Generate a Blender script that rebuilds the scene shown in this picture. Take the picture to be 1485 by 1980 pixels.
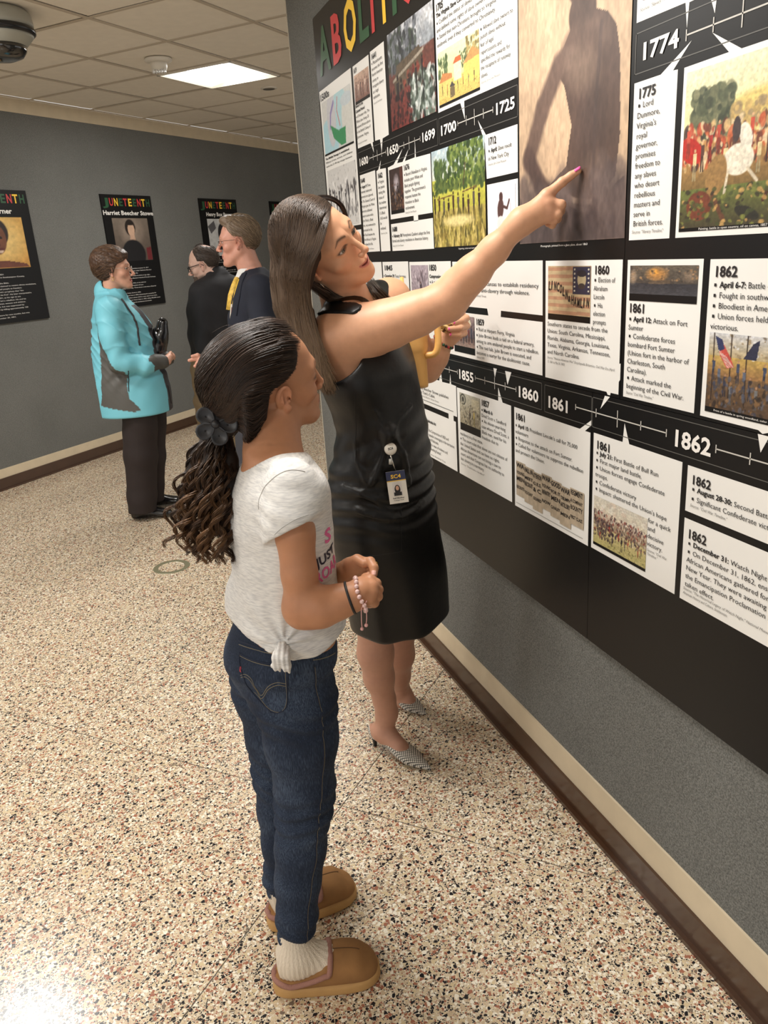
import bpy, math, random
import numpy as np
from mathutils import Matrix, Vector
PI = math.pi
for o in list(bpy.data.objects): bpy.data.objects.remove(o)
scene = bpy.context.scene
COL = scene.collection
random.seed(4); RNG = np.random.default_rng(4)

# ------------------------------------------------------------------ camera
CX, CY, FPX = 742.5, 990.0, 1508.0
PITCH, ROLL, HEAD, EYE = math.radians(18.578), math.radians(3.778), math.radians(71.61), 1.55
hx, hy = math.cos(HEAD), math.sin(HEAD)
_f = np.array([hx*math.cos(PITCH), hy*math.cos(PITCH), -math.sin(PITCH)])
_r = np.array([hy, -hx, 0.0]); _d = np.cross(_f, _r)
_c, _s = math.cos(ROLL), math.sin(ROLL)
CAMR = np.stack([_c*_r+_s*_d, -_s*_r+_c*_d, _f], 1)      # columns: right, down, forward
CAMP = np.array([0, 0, EYE])
cam = bpy.data.cameras.new('camera'); camo = bpy.data.objects.new('camera', cam); COL.objects.link(camo)
m = Matrix(((CAMR[0,0], -CAMR[0,1], -CAMR[0,2], 0), (CAMR[1,0], -CAMR[1,1], -CAMR[1,2], 0), (CAMR[2,0], -CAMR[2,1], -CAMR[2,2], EYE), (0,0,0,1)))
camo.matrix_world = m
cam.sensor_fit = 'VERTICAL'; cam.sensor_height = 36.0; cam.lens = 36.0*FPX/1980.0; cam.clip_start = 0.05
scene.camera = camo
def at(px, py, dep):                       # a point of the place, measured: picture position and distance along the view axis
    return CAMP + CAMR @ np.array([(px-CX)/FPX, (py-CY)/FPX, 1.0])*dep
def cdir(v):                               # direction measured in the view frame -> place
    v = CAMR @ np.array(v, float); return v/np.linalg.norm(v)

# ------------------------------------------------------------------ light
ZC = 2.77
R2 = math.sqrt(0.5)
def uv(u, v): return ((u-v)*R2, (u+v)*R2)   # the floor and ceiling grid runs at 45 degrees to the exhibition wall
w = bpy.data.worlds.new('world'); scene.world = w; w.use_nodes = True
w.node_tree.nodes['Background'].inputs[0].default_value = (1.0, 0.985, 0.955, 1)
w.node_tree.nodes['Background'].inputs[1].default_value = 0.66
TROFFERS = [(5.075, 3.595, 27), (2.025, 3.595, 36), (1.415, 1.155, 32), (-1.025, 3.595, 22), (-1.635, 1.155, 26), (6.295, 0.545, 12)]
def area_light(x, y, z, size, power):
    l = bpy.data.lights.new('troffer_light', 'AREA'); l.shape = 'SQUARE'; l.size = size; l.energy = power; l.color = (1.0, 0.975, 0.935)
    o = bpy.data.objects.new('troffer_light', l); COL.objects.link(o); o.location = (x, y, z); o.rotation_euler = (0, 0, PI/4)
for (u, v, p) in TROFFERS:
    x, y = uv(u, v); area_light(x, y, ZC-0.012, 0.54, p)
scene.view_settings.view_transform = 'Standard'; scene.view_settings.look = 'None'
scene.view_settings.gamma = 1; scene.view_settings.use_curve_mapping = False
scene.view_settings.exposure = 0.28

# ------------------------------------------------------------------ helpers
def lin(c):
    c = np.asarray(c, float); return np.where(c <= 0.04045, c/12.92, ((c+0.055)/1.055)**2.4)
def C8(r, g, b): return tuple(float(x) for x in lin(np.array([r, g, b])/255.0))
MATS = {}
def mat(name, col=(0.5,0.5,0.5), rough=0.6, metal=0.0, spec=0.5, noise=0.0, nscale=20.0, bump=0.0, bscale=200.0, attr=None, emit=None, sss=0.0, coat=0.0, stretch=None, sheen=0.0, alpha=None, trans=0.0, aniso=0.0, bdist=0.002):
    if name in MATS: return MATS[name]
    m = bpy.data.materials.new(name); m.use_nodes = True; nt = m.node_tree; N = nt.nodes; L = nt.links
    b = N['Principled BSDF']; b.inputs['Roughness'].default_value = rough; b.inputs['Metallic'].default_value = metal
    b.inputs['Specular IOR Level'].default_value = spec; b.inputs['Base Color'].default_value = (*col, 1)
    if coat: b.inputs['Coat Weight'].default_value = coat; b.inputs['Coat Roughness'].default_value = 0.15
    if sheen: b.inputs['Sheen Weight'].default_value = sheen; b.inputs['Sheen Roughness'].default_value = 0.5
    if trans: b.inputs['Transmission Weight'].default_value = trans
    if sss:
        b.inputs['Subsurface Weight'].default_value = sss; b.inputs['Subsurface Radius'].default_value = (0.012, 0.005, 0.003); b.inputs['Subsurface Scale'].default_value = 0.6
    tc = N.new('ShaderNodeTexCoord'); src = tc.outputs['Object']
    if stretch:
        mp = N.new('ShaderNodeMapping'); mp.inputs['Scale'].default_value = stretch; L.new(src, mp.inputs[0]); src = mp.outputs[0]
    colsock = None
    if attr:
        a = N.new('ShaderNodeAttribute'); a.attribute_name = attr; colsock = a.outputs['Color']
    if noise:
        n = N.new('ShaderNodeTexNoise'); n.inputs['Scale'].default_value = nscale; n.inputs['Detail'].default_value = 4; L.new(src, n.inputs['Vector'])
        mr = N.new('ShaderNodeMapRange'); mr.inputs[1].default_value = 0.25; mr.inputs[2].default_value = 0.75; mr.inputs[3].default_value = 1-noise; mr.inputs[4].default_value = 1+noise
        L.new(n.outputs[0], mr.inputs[0])
        mx = N.new('ShaderNodeMix'); mx.data_type = 'RGBA'; mx.blend_type = 'MULTIPLY'; mx.inputs[0].default_value = 1
        if colsock: L.new(colsock, mx.inputs[6])
        else: mx.inputs[6].default_value = (*col, 1)
        L.new(mr.outputs[0], mx.inputs[7]); colsock = mx.outputs[2]
    if colsock: L.new(colsock, b.inputs['Base Color'])
    if bump:
        n2 = N.new('ShaderNodeTexNoise'); n2.inputs['Scale'].default_value = bscale; n2.inputs['Detail'].default_value = 3; L.new(src, n2.inputs['Vector'])
        bp = N.new('ShaderNodeBump'); bp.inputs['Strength'].default_value = bump; bp.inputs['Distance'].default_value = bdist
        L.new(n2.outputs[0], bp.inputs['Height']); L.new(bp.outputs[0], b.inputs['Normal'])
    if emit: b.inputs['Emission Color'].default_value = (*emit[0], 1); b.inputs['Emission Strength'].default_value = emit[1]
    MATS[name] = m; return m
def link(o, parent=None):
    COL.objects.link(o)
    if parent: o.parent = parent
    return o
def tag(o, label=None, cat=None, group=None, kind=None):
    if label: o['label'] = label
    if cat: o['category'] = cat
    if group: o['group'] = group
    if kind: o['kind'] = kind
    return o
def empty(name, loc, label=None, cat=None, group=None, rz=0.0):
    o = bpy.data.objects.new(name, None); o.location = loc; o.rotation_euler = (0, 0, rz); o.empty_display_size = 0.1
    COL.objects.link(o); return tag(o, label, cat, group)
def mesh_obj(name, verts, faces, m, parent=None, smooth=False, cols=None):
    me = bpy.data.meshes.new(name)
    verts = np.asarray(verts, float)
    if parent is not None:
        M = np.eye(4); q = parent
        while q is not None: M = np.array(q.matrix_basis) @ M; q = q.parent
        M = np.linalg.inv(M); verts = verts @ M[:3,:3].T + M[:3,3]
    if isinstance(faces, np.ndarray):
        n, k = faces.shape
        me.vertices.add(len(verts)); me.vertices.foreach_set('co', verts.astype(np.float32).ravel())
        me.loops.add(n*k); me.loops.foreach_set('vertex_index', faces.astype(np.int32).ravel())
        me.polygons.add(n); me.polygons.foreach_set('loop_start', np.arange(0, n*k, k, dtype=np.int32))
        try: me.polygons.foreach_set('loop_total', np.full(n, k, dtype=np.int32))
        except Exception: pass
        me.update(calc_edges=True)
    else:
        me.from_pydata([tuple(v) for v in verts], [], faces)
    if cols is not None:
        a = me.color_attributes.new('Col', 'FLOAT_COLOR', 'POINT')
        cc = np.ones((len(verts), 4), np.float32); cc[:, :3] = cols; a.data.foreach_set('color', cc.ravel())
    if smooth: me.polygons.foreach_set('use_smooth', np.ones(len(me.polygons), dtype=bool))
    me.update()
    if m: me.materials.append(m)
    o = bpy.data.objects.new(name, me)
    return link(o, parent)
class MB:
    """collects simple shapes into one mesh, all in place coordinates"""
    def __init__(s): s.v = []; s.f = []
    def add(s, v, f):
        k = len(s.v); s.v += [tuple(map(float, p)) for p in v]; s.f += [tuple(i+k for i in q) for q in f]; return s
    def box(s, x0, x1, y0, y1, z0, z1, T=None, bev=0.0):
        if bev:
            b = bev; vs = []
            prof = [(x0+b, y0), (x1-b, y0), (x1, y0+b), (x1, y1-b), (x1-b, y1), (x0+b, y1), (x0, y1-b), (x0, y0+b)]
            inn = [(x0+b, y0+b), (x1-b, y0+b), (x1-b, y0+b), (x1-b, y1-b), (x1-b, y1-b), (x0+b, y1-b), (x0+b, y1-b), (x0+b, y0+b)]
            vs = [(x, y, z0) for x, y in inn]+[(x, y, z0+b) for x, y in prof]+[(x, y, z1-b) for x, y in prof]+[(x, y, z1) for x, y in inn]
            fs = [tuple(range(7, -1, -1)), tuple(range(24, 32))]
            for r in range(3):
                for i in range(8): fs.append((r*8+i, r*8+(i+1) % 8, r*8+8+(i+1) % 8, r*8+8+i))
        else:
            vs = [(x0,y0,z0),(x1,y0,z0),(x1,y1,z0),(x0,y1,z0),(x0,y0,z1),(x1,y0,z1),(x1,y1,z1),(x0,y1,z1)]
            fs = [(3,2,1,0),(4,5,6,7),(0,1,5,4),(1,2,6,5),(2,3,7,6),(3,0,4,7)]
        if T: vs = [T(*p) for p in vs]
        return s.add(vs, fs)
    def lathe(s, prof, c, axis=(0,0,1), n=24, close=True):
        ax = Vector(axis).normalized(); q = Vector((0,0,1)).rotation_difference(ax); vs = []; fs = []
        for (r, z) in prof:
            for i in range(n):
                a = 2*PI*i/n; p = q @ Vector((r*math.cos(a), r*math.sin(a), z)); vs.append((p.x+c[0], p.y+c[1], p.z+c[2]))
        for j in range(len(prof)-1):
            for i in range(n): fs.append((j*n+i, j*n+(i+1) % n, (j+1)*n+(i+1) % n, (j+1)*n+i))
        if close: fs.append(tuple(range(n-1, -1, -1))); fs.append(tuple(range((len(prof)-1)*n, len(prof)*n)))
        return s.add(vs, fs)
    def tube(s, pts, r, n=8, closed=False):
        P = np.array(pts, float); K = len(P); rr = np.full(K, r) if np.isscalar(r) else np.array(r, float)
        T = np.gradient(P, axis=0)
        if closed: T = np.roll(P, -1, 0)-np.roll(P, 1, 0)
        T /= np.linalg.norm(T, axis=1)[:, None]+1e-12
        a = np.array([0,0,1.0]) if abs(T[0][2]) < 0.9 else np.array([1.0,0,0])
        nrm = np.cross(T[0], a); nrm /= np.linalg.norm(nrm); vs = []
        for i in range(K):
            nrm = nrm-T[i]*np.dot(nrm, T[i]); nrm /= np.linalg.norm(nrm)+1e-12; b = np.cross(T[i], nrm)
            for j in range(n):
                an = 2*PI*j/n; vs.append(P[i]+rr[i]*(math.cos(an)*nrm+math.sin(an)*b))
        fs = []
        for i in range(K if closed else K-1):
            i2 = (i+1) % K
            for j in range(n): fs.append((i*n+j, i*n+(j+1) % n, i2*n+(j+1) % n, i2*n+j))
        if not closed: fs.append(tuple(range(n-1, -1, -1))); fs.append(tuple(range((K-1)*n, K*n)))
        return s.add(vs, fs)
    def ball(s, c, r, n=12, m=8, sc=(1,1,1)):
        prof = [(max(1e-5, math.sin(PI*i/m)), -math.cos(PI*i/m)) for i in range(m+1)]; vs = []; fs = []
        for (a, z) in prof:
            for i in range(n): vs.append((c[0]+r*sc[0]*a*math.cos(2*PI*i/n), c[1]+r*sc[1]*a*math.sin(2*PI*i/n), c[2]+r*sc[2]*z))
        for j in range(m):
            for i in range(n): fs.append((j*n+i, j*n+(i+1) % n, (j+1)*n+(i+1) % n, (j+1)*n+i))
        return s.add(vs, fs)
    def build(s, name, m, parent=None, smooth=False):
        return mesh_obj(name, s.v, s.f, m, parent, smooth)
# ------------------------------------------------------------------ materials of the room
def terrazzo():
    m = bpy.data.materials.new('terrazzo'); m.use_nodes = True; nt = m.node_tree; N = nt.nodes; L = nt.links; b = N['Principled BSDF']
    geo = N.new('ShaderNodeNewGeometry'); src = geo.outputs['Position']
    nz = N.new('ShaderNodeTexNoise'); nz.inputs['Scale'].default_value = 60; L.new(src, nz.inputs['Vector'])
    ad = N.new('ShaderNodeVectorMath'); ad.operation = 'MULTIPLY_ADD'; L.new(nz.outputs['Color'], ad.inputs[0]); ad.inputs[1].default_value = (0.005,)*3; L.new(src, ad.inputs[2])
    def layer(scale, stops, thr, off):
        mp = N.new('ShaderNodeMapping'); mp.inputs['Location'].default_value = (off, off*1.7, 0); L.new(ad.outputs[0], mp.inputs[0])
        v = N.new('ShaderNodeTexVoronoi'); v.inputs['Scale'].default_value = scale; L.new(mp.outputs[0], v.inputs['Vector'])
        e = N.new('ShaderNodeTexVoronoi'); e.feature = 'DISTANCE_TO_EDGE'; e.inputs['Scale'].default_value = scale; L.new(mp.outputs[0], e.inputs['Vector'])
        sp = N.new('ShaderNodeSeparateColor'); L.new(v.outputs['Color'], sp.inputs[0])
        cr = N.new('ShaderNodeValToRGB'); cr.color_ramp.interpolation = 'CONSTANT'; els = cr.color_ramp.elements
        els[0].position = 0; els[0].color = (*stops[0][1], 1); els[1].position = stops[1][0]; els[1].color = (*stops[1][1], 1)
        for p, c in stops[2:]: x = els.new(p); x.color = (*c, 1)
        L.new(sp.outputs[0], cr.inputs[0])
        # chip size differs from chip to chip
        ma = N.new('ShaderNodeMath'); ma.operation = 'MULTIPLY'; L.new(sp.outputs[1], ma.inputs[0]); ma.inputs[1].default_value = thr*1.6
        gt = N.new('ShaderNodeMath'); gt.operation = 'GREATER_THAN'; L.new(e.outputs[0], gt.inputs[0]); L.new(ma.outputs[0], gt.inputs[1])
        return cr.outputs[0], gt.outputs[0]
    bk, rs, wh, tn, ye, gr = C8(30,29,33), C8(158,102,80), C8(238,230,212), C8(200,178,148), C8(208,188,150), C8(120,105,90)
    base = C8(214,199,174)
    c1, m1 = layer(240, [(0, bk), (0.24, gr), (0.30, rs), (0.46, wh), (0.62, tn), (0.8, ye)], 0.12, 3.1)
    c2, m2 = layer(128, [(0, bk), (0.23, rs), (0.42, wh), (0.60, tn), (0.78, ye), (0.92, gr)], 0.22, 0.0)
    x1 = N.new('ShaderNodeMix'); x1.data_type = 'RGBA'; L.new(m1, x1.inputs[0]); x1.inputs[6].default_value = (*base, 1); L.new(c1, x1.inputs[7])
    # only some of the big cells are chips, the rest shows the fine layer
    v = N.new('ShaderNodeTexVoronoi'); v.inputs['Scale'].default_value = 128; L.new(ad.outputs[0], v.inputs['Vector'])
    sp = N.new('ShaderNodeSeparateColor'); L.new(v.outputs['Color'], sp.inputs[0])
    lt = N.new('ShaderNodeMath'); lt.operation = 'LESS_THAN'; L.new(sp.outputs[2], lt.inputs[0]); lt.inputs[1].default_value = 0.62
    mu = N.new('ShaderNodeMath'); mu.operation = 'MULTIPLY'; L.new(lt.outputs[0], mu.inputs[0]); L.new(m2, mu.inputs[1])
    x2 = N.new('ShaderNodeMix'); x2.data_type = 'RGBA'; L.new(mu.outputs[0], x2.inputs[0]); L.new(x1.outputs[2], x2.inputs[6]); L.new(c2, x2.inputs[7])
    L.new(x2.outputs[2], b.inputs['Base Color']); b.inputs['Roughness'].default_value = 0.3; b.inputs['Specular IOR Level'].default_value = 0.5
    n3 = N.new('ShaderNodeTexNoise'); n3.inputs['Scale'].default_value = 3; L.new(src, n3.inputs['Vector'])
    mr = N.new('ShaderNodeMapRange'); mr.inputs[3].default_value = 0.16; mr.inputs[4].default_value = 0.30; L.new(n3.outputs[0], mr.inputs[0]); L.new(mr.outputs[0], b.inputs['Roughness'])
    return m
M_TERR = terrazzo()
M_STRIP = mat('divider_zinc', C8(110,105,95), 0.4, 0.6)
def carpet(name, c):
    m = bpy.data.materials.new(name); m.use_nodes = True; nt = m.node_tree; N = nt.nodes; L = nt.links; b = N['Principled BSDF']
    geo = N.new('ShaderNodeNewGeometry'); mp = N.new('ShaderNodeMapping'); mp.inputs['Scale'].default_value = (1,1,1); L.new(geo.outputs['Position'], mp.inputs[0])
    n1 = N.new('ShaderNodeTexNoise'); n1.inputs['Scale'].default_value = 260; n1.inputs['Detail'].default_value = 3; L.new(mp.outputs[0], n1.inputs['Vector'])
    n2 = N.new('ShaderNodeTexNoise'); n2.inputs['Scale'].default_value = 2.5; n2.inputs['Detail'].default_value = 4; L.new(mp.outputs[0], n2.inputs['Vector'])
    r1 = N.new('ShaderNodeMapRange'); r1.inputs[1].default_value = .3; r1.inputs[2].default_value = .7; r1.inputs[3].default_value = .62; r1.inputs[4].default_value = 1.38; L.new(n1.outputs[0], r1.inputs[0])
    r2 = N.new('ShaderNodeMapRange'); r2.inputs[3].default_value = .85; r2.inputs[4].default_value = 1.15; L.new(n2.outputs[0], r2.inputs[0])
    mu = N.new('ShaderNodeMath'); mu.operation = 'MULTIPLY'; L.new(r1.outputs[0], mu.inputs[0]); L.new(r2.outputs[0], mu.inputs[1])
    mx = N.new('ShaderNodeMix'); mx.data_type = 'RGBA'; mx.blend_type = 'MULTIPLY'; mx.inputs[0].default_value = 1; mx.inputs[6].default_value = (*c, 1); L.new(mu.outputs[0], mx.inputs[7]); L.new(mx.outputs[2], b.inputs['Base Color'])
    bp = N.new('ShaderNodeBump'); bp.inputs['Strength'].default_value = .6; bp.inputs['Distance'].default_value = .003; L.new(n1.outputs[0], bp.inputs['Height']); L.new(bp.outputs[0], b.inputs['Normal'])
    b.inputs['Roughness'].default_value = 0.95; b.inputs['Specular IOR Level'].default_value = 0.15
    return m
M_CARPET = carpet('wall_carpet', C8(112,112,108))
M_CREAM = mat('cream_paint', C8(208,192,164), 0.6, noise=0.06, nscale=12, bump=0.1, bscale=60)
M_BROWN = mat('brown_vinyl', C8(68,45,30), 0.28, noise=0.12, nscale=9, coat=0.3)
M_TILE = mat('ceiling_tile', C8(238,230,216), 0.9, noise=0.035, nscale=14, bump=0.15, bscale=160)
M_GRID = mat('ceiling_grid', C8(198,186,168), 0.6)
# ------------------------------------------------------------------ setting
fl_ = MB(); 
def UVT(u, v, z): x, y = uv(u, v); return (x, y, z)
fl_.box(-3.4, 12.0, -3.0, 5.5, -0.06, -0.0012, T=UVT)
floor = tag(fl_.build('floor', M_STRIP), kind='structure')
U0, V0, DU, DV = 1.63, 2.13, 1.0, 1.11
slab = None
for i in range(-5, 10):
    for j in range(-5, 3):
        x, y = uv(U0+i*DU+DU/2, V0+j*DV+DV/2)
        if x > 2.6 and y < 4 or x > 9 or y < -2.5: continue
        if slab is None:
            mb = MB(); g = 0.0016; mb.box(-DU/2+g, DU/2-g, -DV/2+g, DV/2-g, -0.03, 0.0)
            slab = mb.build('terrazzo_slab', M_TERR, None); o = slab; slab.parent = floor
        else:
            o = slab.copy(); COL.objects.link(o); o.parent = floor
        o.location = (x, y, 0); o.rotation_euler = (0, 0, PI/4)
# round access ring set in the terrazzo
rg = MB(); c = (0.133, 4.088, 0)
n = 48; vs = []; fs = []
for i in range(n):
    a = 2*PI*i/n
    for (r, z) in ((0.098, 0.0), (0.096, 0.0018), (0.072, 0.0018), (0.070, 0.0)): vs.append((c[0]+r*math.cos(a), c[1]+r*math.sin(a), z))
for i in range(n):
    for k in range(3): fs.append((i*4+k, ((i+1) % n)*4+k, ((i+1) % n)*4+k+1, i*4+k+1))
rg.add(vs, fs); tag(rg.build('floor_ring', mat('ring_metal', C8(128,124,98), 0.4, 0.3)), 'round dull green-brass ring set flush in the speckled floor', 'floor ring')

WX = 1.045
M_BEAD = mat('corner_bead', C8(196,186,168), 0.6)
def struct(mb, name, m, parent=None): return tag(mb.build(name, m, parent), kind='structure')
wr = struct(MB().box(WX, 1.35, -1.6, 4.10, 0.165, ZC), 'wall_right', M_CARPET)
struct(MB().box(WX-0.006, 1.35, -1.6, 4.105, 0.085, 0.165), 'trim_1', M_CREAM)
bb = MB(); bb.box(WX-0.014, 1.35, -1.6, 4.112, 0.0, 0.087); bb.box(WX-0.026, WX-0.01, -1.6, 4.118, 0.0, 0.012)
struct(bb, 'baseboard_right', M_BROWN)
struct(MB().box(WX-0.002, WX+0.012, 4.096, 4.104, 0.165, ZC), 'trim_2', M_BEAD)
VF = 5.14
struct(MB().box(1.4, 11.1, VF, VF+0.2, 0.155, 2.672, T=UVT), 'wall_far', M_CARPET)
struct(MB().box(11.1, 11.3, -1.2, VF+0.2, 0.0, ZC, T=UVT), 'wall_end', M_CARPET)
struct(MB().box(1.4, 10.5, VF-0.004, VF+0.2, 2.672, ZC, T=UVT), 'trim_3', M_CREAM)
struct(MB().box(1.4, 10.5, VF-0.006, VF+0.2, 0.088, 0.157, T=UVT), 'trim_4', M_CREAM)
b2 = MB(); b2.box(1.4, 10.5, VF-0.014, VF+0.2, 0.0, 0.09, T=UVT); b2.box(1.4, 10.5, VF-0.028, VF, 0.0, 0.012, T=UVT)
struct(b2, 'baseboard_far', M_BROWN)
# ceiling: grid bars and lay-in tiles
cg = MB(); cg.box(-3.4, 12, -3.0, VF, ZC+0.03, ZC+0.06, T=UVT)
ceil = tag(cg.build('ceiling', M_TILE), kind='structure')
UG, VG, T6 = 3.55, 3.29, 0.61
tile = None; skip = {(round((u-0.305-UG)/T6), round((v-0.305-VG)/T6)) for u, v, _ in TROFFERS}
for i in range(-10, 13):
    for j in range(-9, 3):
        if (i, j) in skip: continue
        u, v = UG+i*T6+T6/2, VG+j*T6+T6/2; x, y = uv(u, v)
        if x > 1.9 and y < 4.2 or y < -2.0 or x < -5: continue
        if tile is None:
            tile = MB().box(-0.2945, 0.2945, -0.2945, 0.2945, 0.0, 0.016, bev=0.003).build('ceiling_tile', M_TILE, None); tile.parent = ceil; o = tile
        else: o = tile.copy(); COL.objects.link(o); o.parent = ceil
        o.location = (x, y, ZC+0.004+0.0012*((i*7+j*3) % 3)); o.rotation_euler = (0, 0, PI/4)
gb = MB()
for i in range(-10, 14): u = UG+i*T6; gb.box(u-0.012, u+0.012, -2.2, VF, ZC, ZC+0.004, T=UVT)
for j in range(-9, 4): v = VG+j*T6; gb.box(-2.6, 11.4, v-0.012, v+0.012, ZC-0.0006, ZC+0.0034, T=UVT)
gb.build('grid_bars', M_GRID, ceil)
# ------------------------------------------------------------------ ceiling fittings
M_WHITE = mat('white_enamel', C8(226,220,208), 0.4)
M_DIFF = mat('lit_diffuser', (1,1,1), 0.6, emit=((1.0,0.97,0.9), 7.0))
M_DIFF2 = mat('lit_reflector', (0.95,0.95,0.9), 0.5, emit=((1.0,0.98,0.86), 1.1))
tlab = ['square lit ceiling light panel nearest the far wall', 'lit ceiling panel left of the girl, out over the hallway', 'lit ceiling panel above the girl and the woman', 'lit ceiling panel furthest left over the hallway', 'lit ceiling panel behind the viewer', 'lit ceiling panel beyond the end of the exhibition wall']
for k, (u, v, p) in enumerate(TROFFERS):
    x, y = uv(u, v); t = empty('ceiling_light', (x, y, ZC), tlab[k], 'ceiling light', 'square ceiling lights', PI/4)
    def TT(a, b, z): return UVT(u+a, v+b, z)
    f = MB(); h = 0.304
    for s in (-1, 1):
        f.box(min(s*h, s*(h-0.016)), max(s*h, s*(h-0.016)), -h, h, ZC-0.008, ZC+0.03, T=TT); f.box(-h, h, min(s*h, s*(h-0.016)), max(s*h, s*(h-0.016)), ZC-0.008, ZC+0.03, T=TT)
    f.build('frame', M_WHITE, t)
    d = MB()
    n = 10                                   # curved central lamp basket
    for a in range(n):
        x0, x1 = -0.15+0.3*a/n, -0.15+0.3*(a+1)/n
        z0, z1 = [ZC+0.022-0.026*math.cos(PI*q/0.3) for q in (x0, x1)]
        d.add([TT(-0.285, x0, z0), TT(0.285, x0, z0), TT(0.285, x1, z1), TT(-0.285, x1, z1)], [(0,1,2,3)])
    d.build('lamp_basket', M_DIFF, t)
    r = MB()
    for s in (-1, 1): r.add([TT(-0.288, s*0.15, ZC+0.022), TT(0.288, s*0.15, ZC+0.022), TT(0.288, s*0.288, ZC+0.004), TT(-0.288, s*0.288, ZC+0.004)], [(0,1,2,3)])
    r.build('reflector', M_DIFF2, t)
# smoke alarm with strobe
x, y = uv(4.44, 3.6); t = empty('fire_alarm', (x, y, ZC), 'round white fire alarm with clear strobe lens beside the ceiling light', 'alarm')
MB().lathe([(0.085, 0), (0.085, -0.012), (0.07, -0.018), (0.062, -0.02)], (x, y, ZC), n=28).build('base', M_WHITE, t, True)
MB().lathe([(0.05, -0.018), (0.052, -0.035), (0.046, -0.06), (0.03, -0.066), (0.001, -0.067)], (x, y, ZC), n=20).build('sounder', M_WHITE, t, True)
a = cdir((0.1, 0, -1)); a[2] = 0; a /= np.linalg.norm(a); sx = np.array([-a[1], a[0], 0])
le = MB()
for k in range(5):
    q = np.array([x, y, ZC-0.075])+a*0.030+sx*(k-2)*0.017
    le.lathe([(0.004, 0.014), (0.009, 0.006), (0.010, -0.004), (0.004, -0.012)], q, n=8)
le.build('strobe_lens', mat('clear_lens', (0.95,0.96,0.97), 0.08, trans=0.5, spec=0.8), t, True)
# sprinkler cover
x, y = uv(5.70, 3.6); t = empty('sprinkler_cover', (x, y, ZC), 'small round flush cover in the ceiling right of the light', 'sprinkler')
MB().lathe([(0.062, 0.003), (0.062, -0.003), (0.046, -0.006), (0.045, 0.0)], (x, y, ZC), n=28, close=False).build('collar', M_WHITE, t, True)
MB().lathe([(0.0005, -0.0065), (0.045, -0.006), (0.045, 0.003)], (x, y, ZC), n=28, close=False).build('cap', mat('dull_metal', C8(116,112,104), 0.4, 0.4), t, True)
# dome camera
q = at(-12, 22, 1); d = q-CAMP; q = CAMP+d*(ZC-EYE)/d[2]; x, y = q[0], q[1]
t = empty('dome_camera', (x, y, ZC), 'grey and black round dome security camera at the left ceiling edge', 'camera')
M_CAMG = mat('camera_grey', C8(168,168,158), 0.45); M_CAMB = mat('camera_black', C8(30,31,34), 0.25)
MB().lathe([(0.150, 0), (0.166, -0.02), (0.170, -0.055), (0.170, -0.075)], (x, y, ZC), n=40).build('housing', M_CAMG, t, True)
MB().lathe([(0.170, -0.075), (0.176, -0.084), (0.176, -0.098), (0.164, -0.108)], (x, y, ZC), n=40).build('black_band', M_CAMB, t, True)
MB().lathe([(0.164, -0.108), (0.156, -0.118), (0.124, -0.152), (0.118, -0.154)], (x, y, ZC), n=40).build('lower_ring', M_CAMG, t, True)
MB().lathe([(0.122, -0.150), (0.118, -0.175), (0.098, -0.20), (0.06, -0.213), (0.001, -0.217)], (x, y, ZC), n=40).build('dome', mat('smoked_dome', C8(28,28,26), 0.06, coat=1.0), t, True)
# ------------------------------------------------------------------ lettering
_tc = {}
def glyphs(s, bold=False, res=2):
    k = (s, bold, res)
    if k in _tc: return _tc[k]
    cu = bpy.data.curves.new('t', 'FONT'); cu.body = s; cu.size = 1.0; cu.resolution_u = res; cu.fill_mode = 'FRONT'
    if bold: cu.offset = 0.028
    o = bpy.data.objects.new('t', cu); COL.objects.link(o)
    me = o.to_mesh()
    v = np.zeros(len(me.vertices)*3, np.float32); me.vertices.foreach_get('co', v); v = v.reshape(-1, 3)
    f = [tuple(p.vertices) for p in me.polygons]
    o.to_mesh_clear(); bpy.data.objects.remove(o); bpy.data.curves.remove(cu)
    n = max(1, len(s)); wd = float(v[:, 0].max()) if len(v) else 0.25
    adv = wd+0.06
    _tc[k] = (v, f, adv); return _tc[k]
CAP = 0.729          # cap height of the built-in font at size 1
class Board:
    """flat print on an upright board: local x to the right, y up, drawn in layers a fraction of a millimetre apart"""
    def __init__(s, origin, right, normal): s.o = np.array(origin, float); s.r = np.array(right, float); s.n = np.array(normal, float)
    def P(s, x, z, lay): return s.o+s.r*x+np.array([0,0,1.0])*z+s.n*(0.0004*lay)
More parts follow.
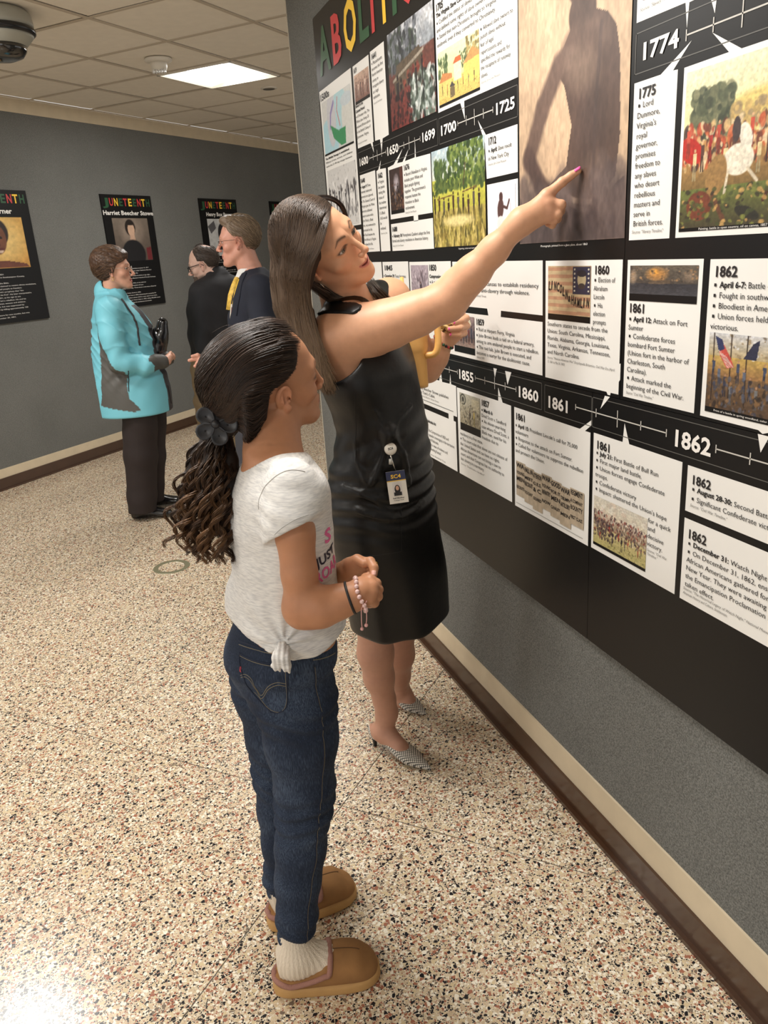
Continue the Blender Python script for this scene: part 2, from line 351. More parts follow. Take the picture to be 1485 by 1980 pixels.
class Text:
    def __init__(s, B, lay=4): s.B = B; s.lay = lay; s.v = []; s.f = []
    def put(s, txt, x, z, cap, bold=False, width=None, sx=0.86, end=None, slant=0.0, rot=0.0):
        parts = [q for q in txt.split('**')]; cur = 0.0; out = []
        for i, q in enumerate(parts):
            if not q: continue
            bl = bold or (i % 2 == 1); lead = len(q)-len(q.lstrip(' ')); cur += 0.22*lead
            if q.strip():
                v, f, adv = glyphs(q.strip(), bl); out.append((v, f, cur)); cur += adv
            cur += 0.22*(len(q)-len(q.rstrip(' ')) if q.strip() else 0)
        sc = cap/CAP; k = sc*sx
        if end is not None: width = abs(end-x)
        if width: k = width/max(cur-0.06, 1e-6)
        cr, sr = math.cos(rot), math.sin(rot)
        for v, f, c in out:
            X = (v[:, 0]+c)*k; Z = v[:, 1]*sc; X = X+Z*slant
            X, Z = X*cr-Z*sr, X*sr+Z*cr; b = len(s.v)
            s.v += [tuple(s.B.P(x+a, z+h, s.lay)) for a, h in zip(X, Z)]
            s.f += [tuple(i+b for i in q) for q in f]
        return s
    def dot(s, x, z, h):
        b = len(s.v); s.v += [tuple(s.B.P(x+a, z+c, s.lay)) for a, c in ((0, 0), (h, 0), (h, h), (0, h))]; s.f.append((b, b+1, b+2, b+3))
    def para(s, x, z, lines, pitch=0.0177, cap=0.0108, end=None, sx=0.80):
        """lines starting with * carry a square bullet; end: right edge of the longest line"""
        def wid(l):
            c = 0
            for i, q in enumerate(l.lstrip('*' if l.startswith('*') and not l.startswith('**') else '').split('**')):
                if q.strip(): c += glyphs(q.strip(), i % 2 == 1)[2]+0.2
            return c
        ls = []
        for l in lines:
            bul = l.startswith('* ')
            ls.append((bul, l[2:] if bul else l))
        bo = cap*1.5
        if end is not None:
            mw = max(wid(l)*1.0+(bo/(cap/CAP)/sx if b else 0) for b, l in ls); kx = abs(end-x)/mw; sx = kx/(cap/CAP)
        for b, l in ls:
            if l:
                if b: s.dot(x+cap*0.25, z+cap*0.15, cap*0.5)
                s.put(l, x+(bo if b else 0), z, cap, sx=sx)
            z -= pitch
        return z
    def build(s, name, m, parent): 
        if s.v:
            o = mesh_obj(name, s.v, s.f, m, parent)
            if name not in ('date_lettering', 'title_letter'): o['kind'] = 'stuff'
            return o
def poly(B, pts, lay, name, m, parent):
    v = [B.P(x, z, lay) for x, z in pts]; return mesh_obj(name, v, [tuple(range(len(v)))], m, parent)
# ------------------------------------------------------------------ flat pictures: a small painter whose strokes become a coloured mesh
class Pic:
    def __init__(s, w, h, cell=0.002, seed=1):
        s.W = max(8, int(w/cell)); s.H = max(8, int(h/cell)); s.w, s.h = w, h
        s.X, s.Y = np.meshgrid(np.linspace(0, 1, s.W), np.linspace(0, 1, s.H)); s.c = np.ones((s.H, s.W, 3)); s.g = np.random.default_rng(seed); s.asp = w/h
    def mixin(s, m, c): m = np.clip(m, 0, 1)[..., None]; s.c = s.c*(1-m)+np.array(c, float)/255*m; return s
    def fill(s, c): s.c[:] = np.array(c)/255; return s
    def grad(s, c0, c1, y0=0, y1=1):
        t = np.clip((s.Y-y0)/(y1-y0), 0, 1)[..., None]; m = ((s.Y >= y0) & (s.Y <= y1))[..., None]
        s.c = np.where(m, (np.array(c0)*(1-t)+np.array(c1)*t)/255, s.c); return s
    def noise(s, k, seed=0):
        g = np.random.default_rng(seed+7); n = np.zeros((s.H, s.W))
        for o in range(3):
            q = g.random((k*2**o+2, k*2**o+2)); yi = s.Y*(k*2**o); xi = s.X*(k*2**o); y0 = yi.astype(int); x0 = xi.astype(int); fy = yi-y0; fx = xi-x0; fy = fy*fy*(3-2*fy); fx = fx*fx*(3-2*fx)
            n += (q[y0, x0]*(1-fy)*(1-fx)+q[y0+1, x0]*fy*(1-fx)+q[y0, x0+1]*(1-fy)*fx+q[y0+1, x0+1]*fy*fx)/2**o
        return n/1.75
    def ell(s, x, y, rx, ry, c, rot=0, soft=0.15, a=1.0):
        dx, dy = (s.X-x)*s.asp, s.Y-y; cr, sr = math.cos(rot), math.sin(rot); u = (dx*cr+dy*sr)/(rx*s.asp); v = (-dx*sr+dy*cr)/ry
        return s.mixin((1-(u*u+v*v))/soft*a if a == 1 else np.clip((1-(u*u+v*v))/soft, 0, 1)*a, c)
    def pol(s, pts, c, a=1.0):
        m = np.zeros((s.H, s.W), bool); n = len(pts)
        for i in range(n):
            x0, y0 = pts[i]; x1, y1 = pts[(i+1) % n]
            if y0 == y1: continue
            m ^= ((s.Y >= min(y0, y1)) & (s.Y < max(y0, y1)) & (s.X < (x1-x0)*(s.Y-y0)/(y1-y0)+x0))
        return s.mixin(m*a, c)
    def lin(s, pts, w, c, a=1.0):
        for (x0, y0), (x1, y1) in zip(pts[:-1], pts[1:]):
            ax, ay, bx, by = x0*s.asp, y0, x1*s.asp, y1; L = (bx-ax)**2+(by-ay)**2+1e-9
            t = np.clip(((s.X*s.asp-ax)*(bx-ax)+(s.Y-ay)*(by-ay))/L, 0, 1); d = np.hypot(s.X*s.asp-ax-t*(bx-ax), s.Y-ay-t*(by-ay)); s.mixin(np.clip((w-d)/(w*0.4), 0, 1)*a, c)
        return s
    def spots(s, n, x0, x1, y0, y1, cols, r0, r1, asp=1.0, a=0.8, rotv=0.6):
        for i in range(n):
            x, y = s.g.uniform(x0, x1), s.g.uniform(y0, y1); r = s.g.uniform(r0, r1); c = cols[s.g.integers(len(cols))]
            R = 1.3*r*max(asp, 1/s.asp, 1)
            xi0, xi1 = max(0, int((x-R)*s.W)), min(s.W, int((x+R)*s.W)+2); yi0, yi1 = max(0, int((y-R)*s.H)), min(s.H, int((y+R)*s.H)+2)
            if xi1 <= xi0 or yi1 <= yi0: continue
            t = s.g.uniform(-rotv, rotv); X = (s.X[yi0:yi1, xi0:xi1]-x)*s.asp; Y = s.Y[yi0:yi1, xi0:xi1]-y
            u = (X*math.cos(t)+Y*math.sin(t))/r; v = (-X*math.sin(t)+Y*math.cos(t))/(r*asp); m = (np.clip((1-u*u-v*v)/0.4, 0, 1)*a)[..., None]
            s.c[yi0:yi1, xi0:xi1] = s.c[yi0:yi1, xi0:xi1]*(1-m)+np.array(c)/255*m
        return s
    def tex(s, amt, k=20, seed=0): s.c = np.clip(s.c*(1+amt*(s.noise(k, seed)-0.5)[..., None]*2), 0, 1); return s
    def person(s, x, y, h, c, skin=(90,60,45)):
        s.ell(x, y+h*0.07, h*0.06/s.asp, h*0.07, skin, soft=0.5); s.pol([(x-h*.09/s.asp, y+h*.16), (x+h*.09/s.asp, y+h*.16), (x+h*.07/s.asp, y+h*.55), (x-h*.07/s.asp, y+h*.55)], c)
        s.lin([(x-h*.03/s.asp, y+h*.55), (x-h*.05/s.asp, y+h)], h*.035, tuple(int(v*0.7) for v in c)); s.lin([(x+h*.03/s.asp, y+h*.55), (x+h*.06/s.asp, y+h)], h*.035, tuple(int(v*0.7) for v in c)); return s
    def build(s, B, x, z, lay, parent, caption=0.0, name='picture'):
        """x, z: lower left corner; caption: height of the black caption strip at the foot"""
        zz = np.linspace(z+s.h, z+caption, s.H); xx = np.linspace(x, x+s.w, s.W); X, Z = np.meshgrid(xx, zz)
        v = B.o+X.ravel()[:, None]*B.r+Z.ravel()[:, None]*np.array([0,0,1.0])+B.n*(0.0004*lay)
        i = np.arange(s.H*s.W).reshape(s.H, s.W); f = np.stack([i[1:, :-1].ravel(), i[1:, 1:].ravel(), i[:-1, 1:].ravel(), i[:-1, :-1].ravel()], 1)
        o = mesh_obj(name, v, f, M_PRINT, parent, cols=lin(np.clip(s.c, 0, 1)).reshape(-1, 3))
        if caption: poly(B, [(x, z), (x+s.w, z), (x+s.w, z+caption), (x, z+caption)], lay, 'caption_strip', M_BLACK, parent)
        return o
M_PRINT = mat('colour_print', rough=0.38, attr='Col')
M_BLACK = mat('board_black', C8(19,18,18), 0.36, spec=0.30)
M_CARD = mat('print_white', C8(232,230,225), 0.38)
M_INK = mat('print_ink', C8(34,32,34), 0.4)
M_INKG = mat('print_grey_ink', C8(120,118,116), 0.4)
M_LINE = mat('print_grey_line', C8(92,90,86), 0.4)
M_LETW = mat('print_white_letter', C8(236,232,226), 0.4)
M_RED = mat('print_red', C8(196,60,62), 0.4); M_YEL = mat('print_yellow', C8(244,198,62), 0.4); M_GRN = mat('print_green', C8(44,86,56), 0.4)
# ------------------------------------------------------------------ the exhibition boards
PX = 1.035
def panel(y0, y1, z0, z1, label):
    t = empty('timeline_panel', (PX+0.005, (y0+y1)/2, z0), label, 'display panel', 'black timeline panels on the wall')
    MB().box(PX, WX-0.0004, y1+0.0008, y0-0.0008, z0+0.0006, z1-0.0006).build('board', M_BLACK, t); return t
P_UL = panel(3.633, 1.431, 1.208, 2.485, 'upper black timeline board with the dates 1600 to 1725 and a large sepia photograph')
P_UR = panel(1.431, 0.15, 1.208, 2.485, 'upper black timeline board at the right with the large date 1774')
P_LL = panel(3.633, 1.534, 0.572, 1.208, 'lower black timeline board with the dates 1855 and 1860')
P_LR = panel(1.534, 0.15, 0.572, 1.208, 'lower black timeline board at the right with the large date 1862')
WB = Board((PX, 0, 0), (0, -1, 0), (-1, 0, 0))      # local x = -y
def card(par, pts, name='card'):
    """card from outline points given as (y, z) on the wall"""
    return poly(WB, [(-y, z) for y, z in pts], 1, name, M_CARD, par)
def rect(y0, y1, z0, z1): return [(y0, z0), (y1, z0), (y1, z1), (y0, z1)]
def wtext(cardo, title=None, tx=None, tz=None, tw=None, tcap=0.0185, paras=(), src=None, lay=4):
    T = Text(WB, lay)
    if title: T.put(title, -tx, tz, tcap, bold=True, width=tw)
    for (y, z, lines, kw) in paras:
        kw = dict(kw)
        if 'end' in kw: kw['end'] = -kw['end']
        T.para(-y, z, lines, **kw)
    if T.v: T.build('lettering', M_INK, cardo)
    if src:
        S = Text(WB, lay)
        for (s, y, z, w) in src: S.put(s, -y, z, 0.0062, width=w, slant=0.2)
        S.build('source_line', M_INKG, cardo)
# upper left -------------------------------------------------
c = card(P_UL, rect(3.615, 3.160, 1.650, 2.206))
wtext(c, '1500s', 3.610, 2.166, 0.14, 0.026, [(3.595, 1.934, ['**The Middle Passage is established.**', 'Millions of men, women, and children', 'made the 21-90 day voyage between'], dict(pitch=.015, cap=.0075, end=3.20))])
p = Pic(0.41, 0.20, 0.0035, 3).fill((206,206,202)); p.ell(.2, .8, .35, .45, (170,205,215)); p.ell(.62, .42, .3, .5, (172,206,212)); p.ell(.32, .4, .16, .55, (196,196,200)); p.ell(.88, .55, .22, .5, (206,206,200)); p.ell(.85, .2, .2, .12, (190,200,205))
p.lin([(.42,.12),(.30,.3),(.26,.55)], .05, (140,130,178)); p.lin([(.56,.08),(.52,.3),(.6,.6)], .025, (196,110,110)); p.pol([(.26,.5),(.55,.68),(.78,.66),(.76,.97),(.60,.97),(.36,.78)], (62,140,92)); p.tex(.04, 30)
p.build(WB, -3.592, 1.958, 3, c)
poly(WB, [(-3.6, 1.950), (-3.18, 1.950), (-3.18, 1.957), (-3.6, 1.957)], 4, 'rule', M_BLACK, c)
def etching(w, h, seed, cell=0.003):
    p = Pic(w, h, cell, seed).fill((205,203,200)); p.spots(60, 0, 1, .25, .9, [(70,68,70), (110,108,110), (235,233,230)], .02, .07, 2.2)
    for i in range(9): p.person(.06+.11*i, .33+.03*(i % 3), .42, [(50,48,52), (225,222,218), (80,78,80)][i % 3], (70,60,58))
    p.spots(260, 0, 1, 0, 1, [(40,40,42), (230,230,228), (150,148,148)], .003, .012, 3, a=.6); return p
etching(0.405, 0.235, 5).build(WB, -3.585, 1.655, 3, c)
card(P_UL, rect(3.615, 3.165, 1.545, 1.632))
c = card(P_UL, [(3.137, 1.924), (2.984, 1.923), (2.953, 1.887), (2.961, 1.923), (2.949, 1.923), (2.949, 2.204), (3.137, 2.204)])
wtext(c, '1619', 3.128, 2.178, 0.038, 0.017, [(3.132, 2.063, ['**Slavery in the**', '**Colonial Period**', '* A Privateer ship, The', 'White Lion, brings 20', 'enslaved African ashore', 'in the British Colony of', 'Jamestown, Virginia.'], dict(pitch=.0175, cap=.0098, end=2.960))], [('Source: Jim Crow Museum', 3.131, 1.937, .11)])
p = Pic(0.172, 0.098, 0.0025, 8).grad((190,160,140), (120,85,75)); [p.person(.12+.15*i, .25+.05*(i % 2), .6, [(95,60,50), (210,190,175), (70,45,42)][i % 3]) for i in range(6)]; p.tex(.25, 20, 2)
p.build(WB, -3.128, 2.072, 3, c, 0.010)
c = card(P_UL, [(2.932, 1.924), (2.880, 1.922), (2.869, 1.879), (2.851, 1.921), (2.787, 1.924), (2.787, 2.208), (2.932, 2.208)])
wtext(c, '1641', 2.920, 2.180, 0.052, 0.017, [(2.922, 2.163, ['* Massachusetts', 'becomes the first', 'North American', 'colony to', 'recognize slavery', 'as a legal', 'institution.'], dict(end=2.800))], [('Source: Jim Crow Museum', 2.922, 2.040, .09)])
p = Pic(0.385, 0.288, 0.0024, 9).grad((170,172,178), (120,126,132), 0, .35).grad((96,60,52), (110,48,44), .33, 1)
p.spots(70, .3, 1, .0, .3, [(205,206,208), (150,155,160)], .04, .12, .6, a=.5); p.spots(160, 0, .65, 0, .42, [(48,52,56), (88,92,98), (60,70,62), (110,114,122)], .015, .05, 1.4)
p.pol([(.12,.52),(.2,.36),(.7,.30),(.8,.45),(.78,.56),(.15,.66)], (88,76,62)); p.lin([(.1,.5),(.78,.36)], .02, (150,140,125)); p.spots(60, .3, .95, .45, .8, [(128,50,42), (150,66,52), (90,40,38)], .02, .05, 1.2, a=.6)
p.spots(300, .45, 1, .55, 1, [(150,160,155), (64,76,66), (30,36,34), (200,205,200), (90,104,92)], .012, .038, 2.2, rotv=1.4)
for x, y, h in ((.2,.45,.5), (.28,.5,.42), (.45,.5,.34), (.62,.44,.3), (.75,.4,.28)): p.person(x, y, h, (40,34,36), (30,22,22))
p.spots(120, 0, .5, .6, 1, [(40,26,28), (110,52,48)], .01, .04); p.tex(.25, 40, 5); pic = p.build(WB, -2.752, 1.928, 3, P_UL)
c = card(P_UL, [(2.356, 1.922), (2.202, 1.922), (2.176, 1.877), (2.177, 1.923), (1.874, 1.922), (1.874, 2.225), (2.356, 2.225)])
wtext(c, '1705', 2.346, 2.179, 0.050, 0.018, [(2.345, 2.163, ['**The Virginia Slave Code**', '* Codified the status of slaves, further', 'and defined some rights of slave owners.', '* Stated that non-Christians brought to Virginia would be', 'enslaved, even if they converted to Christianity.'], dict(pitch=.0185, end=1.890)), (2.069, 2.064, ['* Allowed slave owners to', 'punish slaves without', 'fear of legal', 'repercussions and', 'specified the rewards for', 'the recapture of runaway', 'slaves.'], dict(pitch=.0178, end=1.886))], [('Source: Jim Crow Museum', 2.069, 1.944, .105)])
p = Pic(0.268, 0.142, 0.002, 12).grad((214,220,180), (226,216,150), 0, .6).grad((222,196,110), (206,176,98), .6, 1)
p.spots(60, 0, .25, .12, .5, [(66,84,52), (92,112,74)], .02, .05, 1.5); p.spots(40, .55, .72, .2, .5, [(74,88,60)], .02, .045); p.spots(60, .72, 1, 0, .4, [(160,140,86), (110,98,60)], .02, .06)
p.pol([(.02,.58),(.12,.42),(.36,.50),(.36,.58)], (190,128,78)).pol([(.03,.58),(.35,.58),(.35,.9),(.03,.9)], (216,190,110)); p.pol([(.40,.36),(.58,.36),(.58,.68),(.40,.68)], (226,216,182)).pol([(.38,.36),(.44,.26),(.56,.26),(.6,.36)], (190,100,60))
p.pol([(.62,.46),(.84,.22),(1,.36),(1,.46)], (186,140,86)).pol([(.64,.46),(1,.42),(1,.82),(.64,.80)], (220,192,104)); [p.person(.1+.13*i, .62+.05*(i % 2), .22, [(96,76,60), (170,90,60), (120,110,90)][i % 3]) for i in range(7)]
p.pol([(.28,.75),(.34,.66),(.44,.75)], (70,66,66)).pol([(.30,.75),(.42,.75),(.42,.95),(.30,.95)], (110,96,70)); p.spots(160, 0, 1, .75, 1, [(120,100,60), (230,206,120), (170,140,80)], .008, .025, .6); p.tex(.1, 40)
p.build(WB, -2.345, 1.932, 3, c, 0.007)
# lower row of the upper board
c = card(P_UL, [(3.135, 1.544), (2.953, 1.544), (2.953, 1.828), (3.135, 1.828)])
wtext(c, '1640', 3.131, 1.799, 0.055, 0.016, [(3.134, 1.780, ['* **August 9:** Three', 'runaway indentured', 'servants are captured.', '* The General Court of', 'Virginia gave the White', 'servants additional', 'years to serve while', 'John Punch, a Black', 'man, was sentenced to', 'servitude for life.', '* Punch became the', 'first African in Virginia', 'enslaved for life.'], dict(pitch=.0176, end=2.962, cap=.0102))], [('Source: Jim Crow Museum', 3.12, 1.553, .1)])
c = card(P_UL, [(2.939, 1.543), (2.836, 1.543), (2.836, 1.823), (2.899, 1.826), (2.884, 1.854), (2.917, 1.826), (2.939, 1.823)])
wtext(c, '1662', 2.926, 1.797, 0.052, 0.017, [(2.928, 1.779, ['* Virginia', 'law passes', 'stating the', 'status of', 'the mother', 'determined', 'if a Black', 'child would', 'be', 'enslaved.'], dict(pitch=.0177, end=2.846))], [('Source: Jim', 2.928, 1.604, .07)])
c = card(P_UL, [(2.815, 1.650), (2.592, 1.650), (2.592, 1.632), (2.552, 1.632), (2.552, 1.650), (2.429, 1.650), (2.429, 1.821), (2.548, 1.824), (2.550, 1.872), (2.558, 1.825), (2.647, 1.824), (2.610, 1.856), (2.669, 1.824), (2.721, 1.826), (2.663, 1.864), (2.757, 1.825), (2.815, 1.822)])
wtext(c, '1676', 2.660, 1.796, 0.052, 0.017, [(2.660, 1.778, ["* Bacon's Rebellion in Virginia", 'includes poor White and', 'Black people fighting', "together. The government's", 'response hastens the', 'transition to Black', 'enslavement.'], dict(pitch=.0174, end=2.448))], [('Source: Jim Crow Museum', 2.664, 1.661, .1)])
p = Pic(0.132, 0.146, 0.0022, 15).fill((58,44,42)); p.ell(.5, .35, .25, .25, (170,160,165), soft=1); [p.person(.2+.2*i, .35, .45, [(60,50,48), (150,145,150), (46,36,36)][i % 3]) for i in range(4)]; p.pol([(.78,0),(1,0),(1,1),(.84,1)], (84,50,44)); p.spots(80, 0, 1, .5, 1, [(70,50,40), (36,28,28), (120,90,70)], .02, .05); p.tex(.3, 20)
p.build(WB, -2.804, 1.666, 3, c, 0.012)
c = card(P_UL, rect(2.815, 2.429, 1.542, 1.634))
wtext(c, '1688', 2.806, 1.608, 0.053, 0.016, [(2.807, 1.588, ['* **February 18:** Pennsylvania Quakers adopt the first', 'formal anti-slavery resolution in American history.'], dict(pitch=.0165, end=2.446))], [('Source: Jim Crow Museum', 2.807, 1.557, .11)])
p = Pic(0.362, 0.278, 0.0022, 20).grad((176,196,204), (206,210,190), 0, .3).grad((196,196,84), (178,172,70), .3, .62).grad((176,160,84), (150,128,66), .62, 1)
p.spots(40, 0, .5, 0, .3, [(225,228,222), (165,182,190)], .03, .08, .5, a=.5); p.spots(420, .33, .98, .0, .42, [(70,92,44), (104,124,58), (48,66,36), (132,146,76)], .015, .045, .9); p.spots(150, .06, .3, .12, .42, [(64,84,48), (90,110,60)], .012, .035, 1.6); p.spots(80, 0, 1, .34, .44, [(60,78,42), (96,110,56)], .02, .04)
p.lin([(.62,.4),(.66,.2)], .012, (84,66,44)); [p.person(.04+.095*i, .44+.02*((i*5) % 4), .3, [(58,42,32), (76,54,40), (90,80,70)][i % 3], (50,34,26)) for i in range(10)]; p.lin([(.1,.50),(.4,.48)], .008, (110,80,50)).lin([(.6,.47),(.85,.44)], .008, (110,80,50))
p.spots(420, 0, 1, .66, 1, [(206,186,110), (120,104,50), (160,146,72), (90,84,44)], .006, .03, 3.0, rotv=.5); p.ell(.5, .74, .35, .07, (222,204,140), soft=.8); p.tex(.14, 50); p.build(WB, -2.420, 1.545, 3, P_UL)
Text(WB).put('Engraving, cotton and cane fields', -2.24, 1.536, 0.0045, width=.13).build('caption', M_LETW, P_UL)
c = card(P_UL, [(2.049, 1.712), (1.878, 1.712), (1.878, 1.820), (2.049, 1.820), (2.095, 1.862), (2.056, 1.800)])
wtext(c, '1712', 2.036, 1.793, 0.046, 0.018, [(2.036, 1.774, ['* **April:** Slave revolt', 'in New York City'], dict(pitch=.0188, end=1.898))], [('Source: Jim Crow Museum', 2.037, 1.743, .1)])
c = card(P_UL, rect(2.048, 1.878, 1.545, 1.697))
p = Pic(0.150, 0.135, 0.002, 30).fill((232,228,234)); p.ell(.48, .2, .075, .09, (78,52,50)).ell(.46, .42, .12, .2, (84,58,54), .2).lin([(.5,.36),(.7,.42),(.78,.28)], .035, (80,54,50)).ell(.46, .68, .14, .14, (225,218,216)).lin([(.5,.78),(.72,.72),(.74,.92)], .05, (76,52,48)).lin([(.3,.8),(.2,.95),(.5,.96)], .03, (140,120,118)); p.lin([(.82,.3),(.84,.8)], .007, (160,150,158)); p.tex(.05, 30)
p.build(WB, -2.040, 1.553, 3, c)
# large sepia photograph: a plain seated figure seen from behind
W_, H_ = 0.436, 0.96
p = Pic(W_, H_, 0.0026, 41).grad((198,170,140), (184,156,128)); p.c *= (1-0.14*(p.noise(6, 3)-.5))[..., None]
def Y(z): return (2.5-z)/H_
def X(y): return (1.868-y)/W_
dk = (84,66,58); p.pol([(X(1.62),Y(1.985)),(X(1.56),Y(1.985)),(X(1.51),Y(1.965)),(X(1.48),Y(1.935)),(X(1.465),Y(1.88)),(X(1.458),Y(1.74)),(X(1.47),Y(1.66)),(X(1.455),Y(1.54)),(X(1.80),Y(1.54)),(X(1.74),Y(1.66)),(X(1.655),Y(1.70)),(X(1.635),Y(1.78)),(X(1.665),Y(1.86)),(X(1.70),Y(1.90)),(X(1.67),Y(1.94))], dk)
p.ell(X(1.60), Y(2.07), .15, .08, (86,68,60)).ell(X(1.60), Y(1.985), .12, .05, dk).ell(X(1.585), Y(1.93), .24, .055, (98,78,68), 0, .6).ell(X(1.66), Y(1.915), .09, .03, (104,84,74), 0, .6)
p.lin([(X(1.69),Y(1.905)),(X(1.76),Y(1.83)),(X(1.822),Y(1.73))], .036, (100,80,70)).lin([(X(1.822),Y(1.735)),(X(1.77),Y(1.67)),(X(1.69),Y(1.62))], .032, (84,66,60))
p.ell(X(1.60), Y(1.88), .2, .06, (138,116,100), .4, 1.0, .6).ell(X(1.56), Y(1.77), .16, .1, (74,60,56), 0, 1.2, .7).ell(X(1.54), Y(1.68), .14, .05, (118,98,86), 0, 1, .5)
p.lin([(X(1.53),Y(1.95)),(X(1.545),Y(1.8)),(X(1.55),Y(1.66))], .008, (76,62,58), .6)
p.pol([(0,Y(1.60)),(X(1.76),Y(1.655)),(X(1.66),Y(1.64)),(X(1.55),Y(1.615)),(X(1.44),Y(1.66)),(1,Y(1.60)),(1,1),(0,1)], (66,55,53)); p.lin([(X(1.70),Y(1.655)),(X(1.62),Y(1.625)),(X(1.53),Y(1.615)),(X(1.47),Y(1.655))], .008, (178,156,134)).lin([(X(1.66),Y(1.625)),(X(1.57),Y(1.60)),(X(1.49),Y(1.63))], .006, (150,130,114), .8)
p.spots(120, 0, 1, .88, 1, [(70,60,60), (98,84,80)], .01, .04, 2, a=.4); p.tex(.13, 60, 4); p.tex(.1, 8, 9); p.build(WB, -1.868, 1.541, 3, P_UL)
Text(WB).put('Photograph, printed from a glass plate, about 1863', -1.765, 1.531, 0.0048, width=.2).build('caption', M_LETW, P_UL)
# second row of cards on the upper boards
c = card(P_UL, rect(3.615, 2.945, 1.219, 1.505)); c = card(P_UL, rect(2.933, 2.664, 1.219, 1.505))
wtext(c, '1845', 2.915, 1.475, 0.09, 0.018, [(2.925, 1.450, ['* **December 29:** Texas becomes', 'a state and enters as a', 'slave state.'], dict(end=2.680))], [('Source: History', 2.8, 1.40, .09)])
c = card(P_UL, rect(2.654, 2.303, 1.219, 1.503)); wtext(c, '1850', 2.478, 1.475, 0.062, 0.019, [(2.475, 1.452, ['**Compromise of 1850**', '* A series of acts'], dict(end=2.315))])
p = Pic(0.155, 0.17, 0.0025, 50).grad((170,156,164), (132,116,122)); p.spots(120, 0, 1, .1, 1, [(90,78,84), (196,184,190), (120,106,112)], .01, .04, 2); p.person(.55, .3, .45, (70,60,66)); p.person(.35, .5, .4, (90,80,84)); p.tex(.2, 30); p.build(WB, -2.640, 1.322, 3, c)
c = card(P_UL, [(2.292, 1.372), (2.062, 1.372), (2.055, 1.353), (1.980, 1.353), (1.978, 1.370), (1.757, 1.369), (1.757, 1.500), (2.292, 1.501)])
T = Text(WB); T.put('Settlers pour into Kansas to establish residency', -2.255, 1.435, .0112, end=-1.775); T.put('to either pro or anti-slavery through violence.', -2.255, 1.4165, .0112, end=-1.82); T.build('lettering', M_INK, c)
S = Text(WB); S.put('Source: American Battlefield Trust', -2.255, 1.403, .006, width=.19); S.build('source_line', M_INKG, c)
c = card(P_UL, rect(2.303, 1.757, 1.219, 1.353))
wtext(c, '1859', 2.135, 1.323, 0.053, 0.018, [(2.135, 1.306, ['* Raid at Harpers Ferry, Virginia', '* John Brown leads a raid on a federal armory,', 'aiming to arm enslaved people to start a rebellion.', '* The raid fails. John Brown is executed, and', 'becomes a martyr for the abolitionist cause.'], dict(pitch=.0172, end=1.770))], [('Source: NPS', 2.135, 1.226, .05)])
p = Pic(0.148, 0.112, 0.002, 52).grad((150,130,128), (86,78,84), 0, .7).grad((110,90,84), (150,130,120), .7, 1); p.ell(.55, .22, .3, .2, (206,200,172)); [p.person(.08+.13*i, .28+.06*(i % 2), .55, [(64,64,76), (50,46,54), (110,60,54)][i % 3]) for i in range(8)]; p.tex(.25, 25); p.build(WB, -2.294, 1.231, 3, c, 0.020)
c = card(P_UL, [(1.743, 1.217), (1.480, 1.217), (1.475, 1.211), (1.466, 1.211), (1.464, 1.217), (1.436, 1.217), (1.436, 1.245), (1.4315, 1.25), (1.4315, 1.285), (1.436, 1.284), (1.436, 1.499), (1.743, 1.499)])
wtext(c, '1860', 1.537, 1.4695, 0.056, 0.0185, [(1.537, 1.4525, ['* Election of', 'Abraham', 'Lincoln', '* His', 'election', 'prompts'], dict(pitch=.0180, end=1.452)), (1.732, 1.3465, ['Southern states to secede from the', 'Union: South Carolina, Mississippi,', 'Florida, Alabama, Georgia, Louisiana,', 'Texas, Virginia, Arkansas, Tennessee,', 'and North Carolina.'], dict(pitch=.0170, end=1.465, cap=.0102))], [('Source: "Mexican-American War" Encyclopedia Britannica. Civil War Era (April', 1.732, 1.266, .28), ('12, 1861 to May 26, 1865)', 1.732, 1.256, .08)])
p = Pic(0.181, 0.125, 0.0013, 55).fill((186,164,128))
for i in range(7): p.pol([(0,.03+.15*i),(1,.01+.15*i),(1,.085+.15*i),(0,.10+.15*i)], (168,120,96), .75)
p.pol([(.60,.02),(.99,.02),(.99,.56),(.60,.56)], (44,44,66)); p.ell(.80, .27, .10, .17, (176,160,126)).ell(.80, .15, .11, .07, (34,32,40)).ell(.80, .40, .08, .06, (60,52,50)); [p.ell(.64+.31*(i % 2), .07+.085*(i//2), .018, .02, (206,200,180)) for i in range(12)]; p.tex(.12, 12); p.build(WB, -1.730, 1.362, 3, c, 0.014)
T = Text(WB, 5)
for i, ch in enumerate('LINCOLN&HAMLIN'):
    t = i/13; T.put(ch, -1.728+0.163*t, 1.430-0.034*t+0.008*math.sin(2*PI*t+.3), 0.021 if ch != '&' else .014, bold=True, width=.0046 if ch == 'I' else .0105, rot=-.10)
T.build('banner_lettering', M_INK, c)
# upper right -------------------------------------------------
c = card(P_UR, [(1.418, 1.9225), (1.283, 1.920), (1.276, 1.880), (1.273, 1.918), (1.225, 1.919), (1.209, 1.885), (1.205, 1.919), (1.05, 1.919), (1.05, 2.02), (1.418, 2.02)])
wtext(c, None, paras=[(1.403, 1.953, ['* Fr**'], {})], src=[('Source: "Slavery T.."', 1.408, 1.938, .075)])
c = card(P_UR, [(1.418, 1.536), (1.294, 1.536), (1.294, 1.820), (1.307, 1.821), (1.262, 1.858), (1.341, 1.821), (1.418, 1.821)])
wtext(c, '1775', 1.405, 1.7915, 0.053, 0.018, [(1.405, 1.775, ['* Lord', 'Dunmore,', "Virginia's", 'royal', 'governor,', 'promises', 'freedom to', 'any slaves', 'who desert', 'rebellious', 'masters and', 'serve in', 'British forces.'], dict(pitch=.01775, end=1.310))], [('Source: "Slavery Timeline"', 1.408, 1.5485, .095)])
